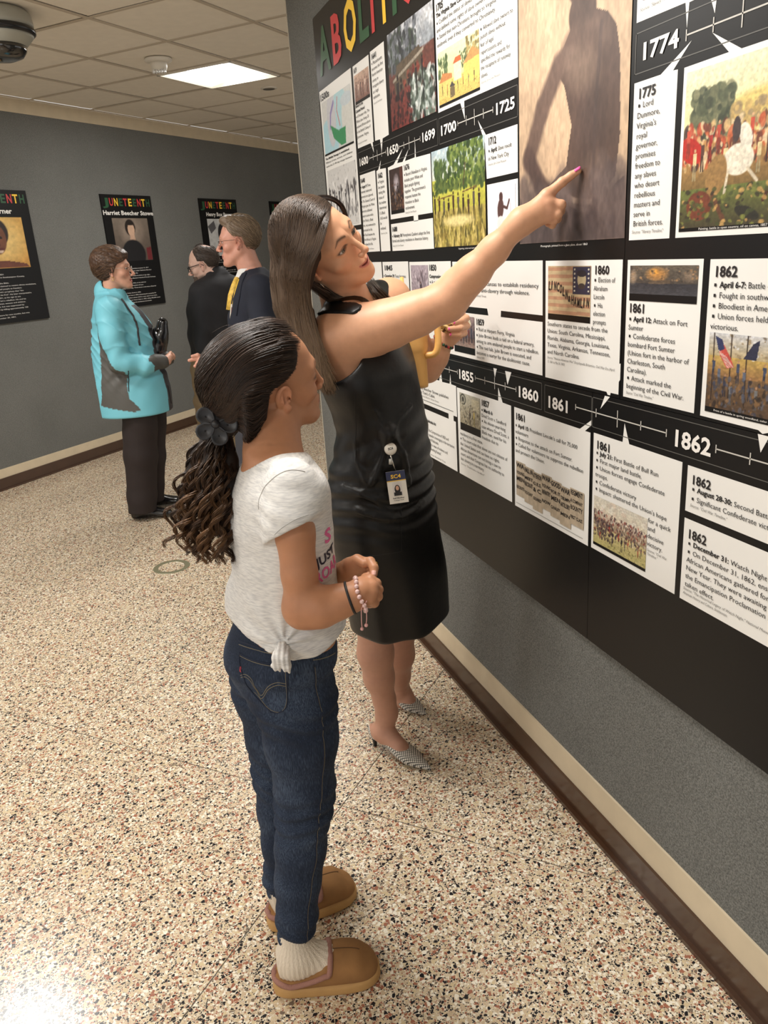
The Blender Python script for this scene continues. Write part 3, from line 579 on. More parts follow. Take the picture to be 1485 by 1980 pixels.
c = card(P_UR, [(1.277, 1.536), (0.98, 1.536), (0.98, 1.819), (1.142, 1.819), (1.212, 1.858), (1.170, 1.820), (1.277, 1.819)])
p = Pic(0.275, 0.263, 0.0017, 60).grad((222,224,190), (232,214,150), 0, .45).grad((190,140,84), (120,96,56), .45, .75).grad((104,112,56), (66,60,42), .75, 1)
p.ell(.75, .32, .5, .14, (214,190,116), soft=.5); p.spots(260, .08, .42, .14, .42, [(104,106,78), (78,84,62), (134,132,100), (60,66,50)], .015, .05); p.spots(50, .42, .7, .28, .4, [(150,130,96), (190,160,100)], .015, .04)
p.spots(320, 0, 1, .36, .62, [(176,70,48), (206,172,120), (96,52,40), (222,200,160), (60,44,40), (190,96,60)], .008, .03, 1.8); p.ell(.08, .5, .12, .08, (176,44,34), .5)
for i in range(14): p.person(.05+.068*i, .34+.05*((i*7) % 4), .2, [(190,80,60), (220,200,150), (90,60,50), (160,50,44)][i % 4], (200,160,120))
p.ell(.5, .6, .13, .1, (226,216,196)).ell(.55, .47, .05, .09, (226,218,200), -.4).lin([(.42,.66),(.40,.8)], .014, (210,196,170)).lin([(.58,.66),(.66,.74)], .014, (210,196,170)).ell(.47, .42, .035, .08, (70,58,56))
p.ell(.9, .56, .16, .13, (82,44,34)).ell(.80, .46, .06, .09, (74,38,30), .5).lin([(.84,.66),(.72,.86)], .015, (70,38,30)).lin([(.96,.66),(.86,.84)], .014, (70,38,30)); p.ell(.32, .68, .09, .14, (150,116,70), .3).ell(.18, .86, .12, .1, (110,58,40)).lin([(.3,.8),(.4,.95)], .025, (96,62,44)).ell(.60, .93, .11, .04, (44,42,34), .3)
p.spots(160, 0, 1, .75, 1, [(120,124,60), (70,76,44), (190,150,90), (50,44,34)], .01, .03, .6); p.tex(.18, 60, 2); p.build(WB, -1.268, 1.546, 3, c, 0.006)
Text(WB).put('Painting, battle in open country, oil on canvas, 1857', -1.215, 1.5475, 0.004, width=.16).build('caption', M_LETW, c)
c = card(P_UR, [(1.419, 1.216), (1.197, 1.216), (1.197, 1.498), (1.419, 1.498)])
wtext(c, '1861', 1.409, 1.3945, 0.050, 0.0185, [(1.408, 1.3765, ['* **April 12:** Attack on Fort', 'Sumter', '* Confederate forces', 'bombard Fort Sumter', '(Union fort in the harbor of', 'Charleston, South', 'Carolina).', '* Attack marked the', 'beginning of the Civil War.'], dict(pitch=.0175, end=1.214))], [('Source: "Civil War Timeline."', 1.408, 1.224, .09)])
p = Pic(0.201, 0.069, 0.0014, 65).grad((96,88,76), (70,64,58), 0, .63).grad((52,52,56), (66,66,70), .62, 1); p.ell(.42, .3, .2, .28, (176,126,70), soft=1).ell(.38, .22, .08, .14, (210,150,70), soft=.8).ell(.05, .4, .08, .3, (150,130,110), soft=1).ell(.9, .35, .14, .25, (120,104,88), soft=1)
p.spots(90, 0, 1, .05, .55, [(150,120,90), (60,54,50), (190,140,90)], .02, .07, .7, a=.5); p.pol([(.3,.55),(.62,.48),(.62,.62),(.3,.64)], (92,78,64)); p.tex(.25, 30); p.build(WB, -1.409, 1.418, 3, c, 0.014)
c = card(P_UR, [(1.180, 1.215), (1.036, 1.214), (1.026, 1.209), (1.012, 1.214), (0.90, 1.215), (0.90, 1.497), (1.180, 1.497)])
wtext(c, '1862', 1.168, 1.4675, 0.056, 0.0185, [(1.168, 1.449, ['* **April 6-7:** Battle of Shiloh', '* Fought in southwestern Tenn.', '* Bloodiest in America to date.', '* Union forces held and were', 'victorious.'], dict(pitch=.0180, end=0.945))])
p = Pic(0.25, 0.145, 0.0014, 70).grad((196,196,198), (176,158,120), 0, .3).grad((190,160,90), (140,104,66), .3, .55).grad((110,86,60), (80,62,48), .55, 1)
p.spots(60, .2, 1, 0, .3, [(150,130,100), (120,106,90), (214,214,216)], .01, .04, .6); [p.lin([(x,0),(x+.005,.9)], .012, (52,38,32)) for x in (.05,.22,.37,.62)]; p.pol([(.06,.04),(.12,.08),(.22,.3),(.26,.42),(.19,.45),(.12,.3)], (190,80,70)); p.pol([(.06,.04),(.13,.08),(.16,.2),(.10,.24)], (50,56,90)); [p.lin([(.1+.02*i,.22+.02*i),(.2+.012*i,.44-.005*i)], .004, (220,210,200)) for i in range(5)]; p.pol([(.34,.3),(.42,.1),(.48,.04),(.46,.3)], (48,50,70))
for i in range(16): p.person(.06+.06*i, .32+.1*((i*5) % 4), .3, [(66,72,92), (92,98,112), (56,58,74), (110,110,110)][i % 4], (170,130,100))
p.spots(200, 0, 1, .55, 1, [(60,64,82), (130,96,60), (90,92,104), (50,40,34)], .01, .035, 1.4, a=.7); p.tex(.2, 40); p.build(WB, -1.168, 1.226, 3, c, 0.010)
Text(WB).put('Print of a battle in spring woodland, color lithograph', -1.145, 1.2295, 0.0038, width=.16).build('caption', M_LETW, c)
# lower left -------------------------------------------------
c = card(P_LL, [(2.690, 1.018), (2.294, 1.018), (2.294, 1.119), (2.332, 1.120), (2.337, 1.153), (2.344, 1.120), (2.405, 1.118), (2.414, 1.157), (2.430, 1.119), (2.690, 1.118)])
wtext(c, '1852', 2.675, 1.088, 0.05, 0.018, [(2.640, 1.068, ['Harriet Beecher Stowe publishes', "Uncle Tom's Cabin."], dict(pitch=.0150, end=2.350))], [('Source: Harriet Beecher Stowe House', 2.640, 1.042, .2)])
poly(WB, [(-2.64, 1.031), (-2.32, 1.031), (-2.32, 1.0325), (-2.64, 1.0325)], 4, 'rule', M_INK, c)
Pic(0.035, 0.05, 0.003, 75).fill((196,176,150)).ell(.5, .4, .3, .3, (130,96,84)).build(WB, -2.680, 1.030, 3, c)
c = card(P_LL, [(2.690, 0.830), (2.305, 0.830), (2.305, 1.000), (2.322, 1.000), (2.322, 1.018), (2.362, 1.018), (2.362, 1.000), (2.690, 1.000)])
wtext(c, '1854', 2.675, 0.975, 0.055, 0.018, [(2.60, 0.956, ['**Kansas-Nebraska Act**', '', 'Repealed the Compromise of 1820 and', 'called for popular sovereignty in the territories', 'of Kansas and Nebraska.', '* Resulted in a wave of violence and', 'known as "Bleeding Kansas".'], dict(pitch=.0165, end=2.318))], [('Source: American Battlefield Trust', 2.6, 0.838, .2)])
card(P_LL, rect(3.615, 2.705, 0.830, 1.118))
c = card(P_LL, [(2.288, 0.830), (1.926, 0.830), (1.926, 1.114), (1.976, 1.115), (2.002, 1.155), (2.003, 1.116), (2.288, 1.116)])
wtext(c, '1857', 2.113, 1.086, 0.053, 0.0185, [(2.113, 1.068, ['* **March 6:**', 'Dred Scott v. Sandford', '* An eleven-year-long', 'case where Dred Scott, a', 'Black man, sued for his', 'freedom due to'], dict(pitch=.0170, end=1.935)), (2.272, 0.965, ['residency in a free state.', '* The court rules that slaves are not citizens of', 'the United States and can have no rights.', 'African Americans can not bring a case to', 'court, and that Congress has no authority to', 'ban slavery in a territory.'], dict(pitch=.0170, end=1.940))], [('Source: "Dred Scott v. Sandford"', 2.272, 0.865, .17)])
p = Pic(0.147, 0.121, 0.0018, 80).grad((170,166,150), (150,140,116)); p.ell(.17, .2, .15, .19, (70,70,64)).ell(.17, .2, .11, .14, (150,146,130)).ell(.17, .2, .05, .09, (60,58,54)); p.pol([(.6,.1),(.95,.1),(.95,.5),(.6,.5)], (186,178,152)); p.spots(220, 0, 1, .3, 1, [(110,100,80), (190,184,164), (70,66,58), (140,132,108)], .008, .03, 1.8); p.person(.5, .5, .45, (60,54,50)); p.person(.7, .45, .5, (180,160,90)); p.tex(.15, 30); p.build(WB, -2.268, 0.983, 3, c, 0.024)
c = card(P_LL, [(1.908, 0.826), (1.5385, 0.826), (1.5385, 1.112), (1.561, 1.112), (1.5345, 1.131), (1.5345, 1.143), (1.583, 1.113), (1.908, 1.114)])
wtext(c, '1861', 1.900, 1.082, 0.052, 0.0185, [(1.901, 1.0605, ["* **April 15:** President Lincoln's call for 75,000", 'volunteers', '* Response to the attack on Fort Sumter.', '* Called for volunteers to suppress the rebellion', 'and protect the Union.'], dict(pitch=.0180, end=1.553))])
poly(WB, [(-1.9, 0.838), (-1.56, 0.838), (-1.56, 0.8392), (-1.9, 0.8392)], 4, 'rule', M_INKG, c)
words = [['WA', 'YOUNG', 'MEN', 'RECRUITS'], ['FALL IN', 'MEET', 'RECRUIT', 'TO DAY'], ['ATTENTION', 'G.E.S.', '& C.', 'GUARD'], ['WAR', 'YOUNG', 'INFANTRY', 'NOW'], ['GOOD', 'FOR IT', 'MEN', 'CAVALRY'], ['WAR', 'TRIUMPH', 'ARTILLERY', 'MEN'], ['REGIMENT!', 'A COMPANY', 'BOUNTY', 'FIRST CLASS']]
T = Text(WB, 6)
for i in range(7):
    y = 1.898-i*0.0465; zt = 0.963-0.0035*(i % 3)-0.002*i*0.5; zb = 0.862-0.008*(i % 3)
    k = 0.052 if i < 6 else 0.062
    pp = Pic(k, zt-zb, 0.003, 90+i).fill((176,160,138)).tex(.12, 6, i); pp.build(WB, -y, zb, 3+0.35*i, c, name='handbill')
    z = zt-0.016
    for j, wd in enumerate(words[i]): T.put(wd, -y+0.003, z, [.013,.009,.012,.009][j], bold=True, width=k-0.008); z -= [.02,.019,.024,.02][j]
T.build('handbill_lettering', M_INK, c)
# lower right -------------------------------------------------
c = card(P_LR, [(1.525, 0.828), (1.220, 0.827), (1.220, 1.114), (1.391, 1.115), (1.410, 1.158), (1.415, 1.115), (1.525, 1.115)])
wtext(c, '1861', 1.513, 1.081, 0.052, 0.0195, [(1.513, 1.066, ['* **July 21:** First Battle of Bull Run', '* First major land battle.', '* Union forces engage Confederate', 'troops.', '* Confederate victory', "* Impact: shattered the Union's hope"], dict(pitch=.0175, end=1.245)), (1.315, 0.959, ['for a quick', 'and', 'decisive', 'victory.'], dict(pitch=.0178, end=1.237))], [('Source: "Civil War', 1.314, 0.893, .065), ('Timeline."', 1.314, 0.884, .035)])
p = Pic(0.199, 0.124, 0.0014, 100).grad((206,200,186), (214,204,180), 0, .35).grad((170,150,130), (150,134,104), .35, .6).grad((190,176,126), (170,160,104), .6, 1)
p.spots(60, 0, 1, 0, .4, [(226,222,212), (190,176,160), (214,190,170)], .04, .1, .6, a=.5); p.spots(520, 0, 1, .28, .72, [(96,62,60), (70,56,60), (196,180,160), (150,70,60), (120,104,96)], .006, .022, 2); p.spots(140, 0, .4, .45, .85, [(60,46,50), (110,90,80)], .01, .03, 1.6)
[p.person(.08+.06*i, .5+.07*((i*3) % 4), .16, [(70,60,80), (170,50,48), (90,80,86)][i % 3]) for i in range(15)]; p.person(.56, .62, .3, (56,48,44)); p.spots(100, .3, 1, .75, 1, [(150,146,90), (196,182,130), (120,110,70)], .01, .04, .5); p.tex(.16, 50); p.build(WB, -1.516, 0.841, 3, c, 0.007)
c = card(P_LR, rect(1.204, 0.93, 1.018, 1.112))
wtext(c, '1862', 1.191, 1.078, 0.054, 0.0185, [(1.189, 1.063, ['* **August 28-30:** Second Battle', '* Significant Confederate victory'], dict(pitch=.0195, end=0.958))], [('Source: "Civil War Timeline."', 1.190, 1.031, .1)])
c = card(P_LR, rect(1.204, 0.84, 0.826, 1.003))
wtext(c, '1862', 1.192, 0.9645, 0.054, 0.0195, [(1.190, 0.949, ['* **December 31:** Watch Night', '* On December 31, 1862, enslaved', 'African Americans gathered for the', 'New Year. They were awaiting news', 'the Emancipation Proclamation had', 'taken effect.'], dict(pitch=.0178, end=0.935))], [('Source: "The Historical Legacy of Watch Night." National Museum of African', 1.194, 0.851, .27), ('American History and Culture, Smithsonian.', 1.194, 0.841, .125)])
# time lines ---------------------------------------------------
def rings(par, y0, y1, z0, z1, name='outline'):
    mb = MB(); t = 0.0009
    for a, b, c_, d in ((y0, y1, z0, z0+2*t), (y0, y1, z1-2*t, z1), (y0, y0-2*t, z0, z1), (y1+2*t, y1, z0, z1)):
        mb.add([WB.P(-a, c_, 1.6), WB.P(-b, c_, 1.6), WB.P(-b, d, 1.6), WB.P(-a, d, 1.6)], [(0,1,2,3)])
    mb.build(name, M_LINE, par)
M_TICK = mat('print_tick', C8(196,192,184), 0.4)
def axis(par, ya, yb, z, ticks, t=0.0013):
    mb = MB()
    def q(a, b, c_, d): mb.add([WB.P(-a, c_, 2.2), WB.P(-b, c_, 2.2), WB.P(-b, d, 2.2), WB.P(-a, d, 2.2)], [(0,1,2,3)])
    q(ya, yb, z-t, z+t)
    for y, h in ticks: q(y+t, y-t, z-h, z+h)
    mb.build('axis_line', M_TICK, par)
def nums(par, lst, cap=0.027):
    for s, y, z, w in lst: T = Text(WB, 4); T.put(s, -y, z, cap, bold=True, width=w); T.build('date_lettering', M_LETW, par)
rings(P_UL, 3.142, 2.366, 1.836, 1.909); rings(P_UL, 2.356, 1.876, 1.836, 1.907); rings(P_UR, 1.418, 0.2, 1.835, 1.905)
axis(P_UL, 3.007, 2.824, 1.874, [(3.007,.006), (2.964,.010), (2.918,.018), (2.870,.010), (2.824,.007)]); axis(P_UL, 2.693, 2.505, 1.873, [(2.693,.006), (2.648,.010), (2.601,.020), (2.551,.010), (2.505,.007)])
axis(P_UL, 2.222, 2.006, 1.873, [(2.222,.006), (2.166,.012), (2.115,.020), (2.061,.012), (2.006,.007)])
nums(P_UL, [('1600', 3.133, 1.860, .113), ('1650', 2.818, 1.860, .12), ('1699', 2.494, 1.860, .111), ('1700', 2.348, 1.858, .117), ('1725', 1.996, 1.858, .107)])
axis(P_UR, 1.276, 0.7, 1.869, [(1.276,.009), (1.210,.011), (1.145,.020), (1.08,.011)]); nums(P_UR, [('1774', 1.402, 1.856, .108)], .029)
# title across the top
cols = [M_GRN, M_RED, M_YEL, M_GRN, M_RED, M_YEL, M_GRN, M_RED, M_YEL, M_GRN, M_RED]; ya = [3.568, 3.383, 3.215, 3.040, 2.905, 2.826, 2.70, 2.62, 2.45, 2.27]; wa = [.16, .13, .155, .115, .04, .12, .05, .14, .15, .14]
for i, ch in enumerate('ABOLITION'):
    T = Text(WB, 3); T.put(ch, -ya[i], 2.262, 0.168, bold=True, width=wa[i]); T.build('title_letter', cols[i], P_UL)
rings(P_LL, 3.142, 1.759, 1.129, 1.200); rings(P_LL, 1.746, 1.535, 1.127, 1.198); rings(P_LR, 1.533, 0.2, 1.127, 1.198)
axis(P_LL, 2.467, 2.279, 1.166, [(2.467,.010), (2.404,.018), (2.342,.010), (2.279,.007)]); axis(P_LL, 2.150, 1.896, 1.164, [(2.150,.007), (2.086,.011), (2.023,.017), (1.959,.011), (1.896,.007)]); axis(P_LL, 1.602, 1.534, 1.163, [(1.602,.007)])
axis(P_LR, 1.533, 1.272, 1.163, [(1.517,.010), (1.436,.019), (1.354,.010), (1.272,.008)]); axis(P_LR, 1.132, 0.7, 1.160, [(1.132,.008), (1.048,.011)])
nums(P_LL, [('1855', 2.274, 1.148, .113), ('1860', 1.889, 1.147, .114), ('1861', 1.734, 1.143, .098)], .030); nums(P_LR, [('1862', 1.253, 1.143, .109)], .034)
poly(WB, [(-2.029, 1.2075), (-2.008, 1.2075), (-2.021, 1.181)], 1.8, 'pointer', M_CARD, P_LL); poly(WB, [(-1.958, 1.2075), (-1.922, 1.2075), (-1.945, 1.170)], 1.8, 'pointer', M_CARD, P_LL)
poly(WB, [(-1.485, 1.2075), (-1.466, 1.2075), (-1.501, 1.175)], 1.8, 'pointer', M_CARD, P_LR); poly(WB, [(-1.036, 1.2075), (-1.010, 1.2075), (-1.026, 1.176)], 1.8, 'pointer', M_CARD, P_LR)
# ------------------------------------------------------------------ posters on the far wall
def poster(u0, label, nm, paint, body):
    x, y = uv(u0+0.31, VF-0.006); t = empty('poster', (x, y, 1.2), label, 'poster', 'portrait posters on the far wall', PI/4)
    MB().box(u0, u0+0.618, VF-0.013, VF-0.0005, 1.203, 2.136, T=UVT).build('board', M_BLACK, t)
    B = Board(UVT(u0, VF-0.013, 0), (R2, R2, 0), (R2, -R2, 0)); cs = [M_GRN, M_RED, M_YEL]*3
    xx = 0.035
    for i, ch in enumerate('JUNETEENTH'):
        T = Text(B, 2); T.put(ch, xx, 2.047, 0.062, bold=True, width=.047); T.build('title_letter', [M_GRN, M_RED, M_YEL, M_GRN, M_RED, M_YEL, M_GRN, M_RED, M_YEL, M_GRN][i], t); xx += 0.0565
    T = Text(B, 2)
    if nm: T.put(nm, 0.31-len(nm)*0.0148, 1.973, 0.036, bold=True, width=len(nm)*0.0296)
    T.para(0.05, 1.545, body, pitch=0.0205, cap=0.0095, end=0.57); T.build('lettering', M_LETW, t)
    p = paint(Pic(0.44, 0.355, 0.006, 7)); p.build(B, 0.09, 1.592, 2, t)
def nat(p):
    p.grad((206,160,84), (190,140,70)); p.ell(.5, .45, .6, .6, (222,190,120), soft=1); p.ell(.42, .3, .26, .3, (44,32,28)).ell(.40, .42, .22, .32, (112,70,48)).ell(.34, .40, .04, .025, (30,22,20)).ell(.50, .40, .04, .025, (30,22,20)).ell(.42, .54, .06, .05, (90,52,38)).ell(.42, .66, .10, .045, (206,180,160)).ell(.42, .62, .13, .03, (96,48,40)).pol([(.0,1),(.12,.88),(.35,.85),(.6,.86),(.92,.92),(1,1)], (104,60,46)); return p.tex(.12, 16)
def stowe(p):
    p.grad((120,108,96), (84,72,64)); p.ell(.5, .3, .4, .4, (146,130,116), soft=1).ell(.47, .22, .15, .2, (40,30,26)).ell(.49, .27, .10, .17, (204,168,142)).pol([(.44,.38),(.56,.38),(.58,.55),(.42,.55)], (196,160,136)).ell(.48, .85, .34, .36, (28,26,28)).pol([(.86,.7),(1,.68),(1,1),(.86,1)], (110,40,44)).ell(.49,.12,.1,.05,(36,28,24)); return p.tex(.08, 14)
def brown(p):
    p.fill((196,196,194)); p.ell(.5, .4, .15, .28, (40,38,40)).ell(.5, .42, .06, .08, (120,110,106)).pol([(.42,.45),(.62,.45),(.7,.8),(.3,.85)], (46,44,48)).lin([(.38,.65),(.25,.9)], .05, (60,58,60)).pol([(0,.2),(.25,.05),(.3,.25),(.1,.4)], (90,88,90)); return p.tex(.1, 12)
B1 = ['* Born October 11, 1831', '* Slave on plantation in Southampton County,', '', '* Had visions from the Bible.', '* Preached that he claimed to receive divine revelations,', 'told to lead enslaved people to freedom.', 'believed he received a prophecy that "the', 'first, the last shall be first". He later interpreted a', '* February 12, 1831, as his sign to act.', 'In 1831, Turner led a rebellion. He and his', 'killed 55 white men, women and children.', 'nearly 24 hours, but was suppressed by', 'who retaliated by killing approximately 120', '', '* Escaped capture for two months, but was', 'caught on October 30, 1831.']
B2 = ['* Born July 1, 1811.', '* Born in Litchfield, Connecticut on June 14, 1811', 'enrolled at age five, with her sister Catharine Beecher', 'who was an influence in her life.', '* Attended Hartford Female Academy at age eight.', "* Taught at Catharine Beecher's Hartford Female Seminary", '', 'moved to Cincinnati, Ohio, to be with her', 'father who became president of Lane', 'Theological Seminary. Those shown most many influential', '', '* Married Calvin Stowe in 1836.', 'wrote of their lives in 1850, deepening the sympathy for', 'enslaved mothers whose children were taken from them.', "* Published Uncle Tom's Cabin in 1852, selling 300,000 copies", 'in a year and fueling the abolitionist movement.']
poster(3.958, 'black poster at the left photo edge with a smiling portrait on yellow', 'Nat Turner', nat, B1)
poster(5.336, 'black poster with a portrait of a dark-haired figure behind the woman in turquoise', 'Harriet Beecher Stowe', stowe, B2)
poster(6.645, 'black poster with a black and white picture behind the two men', 'Henry Box Brown', brown, B1[:3]+B2[2:10])
poster(7.90, 'black poster mostly hidden behind the head of the woman in black', 'Sojourner Truth', stowe, B1)
# ------------------------------------------------------------------ organic shapes: smooth distance fields meshed on a sparse grid
def smin(a, b, k):
    h = np.maximum(k-np.abs(a-b), 0)/k; return np.minimum(a, b)-h*h*k*0.25
def smax(a, b, k): return -smin(-a, -b, k)
def nrm(v): v = np.array(v, float); return v/np.linalg.norm(v)
def d_ell(p, c, r, R=None):
    q = p-np.array(c)
    if R is not None: q = q@R
    r = np.array(r, float); k0 = np.linalg.norm(q/r, axis=1); k1 = np.linalg.norm(q/(r*r), axis=1)+1e-9
    return k0*(k0-1)/k1
def d_cap(p, a, b, ra, rb):
    a = np.array(a, float); b = np.array(b, float); ab = b-a; q = p-a; t = np.clip(q@ab/(ab@ab+1e-12), 0, 1)
    return np.linalg.norm(q-t[:, None]*ab, axis=1)-(ra+(rb-ra)*t)
def cr_dense(a, n=8):
    """Catmull-Rom through the rows of a"""
    a = np.asarray(a, float)
    if a.ndim == 1: a = a[:, None]
    P = np.vstack([2*a[0]-a[1], a, 2*a[-1]-a[-2]]); out = []
    for i in range(1, len(P)-2):
        for t in np.linspace(0, 1, n, endpoint=False):
            out.append(0.5*((2*P[i])+(-P[i-1]+P[i+1])*t+(2*P[i-1]-5*P[i]+4*P[i+1]-P[i+2])*t*t+(-P[i-1]+3*P[i]-3*P[i+1]+P[i+2])*t**3))
    out.append(a[-1]); return np.array(out)
class Field:
    def __init__(s): s.it = []
    def _add(s, op, fn, lo, hi, k): s.it.append((op, fn, np.array(lo, float), np.array(hi, float), k)); return s
    def cap(s, a, b, ra, rb=None, k=0.02, op='u'):
        a = np.array(a, float); b = np.array(b, float); rb = ra if rb is None else rb; m = max(ra, rb)+k
        return s._add(op, lambda p: d_cap(p, a, b, ra, rb), np.minimum(a, b)-m, np.maximum(a, b)+m, k)
    def chain(s, pts, rs, k=0.02, op='u'):
        for i in range(len(pts)-1): s.cap(pts[i], pts[i+1], rs[i], rs[i+1], k if i == 0 else min(k, min(rs)*0.8), op)
        return s
    def ell(s, c, r, R=None, k=0.02, op='u'):
        m = max(r)+k; c = np.array(c, float); return s._add(op, lambda p: d_ell(p, c, r, R), c-m, c+m, k)
    def fn(s, f, lo, hi, k=0.02, op='u'): return s._add(op, f, lo, hi, k)
    def stack(s, cen, a, b, side, k=0.02, op='u', n=2.0, ang=None):
        """horizontal elliptical slices: cen rows (x,y,z) from low to high, half widths a along side, half depths b across it"""
        cen = np.array(cen, float); D = cr_dense(np.column_stack([cen, a, b]), 8); o = np.argsort(D[:, 2]); D = D[o]; z = D[:, 2]
        sd = nrm([side[0], side[1], 0]); fw = np.array([-sd[1], sd[0], 0])
        def f(p):
            cx, cy, aa, bb = (np.interp(p[:, 2], z, D[:, i]) for i in (0, 1, 3, 4))
            dx, dy = p[:, 0]-cx, p[:, 1]-cy; u = np.abs(dx*sd[0]+dy*sd[1]); v = np.abs(dx*fw[0]+dy*fw[1])
            if n == 2.0:
                k0 = np.sqrt((u/aa)**2+(v/bb)**2)+1e-9; k1 = np.sqrt((u/aa**2)**2+(v/bb**2)**2)+1e-9; d = k0*(k0-1)/k1
            else:
                k0 = ((u/aa)**n+(v/bb)**n+1e-12)**(1/n); rr = np.sqrt(u*u+v*v)+1e-9; d = rr*(1-1/k0)
            d = np.maximum(d, -np.minimum(aa, bb)); zc, h = (z[0]+z[-1])/2, (z[-1]-z[0])/2
            return smax(d, np.abs(p[:, 2]-zc)-h, 0.012)
        m = max(max(a), max(b))+k; lo = cen.min(0)-m; hi = cen.max(0)+m; lo[2] = z[0]-k-.02; hi[2] = z[-1]+k+.02
        return s._add(op, f, lo, hi, k)
    def __call__(s, p):
        lo, hi = p.min(0), p.max(0); d = np.full(len(p), 0.3); M = 0.09
        for op, fn, a, b, k in s.it:
            if op == 'w': d = fn(p, d); continue
            if np.any(lo > b+M) or np.any(hi < a-M):
                if op == 'i': d = np.maximum(d, 0.1)
                continue
            if op in ('u', 's'):
                m = np.all((p > a-0.03-k) & (p < b+0.03+k), axis=1)
                if op == 'u':
                    # far points keep a coarse bound
                    far = ~m; q = np.maximum(np.maximum(a-p[far], p[far]-b), 0); d[far] = np.minimum(d[far], np.linalg.norm(q, axis=1)+0.004+k*.5)
                    if m.any(): d[m] = smin(d[m], fn(p[m]), k)
                    continue
                if op == 's':
                    if m.any(): d[m] = smax(d[m], -fn(p[m]), k)
                    continue
            e = fn(p)
            if op == 'u': d = smin(d, e, k)
            elif op == 's': d = smax(d, -e, k)
            elif op == 'i': d = smax(d, e, k)
        return d
def mesh_field(f, lo, hi, h, proj=2):
    lo = np.array(lo, float); hi = np.array(hi, float); B = 8
    def centers(lo, n, s): 
        g = np.stack(np.meshgrid(*[np.arange(k) for k in n], indexing='ij'), -1).reshape(-1, 3); return g
    S1 = h*B*4; n1 = np.maximum(1, np.ceil((hi-lo)/S1).astype(int)); g1 = centers(lo, n1, S1)
    keep = []
    for g in g1:                                  # coarse bricks, then blocks inside them
        c8 = (g*4+centers(lo, (4, 4, 4), 0)); P = lo+(c8+0.5)*h*B
        d = f(P); m = np.abs(d) < h*B*1.5
        if m.any(): keep.append(c8[m])
    off = np.stack(np.meshgrid(*[np.arange(B+1)]*3, indexing='ij'), -1).reshape(-1, 3)
    keys = []; verts = []; emask = []
    NN = 1 << 20
    cor = [(0,0,0),(1,0,0),(0,1,0),(1,1,0),(0,0,1),(1,0,1),(0,1,1),(1,1,1)]
    edges = [(0,1),(2,3),(4,5),(6,7),(0,2),(1,3),(4,6),(5,7),(0,4),(1,5),(2,6),(3,7)]
    for blk in keep:
        base = blk*B; I = base[:, None, :]+off[None]; D = f((lo+I*h).reshape(-1, 3)).reshape(len(blk), B+1, B+1, B+1)
        c = [D[:, x:B+x, y:B+y, z:B+z] for x, y, z in cor]; C = np.stack(c, -1); ins = C < 0; act = ins.any(-1) & ~ins.all(-1)
        bi, i, j, k = np.nonzero(act)
        if len(bi) == 0: continue
        cell = base[bi]+np.stack([i, j, k], 1); Cv = C[act]; acc = np.zeros((len(cell), 3)); cnt = np.zeros(len(cell))
        for a, b in edges:
            da, db = Cv[:, a], Cv[:, b]; m = (da < 0) != (db < 0); t = np.where(m, da/(da-db+1e-20), 0)
            pa = np.array(cor[a], float); pb = np.array(cor[b], float); acc += m[:, None]*(pa+t[:, None]*(pb-pa)); cnt += m
        verts.append(lo+(cell+acc/cnt[:, None])*h); keys.append((cell[:, 0]*4096+cell[:, 1])*4096+cell[:, 2]); i0 = Cv[:, 0] < 0
        emask.append(np.stack([i0, Cv[:, 1] < 0, Cv[:, 2] < 0, Cv[:, 4] < 0], 1))
    K = np.concatenate(keys); V = np.concatenate(verts); Em = np.concatenate(emask); o = np.argsort(K); K = K[o]; V = V[o]; Em = Em[o]
    dk = [4096*4096, 4096, 1]; faces = []
    for ax in range(3):
        m = Em[:, 0] != Em[:, ax+1]; kk = K[m]; a1, a2 = dk[(ax+1) % 3], dk[(ax+2) % 3]; ids = []; ok = np.ones(len(kk), bool)
        for dl in (0, -a1, -a1-a2, -a2):
            q = kk+dl; r = np.searchsorted(K, q); r = np.minimum(r, len(K)-1); ok &= K[r] == q; ids.append(r)
        F = np.stack(ids, 1); fl = Em[m, 0]; F = np.where(fl[:, None], F, F[:, ::-1]); faces.append(F[ok])
    F = np.concatenate(faces)
    def batched(P):
        out = np.empty(len(P)); q = np.floor((P-lo)/0.12).astype(int); kk = (q[:, 0]*512+q[:, 1])*512+q[:, 2]; oo = np.argsort(kk, kind='stable'); ks = kk[oo]; cut = np.flatnonzero(np.diff(ks))+1
        for seg in np.split(oo, cut): out[seg] = f(P[seg])
        return out
    e = h*0.35
    for _ in range(proj):
        d = batched(V); G = np.stack([batched(V+np.eye(3)[i]*e)-d for i in range(3)], 1)/e
        st = -d[:, None]*G/(np.sum(G*G, 1)[:, None]+0.05); L = np.linalg.norm(st, axis=1); st *= np.minimum(1, h*0.8/(L+1e-9))[:, None]; V = V+st
    return V, F
def clip_mesh(V, F, keep):
    m = keep(V[F].mean(1)); F = F[m]; u, inv = np.unique(F, return_inverse=True); return V[u], inv.reshape(F.shape)
def join_meshes(L):
    Vs, Fs, k = [], [], 0
    for V, F in L: Vs.append(V); Fs.append(F+k); k += len(V)
    return np.concatenate(Vs), np.concatenate(Fs)
def fold(P, comps):
    """cloth relief: sum of plane waves (direction, amplitude, wavelength, phase)"""
    r = np.zeros(len(P))
    for d, a, w, ph in comps: r += a*np.sin((P@nrm(d))*2*PI/w+ph+1.3*np.sin(P@np.array([17., 11., 13.])+ph))
    return r
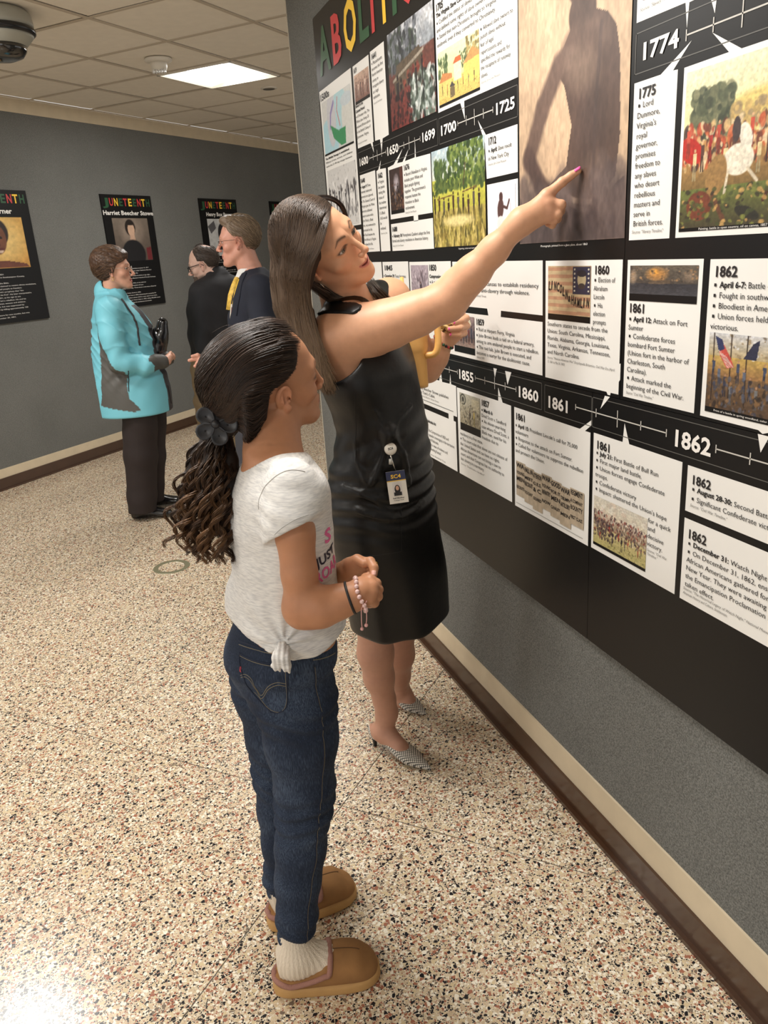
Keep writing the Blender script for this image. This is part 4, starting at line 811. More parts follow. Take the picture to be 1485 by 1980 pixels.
# ------------------------------------------------------------------ head
class Head:
    def __init__(s, origin, F, U, scale=1.0, mouth=0.0012, wide=1.0, nose=1.0, male=0.0, proj=0.0, smile=0.0015):
        s.o = np.array(origin, float); F = nrm(F); U = np.array(U, float); U = nrm(U-F*(U@F)); s.R = np.stack([np.cross(F, U), F, U], 1); s.s = scale
        s.mouth = mouth; s.wide = wide; s.nose = nose; s.male = male; s.proj = proj; s.smile = smile
    def loc(s, p): return (p-s.o)@s.R/s.s
    def pt(s, x, y, z): return s.o+s.R@np.array([x, y, z])*s.s
    def __call__(s, P):
        p = s.loc(P); ax = np.abs(p[:, 0])/s.wide; q = np.column_stack([ax, p[:, 1], p[:, 2]]); m = s.male; n_ = s.nose
        d = d_ell(q, (0, -.012, .034), (.0735, .094, .086))
        d = smin(d, d_ell(q, (0, .026, .004), (.062, .059, .072)), .02)
        d = smin(d, d_ell(q, (0, .040, -.056), (.044, .043, .054)), .022)
        d = smin(d, d_cap(q, (.050, -.004, -.048), (.016+.004*m, .062, -.098-.004*m), .017+.003*m, .0155+.002*m), .026)
        d = smin(d, d_ell(q, (0, .075+.002*m, -.100-.004*m), (.016+.004*m, .015, .014)), .02)
        d = smin(d, d_ell(q, (.040, .053, -.027), (.021, .022, .018)), .022)
        d = smin(d, d_cap(q, (.014, .0815, .021), (.044, .065, .019), .0070+.0015*m, .006), .024)
        d = smax(d, -d_ell(q, (.031, .097, .001), (.017, .015, .0125)), .014)
        d = smin(d, d_cap(q, (0, .0855, .010), (0, .109-s.proj, -.030), .0062*n_, .0080*n_), .013)
        d = smin(d, d_ell(q, (0, .1105-s.proj, -.0335), (.0088*n_, .0085*n_, .0078*n_)), .005)
        d = smin(d, d_ell(q, (.0112*n_, .0995-s.proj*.8, -.0385), (.0062, .0088, .0068)), .0075)
        d = smax(d, -d_ell(q, (.0056, .1035-s.proj, -.0462), (.0031, .0052, .004)), .0025)
        # eyelids and the opening between them
        d = smin(d, d_ell(q, (.031, .0705, .0), (.0165, .0142, .0138)), .004)
        open_ = np.maximum(np.abs(p[:, 2]-0.0002)-0.0045*np.sqrt(np.maximum(0, 1-((ax-.031)/.0138)**2)), np.abs(ax-.031)-.0135)
        open_ = np.maximum(open_, .060-q[:, 1]); d = smax(d, -open_, .0014)
        # mouth, its corners lifted by the smile
        face = q; q = q.copy(); q[:, 2] -= s.smile*np.minimum((ax/.0215)**2, 1.6)
        d = smin(d, d_ell(q, (0, .068, -.068), (.027, .0245, .022)), .014)
        d = smin(d, d_cap(q, (.003, .0905, -.0625), (.0215, .0815, -.0672), .0040, .0016), .003)
        d = smin(d, d_cap(q, (0, .0890, -.0738), (.018, .0815, -.0700), .0050, .0020), .0035)
        mo = s.mouth; sl = d_cap(q, (0, .0985, -.0680), (.0215, .0850, -.0678), mo, mo*.5); d = smax(d, -sl, .0018)
        if mo > .002: d = smax(d, -d_ell(q, (0, .088, -.0680), (.017, .012, mo*1.15)), .001)
        # ear
        q = face
        R = EARR; d = smin(d, d_ell(q, (.0765, -.008, -.006), (.0058, .0165, .0305), R), .006)
        d = smin(d, d_ell(q, (.0745, -.001, -.034), (.005, .0075, .009), R), .006)
        d = smax(d, -d_ell(q, (.0845, -.005, -.001), (.0062, .0105, .0215), R), .003)
        d = smin(d, d_cap(q, (.0775, -.011, .010), (.0785, -.011, -.018), .0022, .0022), .003)
        d = smax(d, -d_ell(q, (.080, .001, -.012), (.005, .0042, .006)), .002)
        return d*s.s
    def bbox(s): r = .15*s.s; return s.o-r, s.o+r
    def eyes(s, parent, iris=(0.12,0.09,0.06)):
        for sx in (1, -1):
            c = s.pt(sx*.031*s.wide, .0700, 0); g = s.R@np.array([0, 1, 0]); V = []; F = []; colr = []
            n, m = 20, 16; ax = g; e1 = s.R[:, 0]; e2 = s.R[:, 2]
            for i in range(m+1):
                t = PI*i/m
                for j in range(n):
                    a = 2*PI*j/n; V.append(c+0.0126*s.s*(math.cos(t)*ax+math.sin(t)*(math.cos(a)*e1+math.sin(a)*e2)))
                    an = math.degrees(t); colr.append((.01,.01,.01) if an < 12 else (iris if an < 36 else (.72,.68,.64)))
            for i in range(m):
                for j in range(n): F.append((i*n+j, (i+1)*n+j, (i+1)*n+(j+1) % n, i*n+(j+1) % n))
            mesh_obj('eyeball', V, F, M_EYE, parent, True, cols=np.array(colr))
    def colors(s, P, base, lip=(.42,.13,.12), brow=(.05,.035,.025), browa=0.85, stubble=None, cheek=.12):
        """skin colour per vertex: lips, brows, lash line, warm cheeks"""
        p = s.loc(P); c = np.tile(np.array(base, float), (len(P), 1)); ax = np.abs(p[:, 0])/s.wide; y, z = p[:, 1], p[:, 2]
        def mixc(m, col):
            nonlocal c
            m = np.clip(m, 0, 1)[:, None]; c = c*(1-m)+np.array(col)*m
        mixc(cheek*np.exp(-((ax-.042)/.018)**2-((z+.032)/.018)**2)*(y > .03), (.62,.20,.14)); mixc(cheek*np.exp(-(ax/.014)**2-((z+.035)/.014)**2)*(y > .09), (.62,.22,.16))
        mixc(cheek*1.2*((ax > .074) & (y < .02) & (z > -.05) & (z < .03)), (.60,.22,.16))
        hw = np.sqrt(np.maximum(0, 1-(ax/.0235)**2)); zc = -.0680+s.smile*np.minimum((ax/.0215)**2, 1.6); up = (z-zc)/(.0075*hw+1e-4); dn = (zc-z)/(.0098*hw+1e-4)
        mixc(np.clip((1-np.maximum(up, dn))*3.5, 0, 1)*(y > .06)*(ax < .0235)*.85, lip)
        bz = .0242+.0042*np.sin((ax-.014)/.032*PI)-.005*np.clip((ax-.034)/.014, 0, 1); th = .0034*(1-np.clip((ax-.03)/.022, 0, .7)); mixc(np.exp(-((z-bz)/th)**2)*browa*np.clip((ax-.011)*400, 0, 1)*np.clip((.049-ax)*250, 0, 1)*(y > .04), brow)
        rr = np.sqrt(((ax-.031)/.0150)**2+((z-.0004)/.0062)**2); mixc(np.exp(-((rr-1.0)/.18)**2)*(.95*(z > 0)+.45*(z <= 0))*(y > .055), (.03,.02,.018))
        if stubble: mixc(stubble[0]*np.clip((-.052-z)*60, 0, 1)*np.clip((ax*0+y+.01)*40, 0, 1)*(1-np.exp(-((z+.069)/.005)**2-(ax/.022)**2)), stubble[1])
        return c
_a = math.radians(-12); EARR = np.array([[1,0,0],[0,math.cos(_a),-math.sin(_a)],[0,math.sin(_a),math.cos(_a)]])@np.array([[math.cos(.35),0,math.sin(.35)],[0,1,0],[-math.sin(.35),0,math.cos(.35)]])@np.array([[math.cos(-.28),-math.sin(-.28),0],[math.sin(-.28),math.cos(-.28),0],[0,0,1.0]])
M_EYE = mat('eye', rough=0.12, attr='Col', spec=0.6)
def skin_mat(name): return mat(name, rough=0.48, attr='Col', noise=0.05, nscale=60, bump=0.12, bscale=900, sss=0.12, spec=0.4, bdist=0.0006)
M_SKIN = skin_mat('skin')
def hair_mat(name, a, b, rough=0.46):
    """a: root colour, b: lighter streak colour; per-strand shade from the colour attribute"""
    m = mat(name, rough=rough, attr='Col', spec=0.5); m.node_tree.nodes['Principled BSDF'].inputs['Anisotropic'].default_value = 0.4; return m
# ------------------------------------------------------------------ strands
def resample(P, n):
    P = np.asarray(P, float); D = cr_dense(P, 8); L = np.concatenate([[0], np.cumsum(np.linalg.norm(np.diff(D, axis=0), axis=1))]); t = np.linspace(0, L[-1], n); return np.stack([np.interp(t, L, D[:, i]) for i in range(3)], 1)
def strands_mesh(name, curves, r, cols, m, parent, taper=0.5, sides=3):
    """curves: list of (K,3) arrays of equal length; r: radius; cols: colour per strand (root, tip)"""
    Cv = np.stack(curves); N, K, _ = Cv.shape; T = np.gradient(Cv, axis=1); T /= np.linalg.norm(T, axis=2, keepdims=True)+1e-12
    up = np.array([.31, .52, .79]); n1 = np.cross(T, up); n1 /= np.linalg.norm(n1, axis=2, keepdims=True)+1e-9; n2 = np.cross(T, n1)
    rad = (np.array(r).reshape(-1, 1) if not np.isscalar(r) else np.full((N, 1), r))*(1-(1-taper)*np.linspace(0, 1, K)[None]**2)*np.clip(.3+7*np.linspace(0, 1, K)[None], 0, 1)
    V = []
    for j in range(sides):
        a = 2*PI*j/sides; V.append(Cv+rad[..., None]*(math.cos(a)*n1+math.sin(a)*n2))
    V = np.stack(V, 2).reshape(-1, 3); idx = np.arange(N*K*sides).reshape(N, K, sides); F = []
    for j in range(sides):
        j2 = (j+1) % sides; F.append(np.stack([idx[:, :-1, j], idx[:, :-1, j2], idx[:, 1:, j2], idx[:, 1:, j]], -1).reshape(-1, 4))
    t = np.linspace(0, 1, K)[None, :, None]; c0 = np.array([c[0] for c in cols])[:, None]; c1 = np.array([c[1] for c in cols])[:, None]; CC = (c0*(1-t)+c1*t)
    CC = np.repeat(CC[:, :, None, :], sides, 2).reshape(-1, 3)
    return mesh_obj(name, V, np.concatenate(F), m, parent, True, cols=CC)
def blend_guides(G, s, n):
    """G: list of equally sampled guides; s in 0..1 across them"""
    x = s*(len(G)-1); i = min(int(x), len(G)-2); f = x-i; return G[i]*(1-f)+G[i+1]*f
def push_all(curves, f, offs, it=3):
    """keep strands outside a surface; one offset per strand"""
    K = len(curves[0]); P = np.concatenate(curves); o = np.repeat(offs, K); q = np.floor(P/0.10).astype(int); key = (q[:, 0]*1000+q[:, 1])*1000+q[:, 2]; srt = np.argsort(key, kind='stable'); cut = np.flatnonzero(np.diff(key[srt]))+1
    for seg in np.split(srt, cut): P[seg] = push_out(P[seg], f, o[seg], it)
    return list(P.reshape(-1, K, 3))
def push_out(P, f, off, it=3):
    for _ in range(it):
        d = f(P); 
        if not (d < off).any(): break
        e = .002; G = np.stack([f(P+np.eye(3)[i]*e)-d for i in range(3)], 1)/e; G /= np.linalg.norm(G, axis=1)[:, None]+1e-6; m = d < off; P = P+(m*(off-d))[:, None]*G
    return P
def finger(F, pts, rs, k=0.006):
    """a finger rooted in the palm with knuckles"""
    for i in range(len(pts)-1): F.cap(pts[i], pts[i+1], rs[i], rs[i+1], k if i == 0 else 0.0025)
    return F
def nail(parent, tip, back, up, r=0.0062, L=0.010, m=None):
    """a slightly domed nail plate on the finger end"""
    t = nrm(np.array(tip)-np.array(back)); up = np.array(up, float); up = nrm(up-t*(up@t)); s = np.cross(t, up); V = []; Fc = []
    n, k = 6, 6
    for i in range(k+1):
        u = i/k; w = r*(0.92 if u < .75 else 0.92*math.sqrt(max(0.02, 1-((u-.75)/.27)**2)))
        for j in range(n+1):
            a = (j/n-.5)*1.9; V.append(np.array(tip)+t*(L*(u-.55))+s*w*math.sin(a)+up*(r*1.10*math.cos(a)-.0002+.0004*0))
    for i in range(k):
        for j in range(n): Fc.append((i*(n+1)+j, i*(n+1)+j+1, (i+1)*(n+1)+j+1, (i+1)*(n+1)+j))
    o = mesh_obj('fingernail', V, Fc, m, parent, True); so = o.modifiers.new('s', 'SOLIDIFY'); so.thickness = 0.0007; so.offset = 1; return o
# ------------------------------------------------------------------ tools for figures
def stack_dir(F, o, e, s, us, cs, ct, A, B, k=0.01, op='u', n=2.0, ext=0.0):
    """sections along axis e from o: centre offset cs along s and ct along e x s, half sizes A (s) and B (third axis)"""
    o = np.array(o, float); e = nrm(e); s = np.array(s, float); s = nrm(s-e*(s@e)); t = np.cross(s, e); D = cr_dense(np.column_stack([us, cs, ct, A, B]), 6); u_ = D[:, 0]; oo = np.argsort(u_); D = D[oo]; u_ = D[:, 0]
    def f(p):
        q = p-o; u = q@e; uc = np.clip(u, u_[0], u_[-1]); c1, c2, a, b = (np.interp(uc, u_, D[:, i]) for i in (1, 2, 3, 4)); a = np.maximum(a, .002); b = np.maximum(b, .002)
        x, y = np.abs(q@s-c1), np.abs(q@t-c2)
        if n == 2.0: k0 = np.sqrt((x/a)**2+(y/b)**2)+1e-9; k1 = np.sqrt((x/a**2)**2+(y/b**2)**2)+1e-9; d = k0*(k0-1)/k1
        else: k0 = ((x/a)**n+(y/b)**n+1e-12)**(1/n); d = (np.sqrt(x*x+y*y)+1e-9)*(1-1/k0)
        d = np.maximum(d, -np.minimum(a, b)); ov = np.maximum(u_[0]-u, u-u_[-1])
        return np.where(ov > 0, np.sqrt(np.maximum(d, 0)**2+ov**2), smax(d, ov, .004))
    ends = []
    for i in range(len(us)):
        c = o+e*us[i]+s*cs[i]+t*ct[i]; ends.append(c)
    ends = np.array(ends); m = max(max(A), max(B))+k+.01; F.fn(f, ends.min(0)-m, ends.max(0)+m, k, op); return F
def hit(f, px, py, d0=0.6, d1=7.0, off=0.0):
    """point where the line of sight meets a surface"""
    r = at(px, py, 1)-CAMP; L = np.linalg.norm(r); r = r/L; t = d0*L
    for _ in range(400):
        q = CAMP+r*t; d = float(f(q[None])[0])-off
        if d < 0.0004: return q
        t += max(0.0008, d*0.6)
        if t > d1*L: return None
    return q
def on_surface(P, f, off=0.0):
    P = np.array(P, float)
    for _ in range(6):
        d = f(P); e = .0015; G = np.stack([f(P+np.eye(3)[i]*e)-d for i in range(3)], 1)/e; P = P-((d-off)/(np.sum(G*G, 1)+1e-6))[:, None]*G
    return P
def hits(f, pts, off=0.0, n=None):
    P = [hit(f, x, y) for x, y in pts]; P = np.array([q for q in P if q is not None])
    if len(P) < 3: return P
    if n: P = on_surface(resample(P, n), f, off)
    elif off: P = on_surface(P, f, off)
    return P
def fmesh(name, f, lo, hi, h, m, parent, cols=None, proj=2, keep=None):
    V, F = mesh_field(f, lo, hi, h, proj)
    if keep: V, F = clip_mesh(V, F, keep)
    return mesh_obj(name, V, F, m, parent, True, cols=None if cols is None else cols(V))
def bounds(pts, m=0.1): P = np.array(pts, float).reshape(-1, 3); return P.min(0)-m, P.max(0)+m
HOR_R = np.array([hy, -hx, 0.0]); HOR_A = np.array([hx, hy, 0.0])      # to the right of the view, away from the viewer
def hdir(r, a): return nrm(HOR_R*r+HOR_A*a)
def text_decal(txt, f, center, right, up, cap, m, parent, bold=True, width=None, off=0.0008, name='print', rot=0.0):
    """lettering laid on a curved surface"""
    v, fc, adv = glyphs(txt, bold); sc = cap/CAP; kx = (width/(adv-.06)) if width else sc*.9; X = (v[:, 0]-(adv-.06)/2)*kx; Z = v[:, 1]*sc-cap/2; c, s = math.cos(rot), math.sin(rot)
    P = np.array(center)+(X*c-Z*s)[:, None]*nrm(right)+(X*s+Z*c)[:, None]*nrm(up)
    if f is not None: P = on_surface(P, f, off)
    return mesh_obj(name, P, fc, m, parent)
# ------------------------------------------------------------------ the woman in black
def woman():
    root = empty('person', (0.68, 2.05, 0), 'woman with long straight brown hair in a sleeveless black dress pointing at the sepia photograph', 'person')
    MW = np.array([1, 1, 1])
    HD_ = Head((0.531, 1.928, 1.568), (.548, -.833, .080), (-.585, -.313, .748), 1.0, mouth=.0026, nose=.93, smile=.0050)
    base = C8(214, 162, 128)
    Fb = nrm([.639, -.772, 0]); Sb = np.array([Fb[1], -Fb[0], 0])            # Sb: her right side
    rsh, lsh = at(652, 656, 1.94), at(752, 583, 2.15); elb = at(862, 581, 1.86); wri = at(999, 437, 1.745)
    neck0 = at(672, 622, 2.03)
    lv = [(775,1195,2.35,.170,.135), (764,1110,2.29,.176,.138), (748,1040,2.235,.184,.138), (738,965,2.19,.187,.134), (737,900,2.15,.172,.124), (740,840,2.11,.148,.112), (733,795,2.08,.146,.108), (718,745,2.055,.152,.112), (708,700,2.04,.156,.110), (704,660,2.03,.146,.092), (698,632,2.03,.105,.068)]
    cen = [at(x, y, d) for x, y, d, a, b in lv]; A = [q[3] for q in lv]; B = [q[4] for q in lv]
    # ---- body
    Bd = Field(); Bd.stack([c+np.array([0,0,0.]) for c in cen], [a-.012 for a in A], [b-.012 for b in B], Sb, n=2.1)
    Bd.chain([at(660, 628, 1.985), at(690, 618, 2.05), lsh], [.042, .045, .044], k=.05)
    hb = HD_.pt(0, -.022, -.060); Bd.cap(at(690, 622, 2.05), hb, .056, .053, k=.05); Bd.cap(neck0, HD_.pt(0, .010, -.070), .045, .043, k=.045)
    # pointing arm
    Bd.ell(rsh, (.060, .060, .060), k=.05)
    up = [rsh, at(700, 641, 1.92), at(752, 627, 1.90), at(806, 607, 1.88), elb]; Bd.chain(up, [.060, .060, .054, .0475, .041], k=.04)
    fo = [elb, at(889, 553, 1.845), at(914, 528, 1.82), at(955, 484, 1.785), wri]; Bd.chain(fo, [.041, .0415, .0385, .031, .0245], k=.03)
    Bd.ell(at(867, 588, 1.87), (.035, .035, .035), k=.03)
    # other arm, bent in front of her
    lel = at(826, 712, 2.29); lwr = at(858, 661, 2.245); Bd.ell(lsh, (.052, .052, .052), k=.05); Bd.chain([lsh, at(790, 640, 2.23), lel], [.052, .047, .040], k=.03); Bd.chain([lel, at(842, 690, 2.27), lwr], [.039, .035, .0265], k=.02)
    # ---- dress
    D = Field(); D.stack(cen, A, B, Sb, n=2.15)
    D.chain([at(656, 632, 1.97), at(684, 618, 2.04), at(734, 574, 2.12)], [.052, .050, .045], k=.04)
    D.ell(at(735, 720, 2.00), (.062, .060, .058), k=.05); D.ell(at(690, 740, 1.955), (.060, .058, .056), k=.05)      # bust
    tors = Field(); tors.it = list(Bd.it); sa, sb = hit(tors, 634, 596), hit(tors, 684, 596)
    def folds(P, d):
        z = P[:, 2]; r = P@HOR_R
        w = np.exp(-((z-.93)/.09)**2); d = d-w*.0045*np.sin(z*135+8*r+2*np.sin(r*20))
        w2 = np.exp(-((z-1.06)/.06)**2); d = d-w2*.003*np.sin(z*95-r*60)
        w3 = np.clip((.85-z)/.25, 0, 1); return d-w3*.0025*np.sin(r*55+z*6)
    D.it.append(('w', folds, None, None, 0))
    D.ell(at(658, 680, 1.93)+Sb*.022, (.066, .066, .072), k=.010, op='s'); D.ell(lsh-Sb*.024+np.array([0,0,-.012]), (.062, .062, .078), k=.010, op='s')
    D.it.append(('w', lambda p, d: np.where(np.linalg.norm(p-(sa+sb)/2, axis=1) < .12, np.minimum(d, np.maximum(tors(p)-.0045, d_cap(p, sa, sb, .030, .020))), d), None, None, 0))
    lowers = cen[0][2]
    D.fn(lambda p: (lowers-.004)-p[:, 2]+0*p[:, 0], [-9]*3, [9]*3, .004, 'i')
    kn = hit(D, 752, 838)
    def ridge(pts, r, off=-.002, k=.012):
        P = hits(D, pts, n=12); P = on_surface(P, D0, off); D.chain(list(P), [r*.4]+[r]*(len(P)-2)+[r*.4], k=k)
    D0 = Field(); D0.it = list(D.it)
    ridge([(750,842),(741,880),(728,915),(713,943)], .0095, k=.006); ridge([(713,943),(700,915),(688,880),(686,850)], .006, k=.006); ridge([(757,840),(774,868),(785,900),(788,945)], .0095, k=.006); ridge([(742,838),(735,815),(722,790)], .005); ridge([(758,836),(775,805),(798,780)], .005)
    ridge([(684,948),(710,962),(760,985),(812,965)], .0065); ridge([(690,985),(730,1002),(780,1000),(825,960)], .006); ridge([(660,940),(690,950),(713,946)], .005)
    D.ell(kn+nrm(CAMP-kn)*.002, (.018,.018,.020), k=.02)
    lo, hi = bounds(cen, .24)
    M_DRESS = mat('black_satin', C8(12,11,11), 0.42, spec=0.40, noise=0.08, nscale=30, bump=0.25, bscale=45, bdist=.003)
    dress = fmesh('dress', D, lo, hi, .0060, M_DRESS, root); dress['label'] = 'sleeveless black satin dress'
    # seams of the dress
    for pts in ([(686,760),(687,800),(687,860),(690,905)], [(697,1075),(740,1072),(776,1066)], [(772,930),(778,1000),(776,1066)]):
        MB().tube(hits(D, pts, .0003, 18), .0007, 5).build('seam', M_BLACKS, dress)
    # gold pocket clasp
    q = hit(D, 727, 1092); t = hit(D, 727, 1104); e1 = nrm(t-q); nn = nrm(CAMP-q); e2 = np.cross(e1, nn); mb = MB(); ring = []
    for i in range(20):
        a = 2*PI*i/20; ring.append(q+e1*.009*math.sin(a)+e2*.0055*math.cos(a)+nn*.003)
    mb.tube(ring, .0011, 6, closed=True); mb.ball(q+e1*.012+nn*.003, .0022); mb.build('gold_clasp', M_GOLD, dress, True)
    # legs
    rk = at(724, 1200, 2.35); Bd.cap(at(715, 1080, 2.28), rk, .075, .055, k=.03); Bd.chain([rk, at(726, 1262, 2.40), at(733, 1310, 2.44), at(743, 1352, 2.485)], [.053, .054, .046, .034], k=.02)
    ran = at(748, 1378, 2.51); Bd.cap(at(743, 1352, 2.485), ran, .034, .031, k=.02)
    Bd.cap(at(780, 1080, 2.36), at(772, 1200, 2.55), .075, .052, k=.03); lan = at(775, 1348, 2.79); Bd.chain([at(772, 1200, 2.55), at(770, 1265, 2.64), at(769, 1305, 2.71), at(772, 1333, 2.76), lan], [.052, .053, .042, .033, .031], k=.02)
    # feet in pumps: heel and toe points on the floor
    feet = [(np.array([.612, 2.122, 0]), np.array([.735, 1.909, 0]), ran), (np.array([.742, 2.375, 0]), np.array([.838, 2.196, 0]), lan)]
    sh = []
    for h0, t0, an in feet:
        e = nrm(t0-h0); L = np.linalg.norm(t0-h0); s = np.cross(e, [0,0,1.0]); us = [-.004, .02, .05, .09, .13, .165, .20, L-.003]; us = [u*L/.246 for u in us[:-1]]+[L-.002]
        zt = [.062, .060, .056, .046, .032, .022, .015, .008]; hw = [.014, .027, .030, .031, .037, .037, .024, .004]; hh = [.020, .026, .024, .022, .019, .017, .012, .004]
        stack_dir(Bd, h0, e, s, us, [0]*8, zt, [w*.9 for w in hw], [w*.9 for w in hh], k=.012)
        Bd.chain([an, h0+e*.055+np.array([0,0,.078]), h0+e*.12+np.array([0,0,.048])], [.030, .030, .022], k=.03)
        sh.append((h0, e, s, L, us, zt, hw, hh))
    # hands
    P = lambda x, y, d: at(x, y, d)
    H = Field(); H.chain([wri, P(1012, 424, 1.740)], [.0245, .026], k=.02)
    R3 = lambda a, b: np.stack([nrm(a), nrm(np.cross(b, a)), nrm(np.cross(a, np.cross(b, a)))], 1)
    mcp = [P(1057, 378, 1.722), P(1061, 392, 1.722), P(1062, 406, 1.727), P(1060, 419, 1.733)]
    for q, r in zip(mcp, (.0135, .0135, .0130, .0120)): H.cap(P(1010, 428, 1.742), q, .022, r, k=.016)
    finger(H, [mcp[0], P(1087, 352, 1.712), P(1104, 339.5, 1.704), P(1118, 330.5, 1.6975)], [.0122, .0100, .0088, .0072], .010); H.ell(P(1087, 352, 1.711), (.0104,)*3, k=.003)
    finger(H, [mcp[1], P(1085, 396, 1.715), P(1084, 408, 1.742), P(1066, 404, 1.760)], [.0125, .0108, .0098, .0085], .006); finger(H, [mcp[2], P(1079, 414, 1.722), P(1078, 423, 1.748), P(1064, 416, 1.765)], [.0120, .0102, .0092, .008], .006); finger(H, [mcp[3], P(1072, 426, 1.735), P(1068, 435, 1.752), P(1059, 432, 1.765)], [.0112, .0092, .0082, .0072], .006)
    finger(H, [P(1020, 415, 1.765), P(1042, 400, 1.785), P(1062, 392, 1.782), P(1076, 396, 1.772)], [.016, .0135, .0115, .0095], .012)      # thumb, folded behind
    for q in mcp: H.ell(q+nrm(CAMP-q)*.005, (.0085,)*3, k=.010)
    # left hand round the wrapped snack
    H2 = Field(); H2.cap(lwr, P(866, 650, 2.240), .0265, .026, k=.01); m2 = [P(884, 606, 2.235), P(893, 616, 2.235), P(895, 630, 2.240), P(892, 643, 2.240)]
    for q, r in zip(m2, (.014, .013, .013, .012)): H2.cap(P(867, 648, 2.245), q, .022, r, k=.018)
    tips = [[P(893, 603, 2.205), P(884, 606, 2.185), P(874, 612, 2.180)], [P(901, 615, 2.205), P(893, 620, 2.180), P(879, 623.5, 2.170)], [P(902, 630, 2.210), P(890, 634, 2.177), P(870, 636, 2.170)], [P(897, 644, 2.215), P(887, 647, 2.185), P(873, 646.5, 2.180)]]
    for a, t3 in zip(m2, tips): finger(H2, [a]+t3, [.0118, .0102, .0092, .0076], .006)
    finger(H2, [P(868, 640, 2.225), P(862, 628, 2.210), P(866, 614, 2.200)], [.014, .012, .0095], .012)
    for Hf in (H, H2):
        for it in Hf.it: pass
    full = Field(); full.it = list(Bd.it)+list(H.it)+list(H2.it); lo_h, hi_h = HD_.bbox(); full.fn(HD_, lo_h, hi_h, .018)
    lo, hi = bounds(cen+[rsh, lsh, elb, wri, lel, ran, lan, HD_.o]+[f[1] for f in feet]+[f[0] for f in feet]+[P(1121, 325, 1.7)], .13); lo[2] = -.01
    hb_lo, hb_hi = HD_.o-.162, HD_.o+.162; hn = P(1050, 400, 1.74); h2 = P(882, 628, 2.215)
    inhead = lambda c: (HD_.loc(c)[:, 2] > -.115) & (np.linalg.norm(c-HD_.o, axis=1) < .150)
    inh1 = lambda c: np.linalg.norm(c-hn, axis=1) < .105
    inh2 = lambda c: np.linalg.norm(c-h2, axis=1) < .075
    parts = []
    V, F = mesh_field(full, lo, hi, .0058, 1); parts.append(clip_mesh(V, F, lambda c: ~(inhead(c) | inh1(c) | inh2(c))))
    V, F = mesh_field(full, hb_lo, hb_hi, .0016, 1); parts.append(clip_mesh(V, F, lambda c: (HD_.loc(c)[:, 2] > -.121) & (np.linalg.norm(c-HD_.o, axis=1) < .156)))
    V, F = mesh_field(full, hn-.115, hn+.115, .0019, 1); parts.append(clip_mesh(V, F, lambda c: np.linalg.norm(c-hn, axis=1) < .110))
    V, F = mesh_field(full, h2-.085, h2+.085, .0019, 1); parts.append(clip_mesh(V, F, lambda c: np.linalg.norm(c-h2, axis=1) < .080))
    V, F = join_meshes(parts)
    def colr(Vx):
        c = HD_.colors(Vx, base, lip=C8(188, 112, 106), brow=C8(84, 60, 46), browa=1.0)
        leg = np.clip((.62-Vx[:, 2])*30, 0, 1)[:, None]; c = c*(1-leg)+np.array(C8(184, 138, 116))*leg
        for q in mcp+m2: w = np.exp(-(np.linalg.norm(Vx-q, axis=1)/.016)**2)[:, None]*.25; c = c*(1-w)+np.array(C8(206, 130, 112))*w
        return c
    mesh_obj('body', V, F, M_SKIN, root, True, cols=colr(V))
    HD_.eyes(root, (0.10, 0.085, 0.055))
    M_PINK = mat('pink_polish', C8(236, 88, 160), 0.25, coat=.5)
    nail(root, P(1118.5, 329.8, 1.6945), P(1104, 339.5, 1.700), nrm(CAMP-P(1118, 330, 1.7))*.4+np.array([0, 0, .6])+CAMR[:, 0]*-.2, .0062, .014, M_PINK)
    for t3 in tips[1:]:
        b, t = t3[-2], t3[-1]; nail(root, t+nrm(t-b)*.001, b, nrm(CAMP-t), .0062, .013, M_PINK)
    # pumps
    tw = bpy.data.materials.new('tweed_check'); tw.use_nodes = True; nt = tw.node_tree; N = nt.nodes; L_ = nt.links; b = N['Principled BSDF']; geo = N.new('ShaderNodeNewGeometry'); cur = None
    for ang, sc in ((0.35, 330), (1.92, 300)):
        mp = N.new('ShaderNodeMapping'); mp.inputs['Rotation'].default_value = (0, .25, ang); L_.new(geo.outputs['Position'], mp.inputs[0]); wv = N.new('ShaderNodeTexWave'); wv.inputs['Scale'].default_value = sc/3.14/2; wv.inputs['Distortion'].default_value = 1.6; wv.inputs['Detail Scale'].default_value = 40; L_.new(mp.outputs[0], wv.inputs['Vector'])
        cr = N.new('ShaderNodeValToRGB'); cr.color_ramp.elements[0].position = .08; cr.color_ramp.elements[0].color = (.03,.03,.035,1); cr.color_ramp.elements[1].position = .32; cr.color_ramp.elements[1].color = (1,1,1,1); L_.new(wv.outputs[0], cr.inputs[0])
        if cur is None: cur = cr.outputs[0]
        else:
            mx = N.new('ShaderNodeMix'); mx.data_type = 'RGBA'; mx.blend_type = 'MULTIPLY'; mx.inputs[0].default_value = 1; L_.new(cur, mx.inputs[6]); L_.new(cr.outputs[0], mx.inputs[7]); cur = mx.outputs[2]
    mx = N.new('ShaderNodeMix'); mx.data_type = 'RGBA'; mx.blend_type = 'MULTIPLY'; mx.inputs[0].default_value = 1; L_.new(cur, mx.inputs[6]); mx.inputs[7].default_value = (*C8(222,216,204), 1); L_.new(mx.outputs[2], b.inputs['Base Color']); b.inputs['Roughness'].default_value = .8
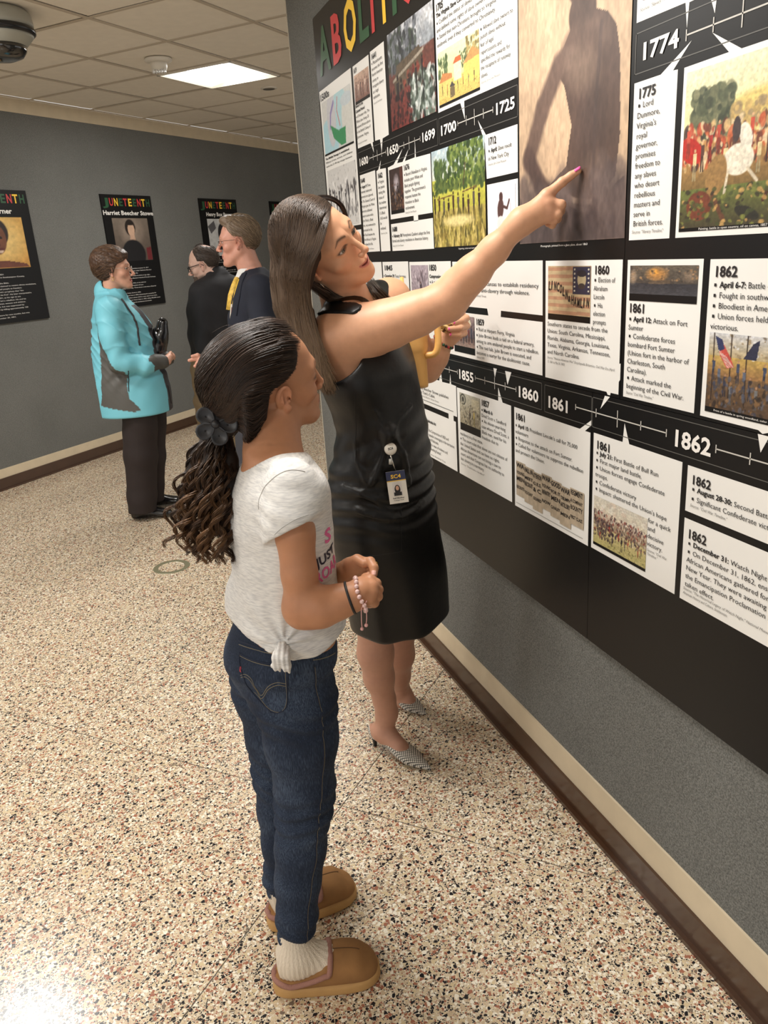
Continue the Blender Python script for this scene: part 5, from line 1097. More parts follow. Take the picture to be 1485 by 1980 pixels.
    for (h0, e, s, L, us, zt, hw, hh) in sh:
        S = Field(); stack_dir(S, h0, e, s, us, [0]*8, zt, hw, hh, k=.01)
        S.fn(lambda p, h0=h0, e=e, L=L: np.where(((p-h0)@e) < L*.70, .046-.00*(p-h0)@e-p[:, 2]-.016*np.clip((((p-h0)@e)/L-.05)/.6, 0, 1)*-1-.000, .05)*0-((p[:, 2]-np.interp((p-h0)@e, [0, .25*L, .55*L, .72*L, .74*L], [.078, .060, .046, .040, .2])))*-1, [-9]*3, [9]*3, .002, 'i')
        S.fn(lambda p, h0=h0, e=e, L=L: (np.interp((p-h0)@e, [0, .3*L, .55*L, L], [.038, .026, .0015, .0015])-p[:, 2]), [-9]*3, [9]*3, .002, 'i')
        lo2, hi2 = bounds([h0, h0+e*L], .05); o = fmesh('pump', S, lo2, hi2+np.array([0,0,.05]), .0026, tw, root); o['label'] = 'pointed black and white tweed pump'
        hp = h0+e*.012; MB().lathe([(.006, .0), (.0065, .006), (.0075, .022), (.012, .042)], hp, n=12).build('kitten_heel', M_BLACKS, o, True)
    # earring
    q = HD_.pt(.080, -.001, -.044); ring = [q+HD_.R@np.array([.002, .0055*math.cos(a), -.010+.010*math.sin(a)]) for a in np.linspace(0, 2*PI, 20, endpoint=False)]; MB().tube(ring, .0011, 6, closed=True).build('hoop_earring', M_SILV, root, True)
    # beaded bracelet on the far wrist
    ax = nrm(P(866, 650, 2.24)-lel); e1 = nrm(np.cross(ax, [0,0,1])); e2 = np.cross(ax, e1); cc = lwr; cl = [M_RED, M_GRN, M_BLACKS]
    g = [MB(), MB(), MB()]
    for i in range(22):
        a = 2*PI*i/22; g[i % 3].ball(cc+.0305*(e1*math.cos(a)+e2*math.sin(a)), .0042, 8, 6)
    for i, nm in enumerate(('red_bead', 'green_bead', 'black_bead')): g[i].build('bracelet_beads', cl[i], root, True)
    # ---- hair
    f_body = full
    n = 26
    g0 = [(612,384,1.935),(566,396,1.96),(534,440,1.99),(524,520,2.005),(530,590,2.01),(552,652,2.01),(588,702,1.99),(624,748,1.95)]
    g1 = [(616,383,1.88),(574,404,1.86),(548,460,1.86),(541,535,1.885),(547,605,1.905),(568,660,1.905),(600,705,1.89),(630,750,1.88)]
    g2 = [(624,384,1.84),(598,410,1.795),(582,465,1.785),(572,530,1.82),(572,600,1.86),(585,660,1.87),(612,708,1.865),(634,752,1.87)]
    g3 = [(640,397,1.815),(634,430,1.775),(621,478,1.77),(603,515,1.785),(596,560,1.82),(606,620,1.850),(620,672,1.858),(638,750,1.865)]
    G = [resample([P(*q) for q in g], n) for g in (g0, g1, g2, g3)]
    cap_ = Field(); R = HD_.R; cap_.ell(HD_.pt(0, -.020, .040), tuple(HD_.s*v for v in (.078, .097, .089)), R, k=.03)
    for gi, (sh_, rr_) in enumerate(((.030, .026), (.012, .030), (.0, .032), (-.014, .024))):
        pts = G[gi][5:22:3]; inn = [q+nrm(q-CAMP)*(rr_+.010)+CAMR[:, 0]*sh_ for q in pts]; cap_.chain(inn, [rr_*v for v in (1, 1, 1, .9, .8, .55)][:len(inn)], k=.03)
    face_cut = lambda p: -(HD_.loc(p)[:, 1]-np.interp(HD_.loc(p)[:, 2], [-.12, -.03, .0, .04, .085, .11], [-.030, .004, .036, .052, .068, .10]))*1.0
    cap_.fn(lambda p: np.where(np.linalg.norm(p-HD_.o, axis=1) < .16, -face_cut(p), -.02), [-9]*3, [9]*3, .01, 'i')
    cut_sh = lambda p: -(f_body(p)-.001)
    lo3, hi3 = bounds(np.concatenate(G), .07); HA, HB = np.array(C8(86, 66, 52)), np.array(C8(142, 112, 84))
    def hcol(V): 
        t = np.clip((1.62-V[:, 2])/.3, 0, 1)[:, None]; return np.array(C8(44, 34, 28))*(1-t)+np.array(C8(60, 46, 36))*t
    M_HAIR = hair_mat('brown_hair', None, None); M_HAIRB = mat('hair_mass', rough=.7, attr='Col', spec=.2)
    hair = fmesh('hair', cap_, lo3, hi3, .0042, M_HAIRB, root, hcol); hair['label'] = 'long straight brown hair'
    cur, col = [], []; capf = Field(); capf.it = list(cap_.it)
    def shade(lo_, hi_, tip=None):
        v = RNG.random(); c = np.array(lo_)*(1-v)+np.array(hi_)*v; return (c, c*1.0 if tip is None else c*.35+np.array(tip)*.65*(.7+.6*RNG.random()))
    D1, D2, TP = np.array(C8(38, 29, 24)), np.array(C8(76, 58, 46)), np.array(C8(112, 88, 62))
    for i in range(3000):
        s = RNG.random(); c = blend_guides(G, s, n).copy(); off = -RNG.random()*.004+.010; nrmv = np.array([nrm(CAMP-q) for q in c]); c += nrmv*(off*np.linspace(.35, 1, n)[:, None]-.003)
        ph = RNG.random(3)*6.28; t = np.linspace(0, 1, n)[:, None]; c += (np.sin(t*4+ph[0])*.003+np.sin(t*7+ph[1])*.0012)*CAMR[:, 0]*np.linspace(.2, 1.6, n)[:, None]
        e = int(n*min(1, RNG.uniform(.84, 1.06))); c = resample(c[:max(e, 8)], n); c[-8:] += (np.linspace(0, 1, 8)**2)[:, None]*(CAMR[:, 0]*RNG.normal(.003, .006)+np.array([0, 0, RNG.normal(-.004, .006)])); cur.append(c); col.append(shade(D1, D2, TP))
    cur = push_all(cur, capf, RNG.uniform(.0004, .0042, len(cur)))
    # far side of the parting and the lock over the far shoulder
    f1 = resample([P(*q) for q in [(622,383,1.86),(645,386,1.87),(660,398,1.885),(668,416,1.90)]], n); f0 = resample([P(*q) for q in [(614,381,1.92),(640,383,1.94),(660,396,1.95),(670,420,1.95)]], n)
    for i in range(260): s = RNG.random(); cur.append(f0*(1-s)+f1*s+RNG.normal(0, .002, 3)); col.append(shade(D1*.8, D2*.8))
    a0 = resample([P(*q) for q in [(598,552,1.865),(650,588,1.945),(690,597,1.955),(735,592,2.0)]], n); a1 = resample([P(*q) for q in [(604,546,1.885),(680,575,1.96),(715,588,1.97),(752,590,2.02)]], n); b0 = resample([P(*q) for q in [(706,553,2.02),(716,566,2.0),(728,578,2.0),(742,592,2.02)]], n); b1 = resample([P(*q) for q in [(720,540,2.05),(732,556,2.03),(746,570,2.03),(760,584,2.05)]], n)
    for i in range(420): s = RNG.random(); cur.append((blend_guides([a0, a1], s, n) if i < 260 else blend_guides([b0, b1], s, n))+RNG.normal(0, .003, 3)); col.append(shade(D1*.7, D2*.9, TP*.8))
    k3 = len(cur)-420; cur[k3:] = push_all(cur[k3:], full, RNG.uniform(.003, .009, 420), 5)
    strands_mesh('hair_strands', cur, np.array([RNG.uniform(.0006, .0012) for _ in cur]), col, M_HAIR, hair, .55)['kind'] = 'stuff'
    # ---- badge on its reel
    b0 = hit(D, 755, 868, off=.004); q1 = hit(D, 745, 862, off=.002); nn = nrm(CAMP-b0)*1.0; nn[2] += .1; nn = nrm(nn)
    t = empty('badge_reel', b0, 'white round badge reel with a hanging identity card on the black dress', 'badge')
    MB().lathe([(.0005, .009), (.013, .0085), (.0155, .005), (.016, .0), (.014, -.001)], b0, nn, 28).build('reel', M_WHITE, t, True)
    upv = CAMR[:, 1]*-1; upv = nrm(upv-nn*(upv@nn)); rt = np.cross(upv, nn)
    text_decal('SC4', None, b0+nn*.0096, rt, upv, .0062, M_INK, t, rot=.25)
    cdn = P(768, 915, 1)*0+hit(D, 765, 914, off=.016); MB().tube([b0-upv*.015+nn*.003, (b0-upv*.015)*.5+cdn*.5+nn*.004, cdn+upv*.004], .0016, 6).build('chain', M_SILV, t, True)
    MB().tube([b0-upv*.026+nn*.005, b0-upv*.040+nn*.006], [.0045, .0045], 6).build('clear_strap', mat('clear_plastic', C8(190,186,176), .15, trans=.3), t, True)
    c0 = hit(D, 768, 942, off=.020); dn = nrm(hit(D, 772, 970, off=.020)-hit(D, 764, 914, off=.020)); n3 = nrm(CAMP-c0); n3 = nrm(n3-dn*(n3@dn)); r3 = np.cross(n3, dn)*1.0
    if r3@CAMR[:, 0] < 0: r3 = -r3
    u3 = -dn; W2, H2_ = .0245, .0425
    def cardq(x0, x1, y0, y1, lay, nm, m, par): 
        mb = MB(); 
        mb.add([c0+r3*x0+u3*y0+n3*lay, c0+r3*x1+u3*y0+n3*lay, c0+r3*x1+u3*y1+n3*lay, c0+r3*x0+u3*y1+n3*lay], [(0,1,2,3)]); return mb.build(nm, m, par)
    mb = MB(); vs = [c0+r3*x+u3*y+n3*z for z in (-.0006, .0006) for x, y in ((-W2,-H2_),(W2,-H2_),(W2,H2_),(-W2,H2_))]; mb.add(vs, [(3,2,1,0),(4,5,6,7),(0,1,5,4),(1,2,6,5),(2,3,7,6),(3,0,4,7)]); cd = mb.build('identity_card', M_WHITE, t)
    cardq(-W2, W2, H2_-.024, H2_, .0009, 'blue_band', mat('navy_print', C8(38,44,78), .3), cd); cardq(-W2, W2, H2_-.026, H2_-.024, .0009, 'gold_rule', M_YEL, cd)
    text_decal('SC4', None, c0+u3*(H2_-.013)+n3*.0012, r3, u3, .010, M_YEL, cd, width=.026)
    cardq(-.012, .012, -.022, .012, .0009, 'portrait_background', mat('portrait_pale', C8(214,208,202), .35), cd)
    mb = MB()
    def disc(x, y, rx, ry, lay, m, nm): n_ = 18; q = MB(); q.add([c0+r3*(x+rx*math.cos(2*PI*i/n_))+u3*(y+ry*math.sin(2*PI*i/n_))+n3*lay for i in range(n_)], [tuple(range(n_))]); q.build(nm, m, cd)
    disc(0, -.006, .0075, .0125, .0011, M_BLACKS, 'portrait_hair'); disc(0, -.002, .0042, .0062, .0013, mat('portrait_skin', C8(206,160,134), .4), 'portrait_face'); cardq(-.010, .010, -.022, -.0125, .0013, 'portrait_coat', M_BLACKS, cd)
    text_decal('Staff Member', None, c0-u3*.028+n3*.0012, r3, u3, .0034, M_INK, cd, width=.030); text_decal('College Staff', None, c0-u3*.034+n3*.0012, r3, u3, .0026, M_INKG, cd, width=.026)
    # ---- tumbler and snack
    b = P(803, 752, 2.17); tp = P(788, 606, 2.15); ax = nrm(tp-b); t = empty('tumbler', b, 'yellow handled tumbler with a straw held against the black dress', 'tumbler')
    M_YT = mat('yellow_powder_coat', C8(226, 172, 96), 0.42, noise=.03, nscale=40)
    MB().lathe([(.030, 0), (.036, .002), (.0375, .008), (.040, .088), (.043, .094), (.0475, .112), (.0500, .200), (.0500, .218), (.047, .222)], b, ax, 40).build('cup', M_YT, t, True)
    MB().lathe([(.046, .219), (.049, .222), (.048, .232), (.044, .236)], b, ax, 32).build('lid', mat('yellow_lid', C8(214,160,84), .35), t, True)
    MB().tube([b+ax*.20+CAMR[:, 0]*-.006, b+ax*.305+CAMR[:, 0]*-.006], .0052, 10).build('straw', M_YT, t, True)
    rgt = CAMR[:, 0]-ax*(CAMR[:, 0]@ax); rgt = nrm(rgt+CAMR[:, 2]*-.35)
    hpts = [b+ax*.196+rgt*.048, b+ax*.202+rgt*.064, b+ax*.190+rgt*.078, b+ax*.150+rgt*.080, b+ax*.110+rgt*.078, b+ax*.086+rgt*.066, b+ax*.086+rgt*.036]
    MB().tube(resample(hpts, 26), .0095, 12).build('handle', M_YT, t, True)
    c = P(866, 624, 2.185); t = empty('snack', c, 'bitten cookie in a paper wrapper held in the far hand with pink nails', 'cookie')
    def cook(p): 
        d = d_ell(p, c, (.026, .019, .024)); return (d-.004*np.sin(p@nrm([1,.3,.5])*260)*np.sin(p@nrm([.2,1,-.4])*300+1)-.002*np.sin(p@nrm([.5,.2,1])*600))*.6
    V, F = mesh_field(cook, c-.04, c+.04, .0016, 1); v = (np.sin(V@nrm([1,.5,.2])*330)+np.sin(V@nrm([.1,.5,1])*410+2)+np.sin(V@nrm([-.6,.5,.6])*700))/3
    cc_ = np.where((v > .25)[:, None], np.array(C8(104, 72, 52)), np.array(C8(222, 192, 130))); mesh_obj('cookie', V, F, mat('cookie', rough=.8, attr='Col'), t, True, cols=cc_)
M_BLACKS = mat('black_matte', C8(24,23,24), .5)
M_GOLD = mat('gold', C8(206,168,96), .25, 1.0); M_SILV = mat('silver', C8(210,208,204), .2, 1.0)
woman()
# ------------------------------------------------------------------ the girl in jeans
def girl():
    root = empty('person', (0.22, 1.43, 0), 'girl in jeans and light grey T-shirt with a long curly brown ponytail', 'person')
    P = lambda x, y, d: at(x, y, d)
    H0 = Head((0.296, 1.520, 1.321), (.985, .090, .145), (-.115, -.270, .956), .93, mouth=.0012, nose=.92, proj=.008)
    base = C8(186, 132, 98); F_ = nrm([.955, .29, 0]); S_ = np.array([F_[1], -F_[0], 0])      # S_: her right, towards the viewer
    # torso: slices from the hips up (T-shirt outline)
    lv = [(557,1275,1.635,.122,.106), (555,1220,1.60,.124,.108), (552,1150,1.57,.120,.100), (546,1080,1.54,.122,.092), (541,1010,1.515,.130,.087), (539,955,1.50,.132,.080), (540,915,1.495,.118,.066), (538,890,1.50,.070,.052)]
    cen = [P(x, y, d) for x, y, d, a, b in lv]; A = [q[3] for q in lv]; B = [q[4] for q in lv]
    rsh, lsh = P(566, 945, 1.415), P(525, 905, 1.60); elb = P(585, 1172, 1.44); wri = P(689, 1152, 1.435)
    lel = P(560, 1130, 1.72); lwr = P(668, 1108, 1.56)
    Bd = Field(); Bd.stack(cen, [a-.014 for a in A], [b-.014 for b in B], S_, n=2.1)
    Bd.chain([rsh, lsh], [.036, .036], k=.04)
    Bd.cap(P(522, 905, 1.51), H0.pt(0, -.030, -.055), .046, .045, k=.05); Bd.cap(P(537, 895, 1.51), H0.pt(0, .005, -.065), .038, .040, k=.03)
    Bd.ell(rsh, (.040,)*3, k=.035); Bd.chain([rsh, P(570, 1030, 1.412), P(579, 1110, 1.424), elb], [.040, .0355, .0320, .0310], k=.012)
    Bd.ell(P(588, 1182, 1.44), (.0325, .0325, .032), k=.02); Bd.chain([elb, P(622, 1174, 1.435), P(660, 1162, 1.435), wri], [.0335, .0345, .0285, .0235], k=.02)
    Bd.chain([lsh, lel], [.036, .031], k=.03); Bd.chain([lel, P(620, 1125, 1.64), lwr], [.032, .030, .022], k=.02)
    # hands: near hand closed over the fingers of the far hand
    H = Field(); H.cap(wri, P(700, 1143, 1.432), .0235, .022, k=.015); m1 = [P(716, 1122, 1.445), P(720, 1134, 1.432), P(720, 1147, 1.428), P(715, 1158, 1.428)]
    for q, r in zip(m1, (.0112, .0112, .0108, .0102)): H.cap(P(698, 1142, 1.438), q, .0195, r, k=.009)
    for a, b, c in ((0, (727, 1128), (722, 1138)), (1, (731, 1140), (724, 1150)), (2, (730, 1153), (722, 1160)), (3, (723, 1165), (715, 1168))): finger(H, [m1[a], P(*b, 1.445), P(*c, 1.466)], [.0108, .0096, .0080], .003)
    finger(H, [P(700, 1128, 1.450), P(708, 1118, 1.470), P(718, 1118, 1.480)], [.012, .010, .009], .01)
    H2 = Field(); H2.cap(lwr, P(680, 1102, 1.535), .022, .022, k=.015); m2 = [P(694, 1088, 1.50), P(697, 1098, 1.51), P(696, 1108, 1.53), P(692, 1116, 1.54)]
    for q in m2: H2.cap(P(680, 1103, 1.535), q, .019, .0115, k=.014)
    finger(H2, [m2[0], P(716, 1086, 1.475), P(723, 1098, 1.462), P(722.5, 1110, 1.455)], [.0105, .0092, .0085, .0072], .006); finger(H2, [m2[1], P(714, 1094, 1.49), P(719, 1106, 1.478), P(714, 1113, 1.470)], [.0105, .0092, .0082, .0072], .006)
    finger(H2, [m2[2], P(712, 1106, 1.51), P(712, 1116, 1.50)], [.0105, .009, .008], .006); finger(H2, [P(676, 1090, 1.51), P(690, 1082, 1.49), P(704, 1090, 1.475)], [.012, .010, .0085], .01)
    # legs
    hipR, hipL = P(560, 1275, 1.60), P(515, 1262, 1.74)
    RL = [P(556, 1275, 1.61), P(570, 1345, 1.625), P(583, 1430, 1.65), P(588, 1520, 1.675), P(588, 1570, 1.69), P(580, 1640, 1.705), P(577, 1700, 1.715), P(573, 1770, 1.725), P(571, 1826, 1.733)]
    RR = [.088, .083, .073, .060, .054, .0510, .046, .040, .0370]
    LL = [P(512, 1262, 1.74), P(522, 1330, 1.76), P(534, 1420, 1.80), P(540, 1500, 1.835), P(543, 1560, 1.855), P(548, 1630, 1.875), P(547, 1690, 1.895), P(550, 1735, 1.91)]
    LR = [.086, .078, .066, .055, .051, .047, .041, .037]
    Bd.chain(RL, [r-.012 for r in RR], k=.03); Bd.chain(LL, [r-.012 for r in LR], k=.03)
    feet = [(np.array([.128, 1.349, 0]), np.array([.338, 1.305, 0]), RL[-1]), (np.array([.150, 1.522, 0]), np.array([.358, 1.552, 0]), LL[-1])]
    for h0, t0, an in feet:
        e = nrm(t0-h0); s = np.cross(e, [0,0,1.0]); L = np.linalg.norm(t0-h0)
        stack_dir(Bd, h0, e, s, [.012, .04, .08, .12, .16, L-.015], [0]*6, [.075, .078, .070, .060, .055, .052], [.018, .030, .031, .034, .036, .015], [.018, .024, .026, .022, .018, .010], k=.02); Bd.cap(an-np.array([0,0,.0]), h0+e*.050+np.array([0,0,.085]), .030, .030, k=.02)
    full = Field(); full.it = list(Bd.it)+list(H.it)+list(H2.it); a_, b_ = H0.bbox(); full.fn(H0, a_, b_, .018)
    lo, hi = bounds(cen+[rsh, lsh, elb, wri, lel, lwr, H0.o, feet[0][0], feet[0][1], feet[1][1], P(731, 1140, 1.44)], .12); lo[2] = .02; hn = P(705, 1120, 1.47)
    parts = []; V, F = mesh_field(full, lo, hi, .0058, 1); parts.append(clip_mesh(V, F, lambda c: ~(((H0.loc(c)[:, 2] > -.115) & (np.linalg.norm(c-H0.o, axis=1) < .142)) | (np.linalg.norm(c-hn, axis=1) < .070))))
    V, F = mesh_field(full, H0.o-.152, H0.o+.152, .0016, 1); parts.append(clip_mesh(V, F, lambda c: (H0.loc(c)[:, 2] > -.121) & (np.linalg.norm(c-H0.o, axis=1) < .148)))
    V, F = mesh_field(full, hn-.08, hn+.08, .0016, 1); parts.append(clip_mesh(V, F, lambda c: np.linalg.norm(c-hn, axis=1) < .0745)); V, F = join_meshes(parts)
    mesh_obj('body', V, F, M_SKIN, root, True, cols=H0.colors(V, base, lip=C8(166, 96, 84), brow=C8(60, 42, 34), browa=.6)); H0.eyes(root, (.06, .035, .02))
    M_NAILC = mat('child_nail', C8(222, 170, 156), .3); nail(root, P(722.5, 1111, 1.451), P(723, 1098, 1.459), nrm(CAMP-P(722, 1110, 1.45)), .0056, .010, M_NAILC)
    # ---- T-shirt
    T = Field(); T.stack(cen, A, B, S_, n=2.15); T.chain([rsh+np.array([0,0,.004]), P(546, 925, 1.50), lsh], [.044, .050, .044], k=.045)
    sl = P(569, 1018, 1.412); SL = Field(); SL.chain([rsh, P(567, 985, 1.413), sl, P(571, 1050, 1.412)], [.049, .049, .052, .053], k=.025); T.chain([lsh, lsh*.7+lel*.3], [.047, .050], k=.025)
    tilt = nrm(nrm(elb-rsh)+HOR_R*.45); T.it.append(('w', lambda p, d: (smin(d, smax(SL(p), (p-sl)@tilt, .004), .016) if np.linalg.norm(p-rsh, axis=1).min() < .25 else d), None, None, 0))
    T.ell(P(470, 1170, 1.61), (.03, .05, .05), k=.05)
    T.ell(P(600, 1225, 1.585), (.06, .07, .045), k=.05)
    def tf(p, d):
        z = p[:, 2]; r = p@HOR_R; a = p@HOR_A
        kn = P(547, 1252, 1.46); w = np.exp(-(np.linalg.norm(p-kn, axis=1)/.10)**2); q = p-kn; ang = np.arctan2(q[:, 2], q@HOR_R); d = d-w*.0042*np.sin(ang*9)
        w2 = np.exp(-((z-1.02)/.10)**2)*np.exp(-(np.clip(.215-r, 0, 1)/.08)**2); d = d-w2*.0022*np.sin((z*.8+r*.6)*170)
        su = P(560, 1000, 1.42); w3 = np.exp(-(np.linalg.norm(p-su, axis=1)/.06)**2); d = d-w3*.0016*np.sin((z+r*.3)*190)
        return d-.0012*np.sin(z*60+r*40)*np.sin(r*35-z*25+1)
    T.it.append(('w', tf, None, None, 0))
    n0 = P(520, 862, 1.505); T.fn(lambda p: d_ell(p, n0, (.068, .068, .050)), n0-.09, n0+.09, .006, 's')
    hem = [P(452, 1168, 1.62), P(548, 1268, 1.47), P(660, 1215, 1.56)]
    def hemf(p):
        r = p@HOR_R; h1, h2, h3 = (q@HOR_R for q in hem); zz = np.interp(r, [h1, h2, h3], [hem[0][2], hem[1][2]-.012, hem[2][2]+.002]); zz = zz+.010*np.sin(np.clip((r-h2)/(h3-h2), 0, 1)*PI)*-1.6
        return (zz-p[:, 2])*.9
    T.fn(hemf, [-9]*3, [9]*3, .004, 'i')
    lo, hi = bounds(cen+[rsh, lsh], .16)
    mT = bpy.data.materials.new('heather_jersey'); mT.use_nodes = True; nt = mT.node_tree; N = nt.nodes; L_ = nt.links; b = N['Principled BSDF']; geo = N.new('ShaderNodeNewGeometry'); mp = N.new('ShaderNodeMapping'); mp.inputs['Scale'].default_value = (60, 60, 420); mp.inputs['Rotation'].default_value = (.12, .1, 0); L_.new(geo.outputs['Position'], mp.inputs[0])
    nz = N.new('ShaderNodeTexNoise'); nz.inputs['Scale'].default_value = 1; nz.inputs['Detail'].default_value = 3; L_.new(mp.outputs[0], nz.inputs['Vector']); cr = N.new('ShaderNodeValToRGB'); cr.color_ramp.elements[0].position = .32; cr.color_ramp.elements[0].color = (*C8(200,199,198), 1); cr.color_ramp.elements[1].position = .62; cr.color_ramp.elements[1].color = (*C8(228,226,222), 1); L_.new(nz.outputs[0], cr.inputs[0]); L_.new(cr.outputs[0], b.inputs['Base Color']); b.inputs['Roughness'].default_value = .95; b.inputs['Specular IOR Level'].default_value = .1
    n2 = N.new('ShaderNodeTexNoise'); n2.inputs['Scale'].default_value = 16; L_.new(geo.outputs['Position'], n2.inputs['Vector']); bp = N.new('ShaderNodeBump'); bp.inputs['Strength'].default_value = .35; bp.inputs['Distance'].default_value = .006; L_.new(n2.outputs[0], bp.inputs['Height']); L_.new(bp.outputs[0], b.inputs['Normal'])
    shirt = fmesh('t_shirt', T, lo, hi, .0042, mT, root); shirt['label'] = 'light grey short-sleeved T-shirt knotted at the side'
    M_SEAM = mat('grey_seam', C8(168,166,162), .9)
    for pts in ([(500,985),(505,955),(528,925),(560,909),(590,912)], [(531,1034),(545,1021),(570,1005),(596,995)]):
        q = hits(T, pts, .0003, 24)
        if len(q) > 3: MB().tube(q, .0006, 5).build('seam', M_SEAM, shirt)
    # side knot
    K = Field(); k0 = hit(T, 546, 1256); nn = nrm(CAMP-k0); K.ell(k0+nn*.006, (.013, .013, .016), k=.01); K.chain([k0+nn*.010, P(537, 1272, 1.452), P(535, 1287, 1.456), P(540, 1296, 1.460)], [.011, .0125, .010, .003], k=.004); K.chain([k0+nn*.010, P(549, 1274, 1.450), P(554, 1288, 1.454), P(558, 1299, 1.458)], [.010, .012, .0105, .003], k=.004)
    K.it.append(('w', lambda p, d: d-.0012*np.sin((p@HOR_R)*700), None, None, 0)); fmesh('knot', K, k0-.07, k0+.05, .0022, mT, shirt)
    # print on the chest
    M_PPINK = mat('print_pink', C8(226,110,160), .7); M_PDARK = mat('print_dark', C8(44,42,58), .7)
    def decal(txt, x, y, cap, w, m, rot):
        c = hit(T, x, y)
        if c is None: return
        n_ = np.array([T((c+np.eye(3)[i]*.002)[None])[0]-T(c[None])[0] for i in range(3)]); n_ = nrm(n_); u = np.array([0,0,1.0]); r = nrm(np.cross(u, n_)); 
        text_decal(txt, T, c, r, np.cross(n_, r), cap, m, shirt, width=w, rot=rot, off=.0010)
    decal('JUST', 632, 1074, .020, .060, M_PDARK, .3); decal('ROAR', 636, 1100, .025, .080, M_PPINK, .25); decal('S', 634, 1034, .028, .024, M_PPINK, .1)
    for (x, y, rx, ry, mm) in ((640, 1058, .010, .006, M_PDARK),):
        c = hit(T, x, y); n_ = nrm(CAMP-c); r = nrm(np.cross([0,0,1.0], n_)); u = np.cross(n_, r); q = [c]+[c+r*rx*math.cos(2*PI*i/14)+u*ry*math.sin(2*PI*i/14+.5) for i in range(14)]; q = on_surface(q, T, .0010); mesh_obj('print', q, [(0, i+1, (i+1) % 14+1) for i in range(14)], mm, shirt)
    # ---- jeans
    J = Field(); wc = [P(548,1272,1.63), P(548,1235,1.615), P(546,1190,1.60)]; J.stack(wc, [.118, .120, .112], [.100, .100, .094], S_, n=2.1, k=.03)
    J.chain(RL, RR, k=.035); J.chain(LL, LR, k=.035); J.ell(P(511, 1275, 1.66), (.075, .085, .082), k=.05)
    def jf(p, d):
        z = p[:, 2]; r = p@HOR_R
        for zc, w_, am in ((.42, .055, .0042), (.66, .04, .0030), (.13, .05, .0030)): d = d-am*np.exp(-((z-zc)/w_)**2)*np.sin(z*170+r*18+2*np.sin(r*30+zc*9))
        return d-.0012*np.sin(z*38+r*25)
    J.it.append(('w', jf, None, None, 0))
    zr, zl = RL[-1][2], LL[-1][2]
    J.fn(lambda p: np.where(d_cap(p, RL[-2], RL[-1]-np.array([0,0,.2]), RR[-1], RR[-1]) < d_cap(p, LL[-2], LL[-1]-np.array([0,0,.2]), LR[-1], LR[-1]), zr-.004, zl-.004)-p[:, 2], [-9]*3, [9]*3, .002, 'i'); J.fn(lambda p: p[:, 2]-(wc[2][2]+.018+.10*((wc[2]-p)@F_)), [-9]*3, [9]*3, .003, 'i')
    lo, hi = bounds(RL+LL+wc, .13)
    mJ = bpy.data.materials.new('denim'); mJ.use_nodes = True; nt = mJ.node_tree; N = nt.nodes; L_ = nt.links; b = N['Principled BSDF']; geo = N.new('ShaderNodeNewGeometry'); mp = N.new('ShaderNodeMapping'); mp.inputs['Scale'].default_value = (900, 900, 70); L_.new(geo.outputs['Position'], mp.inputs[0]); nz = N.new('ShaderNodeTexNoise'); nz.inputs['Scale'].default_value = 1; nz.inputs['Detail'].default_value = 2; L_.new(mp.outputs[0], nz.inputs['Vector'])
    n2 = N.new('ShaderNodeTexNoise'); n2.inputs['Scale'].default_value = 9; n2.inputs['Detail'].default_value = 3; L_.new(geo.outputs['Position'], n2.inputs['Vector']); ad = N.new('ShaderNodeMath'); ad.operation = 'MULTIPLY_ADD'; L_.new(nz.outputs[0], ad.inputs[0]); ad.inputs[1].default_value = .7; m3 = N.new('ShaderNodeMath'); m3.operation = 'MULTIPLY'; m3.inputs[1].default_value = .5; L_.new(n2.outputs[0], m3.inputs[0]); L_.new(m3.outputs[0], ad.inputs[2])
    cr = N.new('ShaderNodeValToRGB'); e_ = cr.color_ramp.elements; e_[0].position = .30; e_[0].color = (*C8(28,33,44), 1); e_[1].position = .90; e_[1].color = (*C8(90,104,124), 1); x = e_.new(.60); x.color = (*C8(44,53,70), 1); L_.new(ad.outputs[0], cr.inputs[0]); L_.new(cr.outputs[0], b.inputs['Base Color']); b.inputs['Roughness'].default_value = .85; b.inputs['Specular IOR Level'].default_value = .15; bp = N.new('ShaderNodeBump'); bp.inputs['Strength'].default_value = .3; bp.inputs['Distance'].default_value = .001; L_.new(nz.outputs[0], bp.inputs['Height']); L_.new(bp.outputs[0], b.inputs['Normal'])
    jeans = fmesh('jeans', J, lo, hi, .0048, mJ, root); jeans['label'] = 'dark blue skinny jeans'
    M_ST = mat('jean_stitch', C8(122,114,96), .8); M_STD = mat('jean_seam', C8(28,36,56), .9)
    def line(pts, r, m, nm='stitching', n=30):
        q = hits(J, pts, .0004, n)
        if len(q) > 3: MB().tube(q, r, 5).build(nm, m, jeans)
    line([(462,1246),(490,1255),(515,1262),(533,1264)], .0007, M_ST); line([(461,1239),(490,1248),(533,1257)], .0014, M_STD)
    line([(463,1262),(464,1285),(472,1312),(489,1340),(518,1370),(526,1378),(552,1370),(555,1330),(556,1300)], .0014, M_STD, 'back_pocket'); line([(463,1264),(490,1277),(533,1285)], .0016, M_STD); line([(464,1268),(490,1280),(532,1289)], .0007, M_ST); line([(465,1306),(475,1304),(488,1316),(504,1345),(518,1328),(535,1320),(553,1322)], .0007, M_ST); line([(466,1310),(475,1309),(487,1321),(504,1351),(519,1333),(536,1325),(553,1327)], .0007, M_ST); line([(552,1300),(552,1366),(526,1374),(492,1338)], .0006, M_ST)
    line([(606,1285),(614,1350),(622,1420),(622,1500),(617,1560),(610,1640),(600,1720),(594,1790),(590,1830)], .0010, M_STD, 'side_seam', 60); line([(609,1290),(616,1350),(624,1420),(624,1500),(619,1560),(612,1640),(602,1720),(596,1790),(592,1830)], .0005, M_ST, n=60)
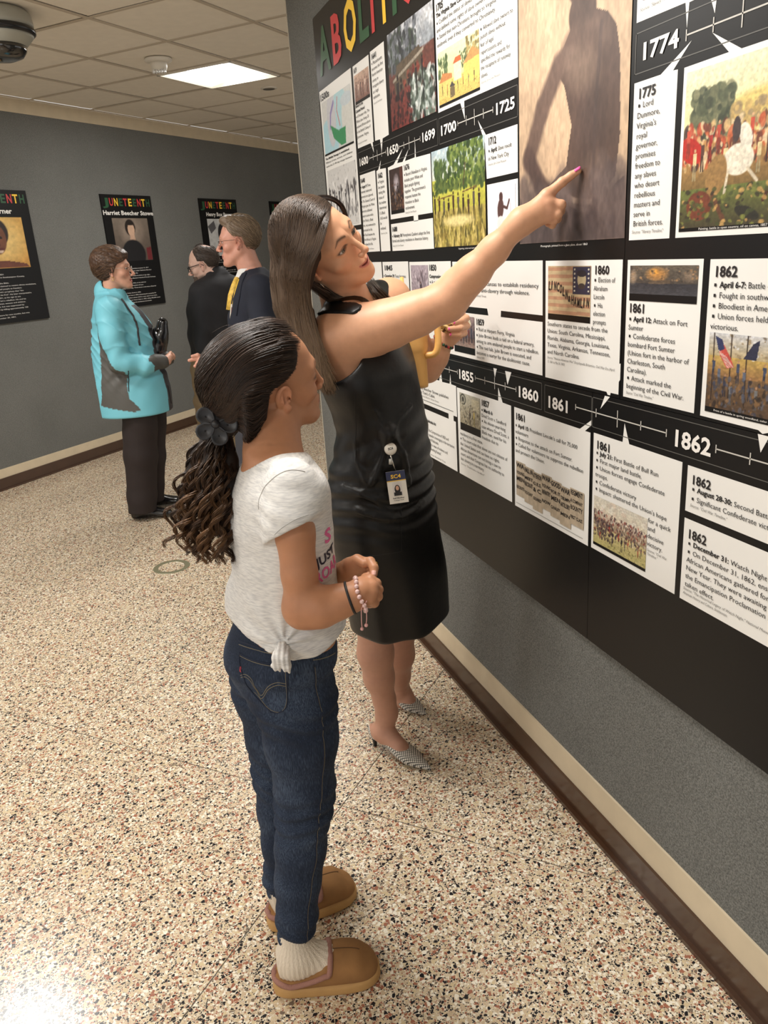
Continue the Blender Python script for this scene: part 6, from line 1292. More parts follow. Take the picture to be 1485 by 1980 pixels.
    line([(605,1276),(620,1274),(648,1262)], .0010, M_ST); line([(534,1829),(560,1838),(588,1834),(604,1826)], .0008, M_ST); line([(455,1175),(462,1200),(459,1240)], .0022, M_STD)
    q = hits(J, [(464,1288),(464,1298),(467,1300),(467,1289)], .0012); mesh_obj('red_tab', q, [tuple(range(len(q)))], mat('red_tab', C8(170,40,48), .7), jeans)
    # ---- socks and slippers
    M_SOCK = mat('sock_knit', C8(222,208,188), .95, bump=.8, bscale=1, stretch=(420, 420, 30), bdist=.003, noise=.05, nscale=6); M_SUEDE = mat('tan_suede', C8(150,108,64), .9, noise=.14, nscale=26, bump=.2, bscale=600); M_SOLE = mat('tan_sole', C8(190,148,92), .7, noise=.05, nscale=40, bump=.2, bscale=300); M_BRAID = mat('pink_braid', C8(166,120,106), .85, bump=1.0, bscale=700, bdist=.002); M_SHADE = mat('dark_piping', C8(92,64,38), .9)
    for (h0, t0, an) in feet:
        e = nrm(t0-h0); s = np.cross(e, [0,0,1.0]); L = np.linalg.norm(t0-h0); sk = empty('slipper', h0, None, None) if False else None
        S = Field(); stack_dir(S, h0, e, s, [.008, .035, .075, .115, .14], [0]*5, [.070, .076, .074, .066, .058], [.024, .036, .036, .036, .034], [.034, .040, .036, .030, .024], k=.02); S.cap(an+np.array([0,0,.02]), h0+e*.048+np.array([0,0,.085]), .0345, .038, k=.025)
        def ribs(p, d, an=an): return d-.0008*np.sin(np.arctan2((p-an)@e, (p-an)@s)*34)
        S.it.append(('w', ribs, None, None, 0)); lo, hi = bounds([h0, t0, an], .06); fmesh('sock', S, lo, hi, .0032, M_SOCK, root)
        so = Field(); W = [.008, .024, .036, .041, .045, .049, .049, .044, .030, .010]; U = [-.012, -.004, .02, .06, .10, .14, .175, L-.016, L+.004, L+.014]
        def slab_(p, e=e, s=s, h0=h0, U=U, W=W):
            q = p-h0; u = q@e; x = np.abs(q@s); w = np.interp(u, U, W)
            k = np.maximum(np.maximum(x-w, U[0]+.0-u), u-U[-1])*.85; c = cr_dense(np.column_stack([U, W]), 6); w = np.interp(np.clip(u, c[0, 0], c[-1, 0]), c[:, 0], c[:, 1]); dd = (x-w)*.85; ov = np.maximum(U[0]-u, u-U[-1]); dd = np.maximum(dd, ov)
            return smax(dd, np.maximum(.001-p[:, 2], p[:, 2]-.032), .012)
        so.fn(slab_, h0-.3, h0+.3, .005); lo, hi = bounds([h0, t0], .07); sole = fmesh('slipper_sole', so, lo, hi, .003, M_SOLE, root); sole['label'] = 'thick tan platform sole'
        up = Field(); stack_dir(up, h0, e, s, [-.006, .004, .025, .06, .10, .14, .175, L-.016, L+.002, L+.010], [0]*10, [.036, .037, .038, .044, .050, .050, .046, .038, .033, .030], [.012, .026, .036, .041, .045, .048, .048, .042, .028, .008], [.014, .020, .026, .032, .038, .038, .035, .028, .018, .006], k=.01, n=2.3)
        whole = Field(); whole.it = list(up.it)
        def opening(p, e=e, s=s, h0=h0):
            q = p-h0; u = q@e; x = np.abs(q@s); zz = np.interp(u, [-.01, .03, .06, .09, .105, .120, .135], [.050, .050, .056, .068, .078, .090, .16]); return p[:, 2]-zz-.0*x
        up.fn(opening, [-9]*3, [9]*3, .003, 'i'); up.fn(lambda p: .028-p[:, 2], [-9]*3, [9]*3, .003, 'i'); lo, hi = bounds([h0, t0], .08); uo = fmesh('slipper_upper', up, lo, hi, .003, M_SUEDE, root); uo['label'] = 'tan suede slipper upper'
        # braid along the opening, found on the upper's own edge
        zo = lambda u: float(np.interp(u, [-.01, .03, .06, .09, .105, .120, .135], [.050, .050, .056, .068, .078, .090, .16])); ring = []
        us_ = [-.006, .01, .03, .05, .07, .085, .100, .112]
        for sg, seq in ((1, us_), (-1, us_[::-1])):
            for u_ in seq: ring.append(h0+e*u_+s*(sg*.075)+np.array([0, 0, min(zo(u_), .088)-.004]))
            if sg == 1: ring += [h0+e*.121+s*x_+np.array([0, 0, .110-abs(x_)*.3]) for x_ in (.028, .010, -.010, -.028)]
            else: ring += [h0+e*-.035+s*x_+np.array([0, 0, .048]) for x_ in (-.016, 0, .016)]
        ring = on_surface(ring, whole, .0006); ring = cr_dense(np.vstack([ring, ring[:1]]), 5)[:-1]; ring = on_surface(ring, whole, .0006); MB().tube(ring, .0062, 8, closed=True).build('braid', M_BRAID, uo, True)
        MB().tube(on_surface(resample([h0+e*u_+np.array([0,0,.10]) for u_ in (.125, .15, .175, L-.01)], 16), up, .0004), .0011, 6).build('centre_seam', M_SHADE, uo)
    # ---- wrist: black hair tie and pink bead bracelet
    ax = nrm(wri-P(660, 1162, 1.435)); e1 = nrm(np.cross(ax, [0,0,1])); e2 = np.cross(ax, e1); c = wri-ax*.012; MB().tube([c+.0300*(e1*math.cos(a)+e2*math.sin(a)) for a in np.linspace(0, 2*PI, 32, endpoint=False)], .0026, 8, closed=True).build('hair_tie', M_BLACKS, root, True)
    c = wri+ax*.008; M_BEADP = mat('pink_bead', C8(226,190,184), .3, coat=.3); g = MB(); M_CORD = mat('pink_cord', C8(222,170,166), .8)
    for i in range(20): a = 2*PI*i/20; g.ball(c+.0318*(e1*math.cos(a)+e2*math.sin(a))+ax*.002*math.sin(a*3), .0043, 10, 8)
    br = g.build('bead_bracelet', M_BEADP, root, True); br['kind'] = 'stuff'
    low = P(703, 1172, 1.415); cd_ = MB(); cd_.tube(resample([P(709, 1162, 1.41), low, P(699, 1176, 1.415), P(699, 1200, 1.42), P(700, 1213, 1.425)], 16), .0009, 5); cd_.tube(resample([low, P(708, 1180, 1.415), P(709, 1196, 1.42), P(708, 1206, 1.425)], 12), .0009, 5); cd_.ball(P(700, 1216, 1.425), .0034, 8, 6); cd_.ball(P(708, 1209, 1.425), .0036, 8, 6); cd_.build('cord_ends', M_CORD, br, True)
    # ---- hair: smooth crown drawn back to the clip
    R = H0.R; knot = P(420, 806, 1.535); C_ = Field(); C_.ell(H0.pt(0, -.034, .040), tuple(.93*v for v in (.084, .108, .090)), R, k=.03); C_.chain([H0.pt(0, -.095, .01), H0.pt(0, -.100, -.045), knot], [.055, .046, .022], k=.05); C_.cap(H0.pt(.030, -.07, -.05), knot, .040, .020, k=.03)
    # hairline: planes through the temple, above the ear and round the nape
    def hairline(p):
        q = H0.loc(p); ax_ = np.abs(q[:, 0]); y, z = q[:, 1], q[:, 2]
        front = y-np.interp(z, [-.09, -.045, -.02, .010, .022, .030, .042, .055, .075, .095, .12], [-.066, -.046, -.038, -.034, -.026, .004, .030, .042, .052, .062, .075]); low_ = -.052-z-.35*(y+.05)
        return np.maximum(front, low_*np.where(y > -.125, 1, .2))
    C_.fn(lambda p: np.where(np.linalg.norm(p-H0.o, axis=1) < .165, hairline(p), -.02), [-9]*3, [9]*3, .008, 'i')
    lo, hi = bounds([H0.o, knot], .17); M_GH = hair_mat('dark_brown_hair', None, None, .34) if False else mat('dark_brown_hair', rough=.46, attr='Col', spec=.35); M_GHB = mat('dark_hair_mass', rough=.6, attr='Col', spec=.25)
    hair = fmesh('hair', C_, lo, hi, .0036, M_GHB, root, lambda V: np.tile(C8(40, 30, 26), (len(V), 1))); hair['label'] = 'smooth dark brown hair drawn back'
    cur, col = [], []; n = 22; d1, d2 = np.array(C8(34, 26, 22)), np.array(C8(74, 56, 45)); skull = Field(); skull.it = list(C_.it[:3])
    def shade(tip=None):
        v = RNG.random()**1.5; c0 = d1*(1-v)+d2*v; return (c0, c0 if tip is None else c0*.4+np.array(tip)*.6*(.6+.7*RNG.random()))
    for i in range(2600):
        # start on the hairline, end at the clip
        t = RNG.random(); sgn = 1 if RNG.random() < .72 else -1
        zl_ = [-.070, -.045, -.02, .010, .024, .032, .045, .075, .095, .118]; yl = [-.068, -.050, -.042, -.038, -.028, .002, .028, .048, .060, .052]; zz = np.interp(t, np.linspace(0, 1, 10), zl_); yy = np.interp(t, np.linspace(0, 1, 10), yl); xx = .074*math.sqrt(max(0, 1-max(0, zz/.122)**2.2))*sgn*RNG.uniform(.0 if t > .9 else .8, 1)
        a = H0.pt(xx, yy-RNG.random()*.02, zz); mid = H0.pt(xx*.9, yy*.2-.075+.0*zz, zz*.75+.0); c = resample([a, a*.45+mid*.55+nrm(a-H0.o)*.03, mid+nrm(mid-H0.o)*.02, knot+RNG.normal(0, .006, 3)], n); cur.append(c); col.append(shade())
    cur = push_all(cur, skull, RNG.uniform(.0004, .003, len(cur)))
    for i in range(26):       # stray hairs
        a = H0.pt(RNG.uniform(-.03, .05), RNG.uniform(-.06, .04), .125); b = a+H0.R@np.array([RNG.normal(0, .02), -.03-.04*RNG.random(), -.012+.010*RNG.random()]); cur.append(resample([a-H0.R[:, 2]*.010, (a+b)/2+H0.R[:, 2]*(.006+.008*RNG.random()), b], n)); col.append(shade())
    ra = [RNG.uniform(.0004, .0010) for _ in range(2600)]+[.00025]*26
    strands_mesh('hair_strands', cur, np.array(ra), col, M_GH, hair, .8)['kind'] = 'stuff'
    # ponytail of curls
    g0 = [(408,830,1.55),(372,880,1.56),(352,940,1.56),(338,1000,1.56),(342,1060,1.56)]; g1 = [(414,832,1.53),(392,890,1.52),(385,960,1.51),(378,1030,1.51),(384,1085,1.51)]; g2 = [(424,835,1.52),(425,890,1.50),(428,960,1.49),(430,1030,1.495),(430,1090,1.50)]; g3 = [(440,836,1.54),(452,880,1.53),(456,940,1.52),(452,1010,1.52),(448,1080,1.52)]
    G = [resample([P(*q) for q in g], 44) for g in (g0, g1, g2, g3)]; Fm = Field()
    for a, b in ((0, 1), (1, 2), (2, 3)): pts = [(G[a][i]+G[b][i])/2 for i in (2, 10, 18, 26, 34)]; Fm.chain([q+CAMR[:, 2]*.014 for q in pts], [.014, .019, .021, .018, .006], k=.02)
    lo, hi = bounds(np.concatenate(G), .06); tail = fmesh('ponytail', Fm, lo, hi, .006, M_GHB, root, lambda V: np.tile(C8(30, 22, 18), (len(V), 1))); tail['label'] = 'long ponytail of brown ringlets'
    cur, col, ra = [], [], []; K = 56
    for i in range(64):           # each ringlet is a rope of strands wound on its own axis
        s = (i+RNG.random())/40 if i < 40 else RNG.random(); dep = RNG.uniform(-.026, .012) if i < 40 else RNG.uniform(-.01, .03); L = RNG.uniform(.72, 1.07); c = blend_guides(G, s, 44); c = resample(c[:int(44*min(L, 1))], K)+(CAMR[:, 2]*dep+CAMR[:, 0]*RNG.normal(0, .006))*np.linspace(.3, 1, K)[:, None]
        T_ = np.gradient(c, axis=0); T_ /= np.linalg.norm(T_, axis=1)[:, None]; u1 = nrm(np.cross(T_[K//2], [.3, .9, .1])); u2 = np.cross(T_[K//2], u1); tt = np.linspace(0, 1, K); turns = RNG.uniform(3.4, 4.8)*L; amp = RNG.uniform(.0055, .0105)*np.clip(tt*2.0, .15, 1)*(1+.5*tt**2); sg = 1; ph = sg*(tt**1.1*turns*2*PI)+RNG.random()*6.28
        v = RNG.random(); ca = d1*.9; cb = np.array(C8(58, 40, 30))*(1-v)+np.array(C8(132, 96, 64))*v; nk = 20
        for k in range(nk):
            a0 = RNG.random()*6.28; rr = .0030*math.sqrt(RNG.random()); da = RNG.normal(0, .16); wob = np.interp(tt, np.linspace(0, 1, 6), RNG.normal(0, .0007, 6)); aa = amp+rr*math.cos(a0)+wob
            q = c+(aa*np.cos(ph+da*tt))[:, None]*u1+(aa*np.sin(ph+da*tt))[:, None]*u2+T_*(rr*math.sin(a0)*1.6); f_ = RNG.uniform(.65, 1.25); cur.append(q); col.append((ca*f_, cb*f_)); ra.append(RNG.uniform(.0005, .0010))
    strands_mesh('ringlets', cur, np.array(ra), col, M_GH, tail, .45)['kind'] = 'stuff'
    # flower clip
    c = P(417, 820, 1.468); nn = nrm(CAMP-c+np.array([-.1, 0, .1])); u = nrm(np.cross(nn, [0,0,1])); w_ = np.cross(nn, u); cl = empty('flower_clip', c, 'matt black five-petal flower hair clip at the back of the head', 'hair clip'); M_CLIP = mat('matte_black_clip', C8(36,36,40), .42)
    for k in range(5):
        a = math.radians(100+72*k); dr = u*math.cos(a)+w_*math.sin(a); tn = np.cross(nn, dr); V, Fc = [], []; nr, na = 5, 16; pc = c+dr*.0225
        for i in range(nr+1):
            for j in range(na): rr = i/nr; b = 2*PI*j/na; x, y = rr*math.cos(b), rr*math.sin(b); V.append(pc+dr*x*.0185+tn*y*.0150*(1+.25*x)+nn*(.0045*(rr**2)-.0030+.0025*max(0, -x)))
        for i in range(nr):
            for j in range(na): Fc.append((i*na+j, (i+1)*na+j, (i+1)*na+(j+1) % na, i*na+(j+1) % na))
        o = mesh_obj('petal', V, Fc, M_CLIP, cl, True); so = o.modifiers.new('s', 'SOLIDIFY'); so.thickness = .002
    MB().ball(c+nn*.001, .0088, 16, 10).build('flower_centre', M_CLIP, cl, True); MB().tube([c+u*.028-nn*.006, c+u*.01-nn*.014, c-u*.02-nn*.012], [.004, .006, .004], 8).build('claw', M_CLIP, cl, True)
girl()
# ------------------------------------------------------------------ the three visitors in the hallway
def PA(px, py, a):                    # point on the line of sight at the upright plane a metres ahead
    r = at(px, py, 1)-CAMP; return CAMP+r*(a/(r@HOR_A))
def glasses(Hd, parent, m, r=.0012, w=.0215, h=.0155, square=False):
    mb = MB()
    for sx in (1, -1):
        ring = []
        for t in np.linspace(0, 2*PI, 22, endpoint=False):
            c, s_ = math.cos(t), math.sin(t)
            if square: c, s_ = np.sign(c)*abs(c)**.6, np.sign(s_)*abs(s_)**.6
            ring.append(Hd.pt(sx*(.033+w*c), .101-.006*abs(c), -.002+h*s_))
        mb.tube(ring, r, 5, closed=True); mb.tube([Hd.pt(sx*.054, .096, .006), Hd.pt(sx*.072, .070, .007), Hd.pt(sx*.079, .0, .008), Hd.pt(sx*.079, -.018, -.006)], r, 5)
    mb.tube([Hd.pt(-.0115, .100, .001), Hd.pt(0, .106, .004), Hd.pt(.0115, .100, .001)], r, 5); return mb.build('glasses', m, parent, True)
def hair_shell(Hd, parent, m, off, cut, name='hair', col=None, h=.004, amp=.002, freq=260, extra=None, label=None):
    F = Field(); F.ell(Hd.pt(0, -.016, .036), tuple(Hd.s*v for v in (.0745+off, .094+off, .086+off)), Hd.R, k=.02)
    if extra: extra(F)
    F.fn(lambda p: cut(Hd.loc(p)), [-9]*3, [9]*3, .006, 'i')
    g = [nrm(v) for v in ([1,.3,.4], [-.5,1,.3], [.2,-.6,1])]; F.it.append(('w', lambda p, d: d+amp*(np.sin(p@g[0]*freq)*np.sin(p@g[1]*freq*.8)+np.sin(p@g[2]*freq*1.3+2*np.sin(p@g[0]*90)))*.6, None, None, 0))
    return fmesh(name, F, Hd.o-.17, Hd.o+.17, h, m, parent, col)
def short_strands(Hd, parent, m, n, cut, off, c0, c1, L=.03, dirf=None, r=.0010, name='hair_strands'):
    cur, col = [], []
    while len(cur) < n:
        v = nrm(RNG.normal(size=3)); q = np.array([v[0]*(.075+off), -.016+v[1]*(.095+off), .036+v[2]*(.087+off)])
        if cut(q[None])[0] > -.002: continue
        d = dirf(q) if dirf else nrm([0, -.6, -.4]); d = d-v*(d@v); d = nrm(d+RNG.normal(0, .12, 3)); k = np.linspace(0, 1, 8)[:, None]; c = q+d*L*k+v*(.003*np.sin(k*PI))
        e = (c-np.array([0, -.016, .036]))/np.array([.075, .095, .087]); e = e/np.linalg.norm(e, axis=1)[:, None]; c = c*.3+.7*(np.array([0, -.016, .036])+e*np.array([.075+off, .095+off, .087+off])+v*.001); cur.append(Hd.o+(c@Hd.R.T)*Hd.s); f = RNG.random(); cc = np.array(c0)*(1-f)+np.array(c1)*f; col.append((cc*.8, cc))
    o = strands_mesh(name, cur, r, col, m, parent, .5); o['kind'] = 'stuff'; return o
def lady():
    A_ = 4.88; P = lambda x, y, da=0: PA(x, y, A_+da); base = C8(206, 156, 132)
    root = empty('person', (0.15, 5.08, 0), 'older woman with short brown hair and glasses in a turquoise and grey jacket', 'person')
    F_, S_ = hdir(1, .10), hdir(.10, -1)
    Hd = Head(P(221, 522)+np.array([0, 0, .0]), list(hdir(1, .06)+np.array([0,0,.03])), (0, 0, 1), .98, mouth=.0026, nose=1.05, smile=.0025)
    lv = [(264,796,.225,.225), (254,745,.215,.232), (245,700,.190,.205), (239,650,.190,.185), (229,610,.185,.150), (216,580,.150,.095), (213,566,.075,.070)]
    cen = [P(x, y) for x, y, a, b in lv]; a_ = [q[2] for q in lv]; b_ = [q[3] for q in lv]
    sh, shf = P(212, 600, -.17), P(220, 597, .17); el, elf = P(233, 700, -.22), P(262, 700, .20); wr, wrf = P(322, 697, -.10), P(330, 690, .04)
    Bd = Field(); Bd.stack(cen[2:], [v-.04 for v in a_[2:]], [v-.04 for v in b_[2:]], S_); Bd.cap(P(213, 580), Hd.pt(0, -.02, -.06), .058, .055, k=.04); Bd.fn(Hd, *Hd.bbox(), .018)
    Bd.chain([el, wr], [.04, .028], k=.02); Bd.chain([elf, wrf], [.04, .028], k=.02)
    for w, dy in ((wr, 0), (wrf, 1)):
        tip = P(331, 686+3*dy, -.03+.02*dy); Bd.cap(w, w*.4+tip*.6, .026, .022, k=.01)
        for j in range(4): o = np.array([0, 0, .014-.010*j]); Bd.chain([w*.4+tip*.6+o*.8, tip+o, tip+o+HOR_R*-.018+np.array([0,0,-.012])], [.010, .009, .008], k=.004)
    lo, hi = bounds(cen+[Hd.o, wr, wrf], .17); parts = []; V, F = mesh_field(Bd, lo, hi, .008, 1); inh = lambda c: (np.linalg.norm(c-Hd.o, axis=1) < .145); parts.append(clip_mesh(V, F, lambda c: ~inh(c))); V, F = mesh_field(Bd, Hd.o-.155, Hd.o+.155, .0028, 1); parts.append(clip_mesh(V, F, lambda c: np.linalg.norm(c-Hd.o, axis=1) < .153)); V, F = join_meshes(parts)
    mesh_obj('body', V, F, M_SKIN, root, True, cols=Hd.colors(V, base, lip=C8(190, 96, 96), brow=C8(96, 72, 56), browa=.5, cheek=.3)); Hd.eyes(root); glasses(Hd, root, M_SILV, .0010)
    cut = lambda q: np.maximum(q[:, 1]-np.interp(q[:, 2], [-.08, -.05, -.01, .03, .045, .07, .1], [-.040, -.020, .012, .036, .072, .088, .10]), -.060-q[:, 2]-.5*(q[:, 1]+.09)*.0)
    MH = mat('brown_short_hair', rough=.5, attr='Col'); ex = lambda F: (F.ell(Hd.pt(0, -.045, .055), (.082, .085, .082), Hd.R, k=.03), F.ell(Hd.pt(0, .055, .085), (.055, .035, .028), Hd.R, k=.03))
    hair = hair_shell(Hd, root, MH, .016, cut, col=lambda V: np.array(C8(78, 56, 42))*(.75+.5*(np.sin(V@np.array([150., 90., 60.]))[:, None]*.5+.5)), extra=ex); hair['label'] = 'short brushed-back brown hair'
    short_strands(Hd, hair, MH, 900, cut, .022, C8(52, 36, 28), C8(140, 106, 78), .045, lambda q: nrm([q[0]*2, -.9, .3 if q[1] > 0 else -.5]))
    MB().tube([Hd.pt(.079, .0, -.040)+Hd.R@np.array([0, .008*math.cos(a), -.010+.010*math.sin(a)]) for a in np.linspace(0, 2*PI, 14, endpoint=False)], .0012, 5, closed=True).build('earring', M_GOLD, root, True)
    # jacket: body, collar, sleeves in one cloth, panels by colour
    J = Field(); J.stack(cen, a_, b_, S_, n=2.2); J.chain([sh, shf], [.075, .075], k=.06); J.chain([sh, P(216, 650, -.21), el], [.078, .072, .066], k=.03); J.chain([el, P(280, 706, -.17), P(312, 699, -.12)], [.064, .054, .046], k=.03); J.chain([shf, elf, P(322, 693, .02)], [.075, .064, .046], k=.03)
    J.cap(P(203, 562), P(222, 572, -.02), .062, .068, k=.03)
    def jf(p, d):
        r, z = p@HOR_R, p[:, 2]; w = np.sin(z*38+r*30+2.2*np.sin(r*17+z*9)); return d-.0075*(1-np.sqrt(np.abs(w)+.01)*1.6)*np.exp(-((z-1.2)/.22)**2)-.004*np.sin((r*1.2-z)*48+np.sin(z*31))*np.exp(-((z-.98)/.15)**2)
    J.it.append(('w', jf, None, None, 0)); nk = P(219, 553); J.fn(lambda p: d_ell(p, nk, (.070, .070, .060)), nk-.1, nk+.1, .006, 's'); lo, hi = bounds(cen+[el, elf, wr, wrf], .16)
    poly_ = [(186,640),(192,700),(196,770),(193,786),(262,796),(274,792),(252,770),(246,745),(248,717),(232,712),(215,690),(200,660),(190,625)]; pp = [PA(x, y, A_-.2) for x, y in poly_]; PR = [(q@HOR_R, q[2]) for q in pp]
    cf = PA(289, 672, A_-.15)@HOR_R
    def jcol(V):
        r, z = V@HOR_R, V[:, 2]; ins = np.zeros(len(V), bool); n = len(PR)
        for i in range(n):
            x0, y0 = PR[i]; x1, y1 = PR[(i+1) % n]
            if y0 != y1: ins ^= (z >= min(y0, y1)) & (z < max(y0, y1)) & (r < (x1-x0)*(z-y0)/(y1-y0)+x0)
        da = V@HOR_A-A_; cuff = (r > cf) & ((d_cap(V, el, wr, 0, 0) < .068) | (d_cap(V, elf, wrf, 0, 0) < .060)); inner = (r > (PA(262, 640, A_)@HOR_R)) & (np.abs(da) < .055) & (z < PA(240, 590, A_)[2])
        c = np.tile(np.array(C8(116, 192, 208)), (len(V), 1)); c[ins] = C8(84, 82, 78); c[cuff] = C8(72, 70, 66); c[inner & ~cuff] = C8(58, 56, 60); return c
    jk = fmesh('jacket', J, lo, hi, .0065, mat('nylon_shell', rough=.55, attr='Col', bump=.15, bscale=30, bdist=.004), root, jcol); jk['label'] = 'turquoise jacket with charcoal side panel and cuffs'
    q = hits(J, [(234,579),(246,596),(262,620),(268,655),(270,668)], .004, 16); MB().tube(q, .006, 6).build('collar_edge', mat('charcoal_cloth', C8(50,46,48), .8), jk)
    q = hits(J, [(324,745),(328,765),(331,780)], .002, 8)
    if len(q) > 2: MB().tube(q, .003, 5).build('zip', mat('charcoal_cloth'), jk)
    q = hits(J, [(248,717),(249,735),(249,757)], .002, 8)
    if len(q) > 2: MB().tube(q, .003, 5).build('zip_pocket', mat('charcoal_cloth'), jk)
    # trousers and shoes
    T = Field(); hp = P(264, 790, -.05), P(278, 790, .12); f1 = [P(270, 790, -.09), P(272, 880, -.09), P(275, 960, -.09), P(275, 985, -.09)]; f2 = [P(292, 790, .10), P(293, 880, .10), P(295, 940, .12), P(297, 962, .13)]
    T.chain(f1, [.108, .102, .088, .088], k=.03); T.chain(f2, [.098, .088, .072, .070], k=.03); T.it.append(('w', lambda p, d: d-.0022*np.sin(p[:, 2]*23+(p@HOR_R)*30+2*np.sin(p[:, 2]*9)), None, None, 0)); zc = f1[-1][2]
    T.fn(lambda p: (.055-p[:, 2]), [-9]*3, [9]*3, .004, 'i'); lo, hi = bounds(f1+f2, .14); fmesh('trousers', T, lo, hi, .009, mat('dark_brown_trousers', C8(38,28,26), .8, noise=.1), root)
    MS = mat('black_shoe_leather', C8(20,19,20), .22, coat=.4)
    for (x0, y0, x1, y1) in ((257, 1004, 331, 998), (280, 980, 326, 976)):
        h0 = PAF(x0, y0); t0 = PAF(x1, y1); e = nrm(t0-h0); L = .255; s = np.cross(e, [0,0,1.0]); S = Field(); stack_dir(S, h0, e, s, [0, .03, .08, .13, .18, .23, L], [0]*7, [.055, .055, .05, .042, .035, .03, .028], [.028, .036, .036, .040, .046, .042, .014], [.050, .055, .048, .036, .028, .022, .014], k=.01); S.fn(lambda p: .004-p[:, 2], [-9]*3, [9]*3, .003, 'i')
        lo, hi = bounds([h0, h0+e*L], .09); o = fmesh('shoe', S, lo, hi, .005, MS, root); o['label'] = 'black leather strap shoe'; MB().tube(on_surface(resample([h0+e*.11+s*.05+np.array([0,0,.06]), h0+e*.12+np.array([0,0,.10]), h0+e*.11-s*.05+np.array([0,0,.06])], 12), S, .001), .006, 6).build('strap', MS, o)
    # handbag tucked under her arm
    b = empty('handbag', P(309, 650, .0), 'shiny black handbag tucked under the arm of the turquoise jacket', 'bag'); K = Field(); K.chain([P(315, 624, .03), P(309, 650, .03), P(306, 678, .03)], [.030, .048, .052], k=.03); K.it.append(('w', lambda p, d: d-.0015*np.sin(p[:, 2]*60+(p@HOR_R)*80), None, None, 0)); lo, hi = bounds([P(315, 624), P(306, 678)], .12)
    fmesh('bag_body', K, lo, hi, .006, mat('glossy_black', C8(22,21,22), .22, coat=.5), b); MB().tube(resample([P(302, 640, -.02), P(308, 619, -.02), P(318, 618, .02), P(321, 632, .04)], 14), .007, 8).build('bag_strap', mat('glossy_black'), b, True)
def PAF(px, py): r = at(px, py, 1)-CAMP; return CAMP+r*(-EYE/r[2])
def suit():
    A_ = 4.45; P = lambda x, y, da=0: PA(x, y, A_+da)
    c0 = P(490, 560); root = empty('person', (c0[0], c0[1], 0), 'grey-haired man in glasses and a navy suit jacket with a yellow tie', 'person')
    F_, S_ = hdir(-1, -.05), hdir(.05, -1)*-1
    Hd = Head(P(461, 467), list(hdir(-1, -.05)+np.array([0,0,-.02])), (0, 0, 1), 1.04, mouth=.001, nose=1.08, male=1)
    lv = [(492,1000,.14,.12), (492,760,.17,.13), (492,690,.19,.14), (492,640,.21,.145), (494,590,.215,.14), (497,552,.20,.115), (494,530,.13,.085), (488,516,.07,.06)]
    cen = [P(x, y) for x, y, a, b in lv]; a_ = [q[2] for q in lv]; b_ = [q[3] for q in lv]; shn, shf = P(503, 560, -.19), P(494, 560, .19)
    Bd = Field(); Bd.stack(cen[3:], [v-.03 for v in a_[3:]], [v-.03 for v in b_[3:]], S_); Bd.cap(P(488, 535), Hd.pt(0, -.02, -.06), .064, .062, k=.04); Bd.fn(Hd, *Hd.bbox(), .018)
    # gesturing hand, arm bent forward
    el, wr = P(500, 690, -.24), P(410, 700, -.26); Bd.chain([el, wr, P(398, 699, -.26)], [.045, .030, .030], k=.02); pm = P(392, 699, -.26); Bd.cap(P(398, 699, -.26), pm, .032, .030, k=.02)
    for tip, mid in (((366,697),(378,694)), ((372,689),(382,687)), ((377,708),(385,706)), ((386,719),(390,712)), ((380,703),(386,700))): Bd.chain([pm, P(*mid, -.27), P(*tip, -.28)], [.014, .0105, .0085], k=.006)
    lo, hi = bounds(cen[1:]+[Hd.o, P(366, 697, -.28)], .17); parts = []; V, F = mesh_field(Bd, lo, hi, .0085, 1); hp_ = pm; parts.append(clip_mesh(V, F, lambda c: ~((np.linalg.norm(c-Hd.o, axis=1) < .150) | (np.linalg.norm(c-hp_, axis=1) < .11)))); V, F = mesh_field(Bd, Hd.o-.16, Hd.o+.16, .0027, 1); parts.append(clip_mesh(V, F, lambda c: np.linalg.norm(c-Hd.o, axis=1) < .158)); V, F = mesh_field(Bd, hp_-.13, hp_+.13, .003, 1); parts.append(clip_mesh(V, F, lambda c: np.linalg.norm(c-hp_, axis=1) < .113)); V, F = join_meshes(parts)
    mesh_obj('body', V, F, M_SKIN, root, True, cols=Hd.colors(V, C8(204, 150, 130), lip=C8(176, 108, 100), brow=C8(130, 104, 80), browa=.5, cheek=.3)); Hd.eyes(root); glasses(Hd, root, mat('thin_frame', C8(70,66,64), .3, .6), .0011, h=.0125)
    cut = lambda q: np.maximum(q[:, 1]-np.interp(q[:, 2], [-.08, -.03, .02, .03, .045, .07, .1], [-.055, -.040, -.026, .022, .034, .048, .10]), -.062-q[:, 2])
    MH = mat('grey_brown_hair', rough=.55, attr='Col'); ex = lambda F: F.ell(Hd.pt(0, .045, .108), (.050, .040, .022), Hd.R, k=.03)
    hair = hair_shell(Hd, root, MH, .007, cut, col=lambda V: np.tile(C8(112, 94, 76), (len(V), 1)), amp=.0015, extra=ex); short_strands(Hd, hair, MH, 1100, cut, .011, C8(84, 68, 54), C8(176, 152, 122), .032, lambda q: nrm([0, -.8, .35 if q[1] > .02 and q[2] > .08 else -.7]), .0009)
    J = Field(); J.stack(cen[1:], a_[1:], b_[1:], S_, n=2.3); J.chain([shn, shf], [.075, .075], k=.05); J.chain([shn, P(508, 630, -.25), el], [.075, .066, .060], k=.03); J.chain([el, P(418, 700, -.26)], [.058, .046], k=.03); J.chain([shf, P(500, 690, .24)], [.075, .06], k=.03)
    nk = P(478, 518); J.fn(lambda p: d_ell(p, nk, (.085, .085, .075)), nk-.1, nk+.1, .01, 's')
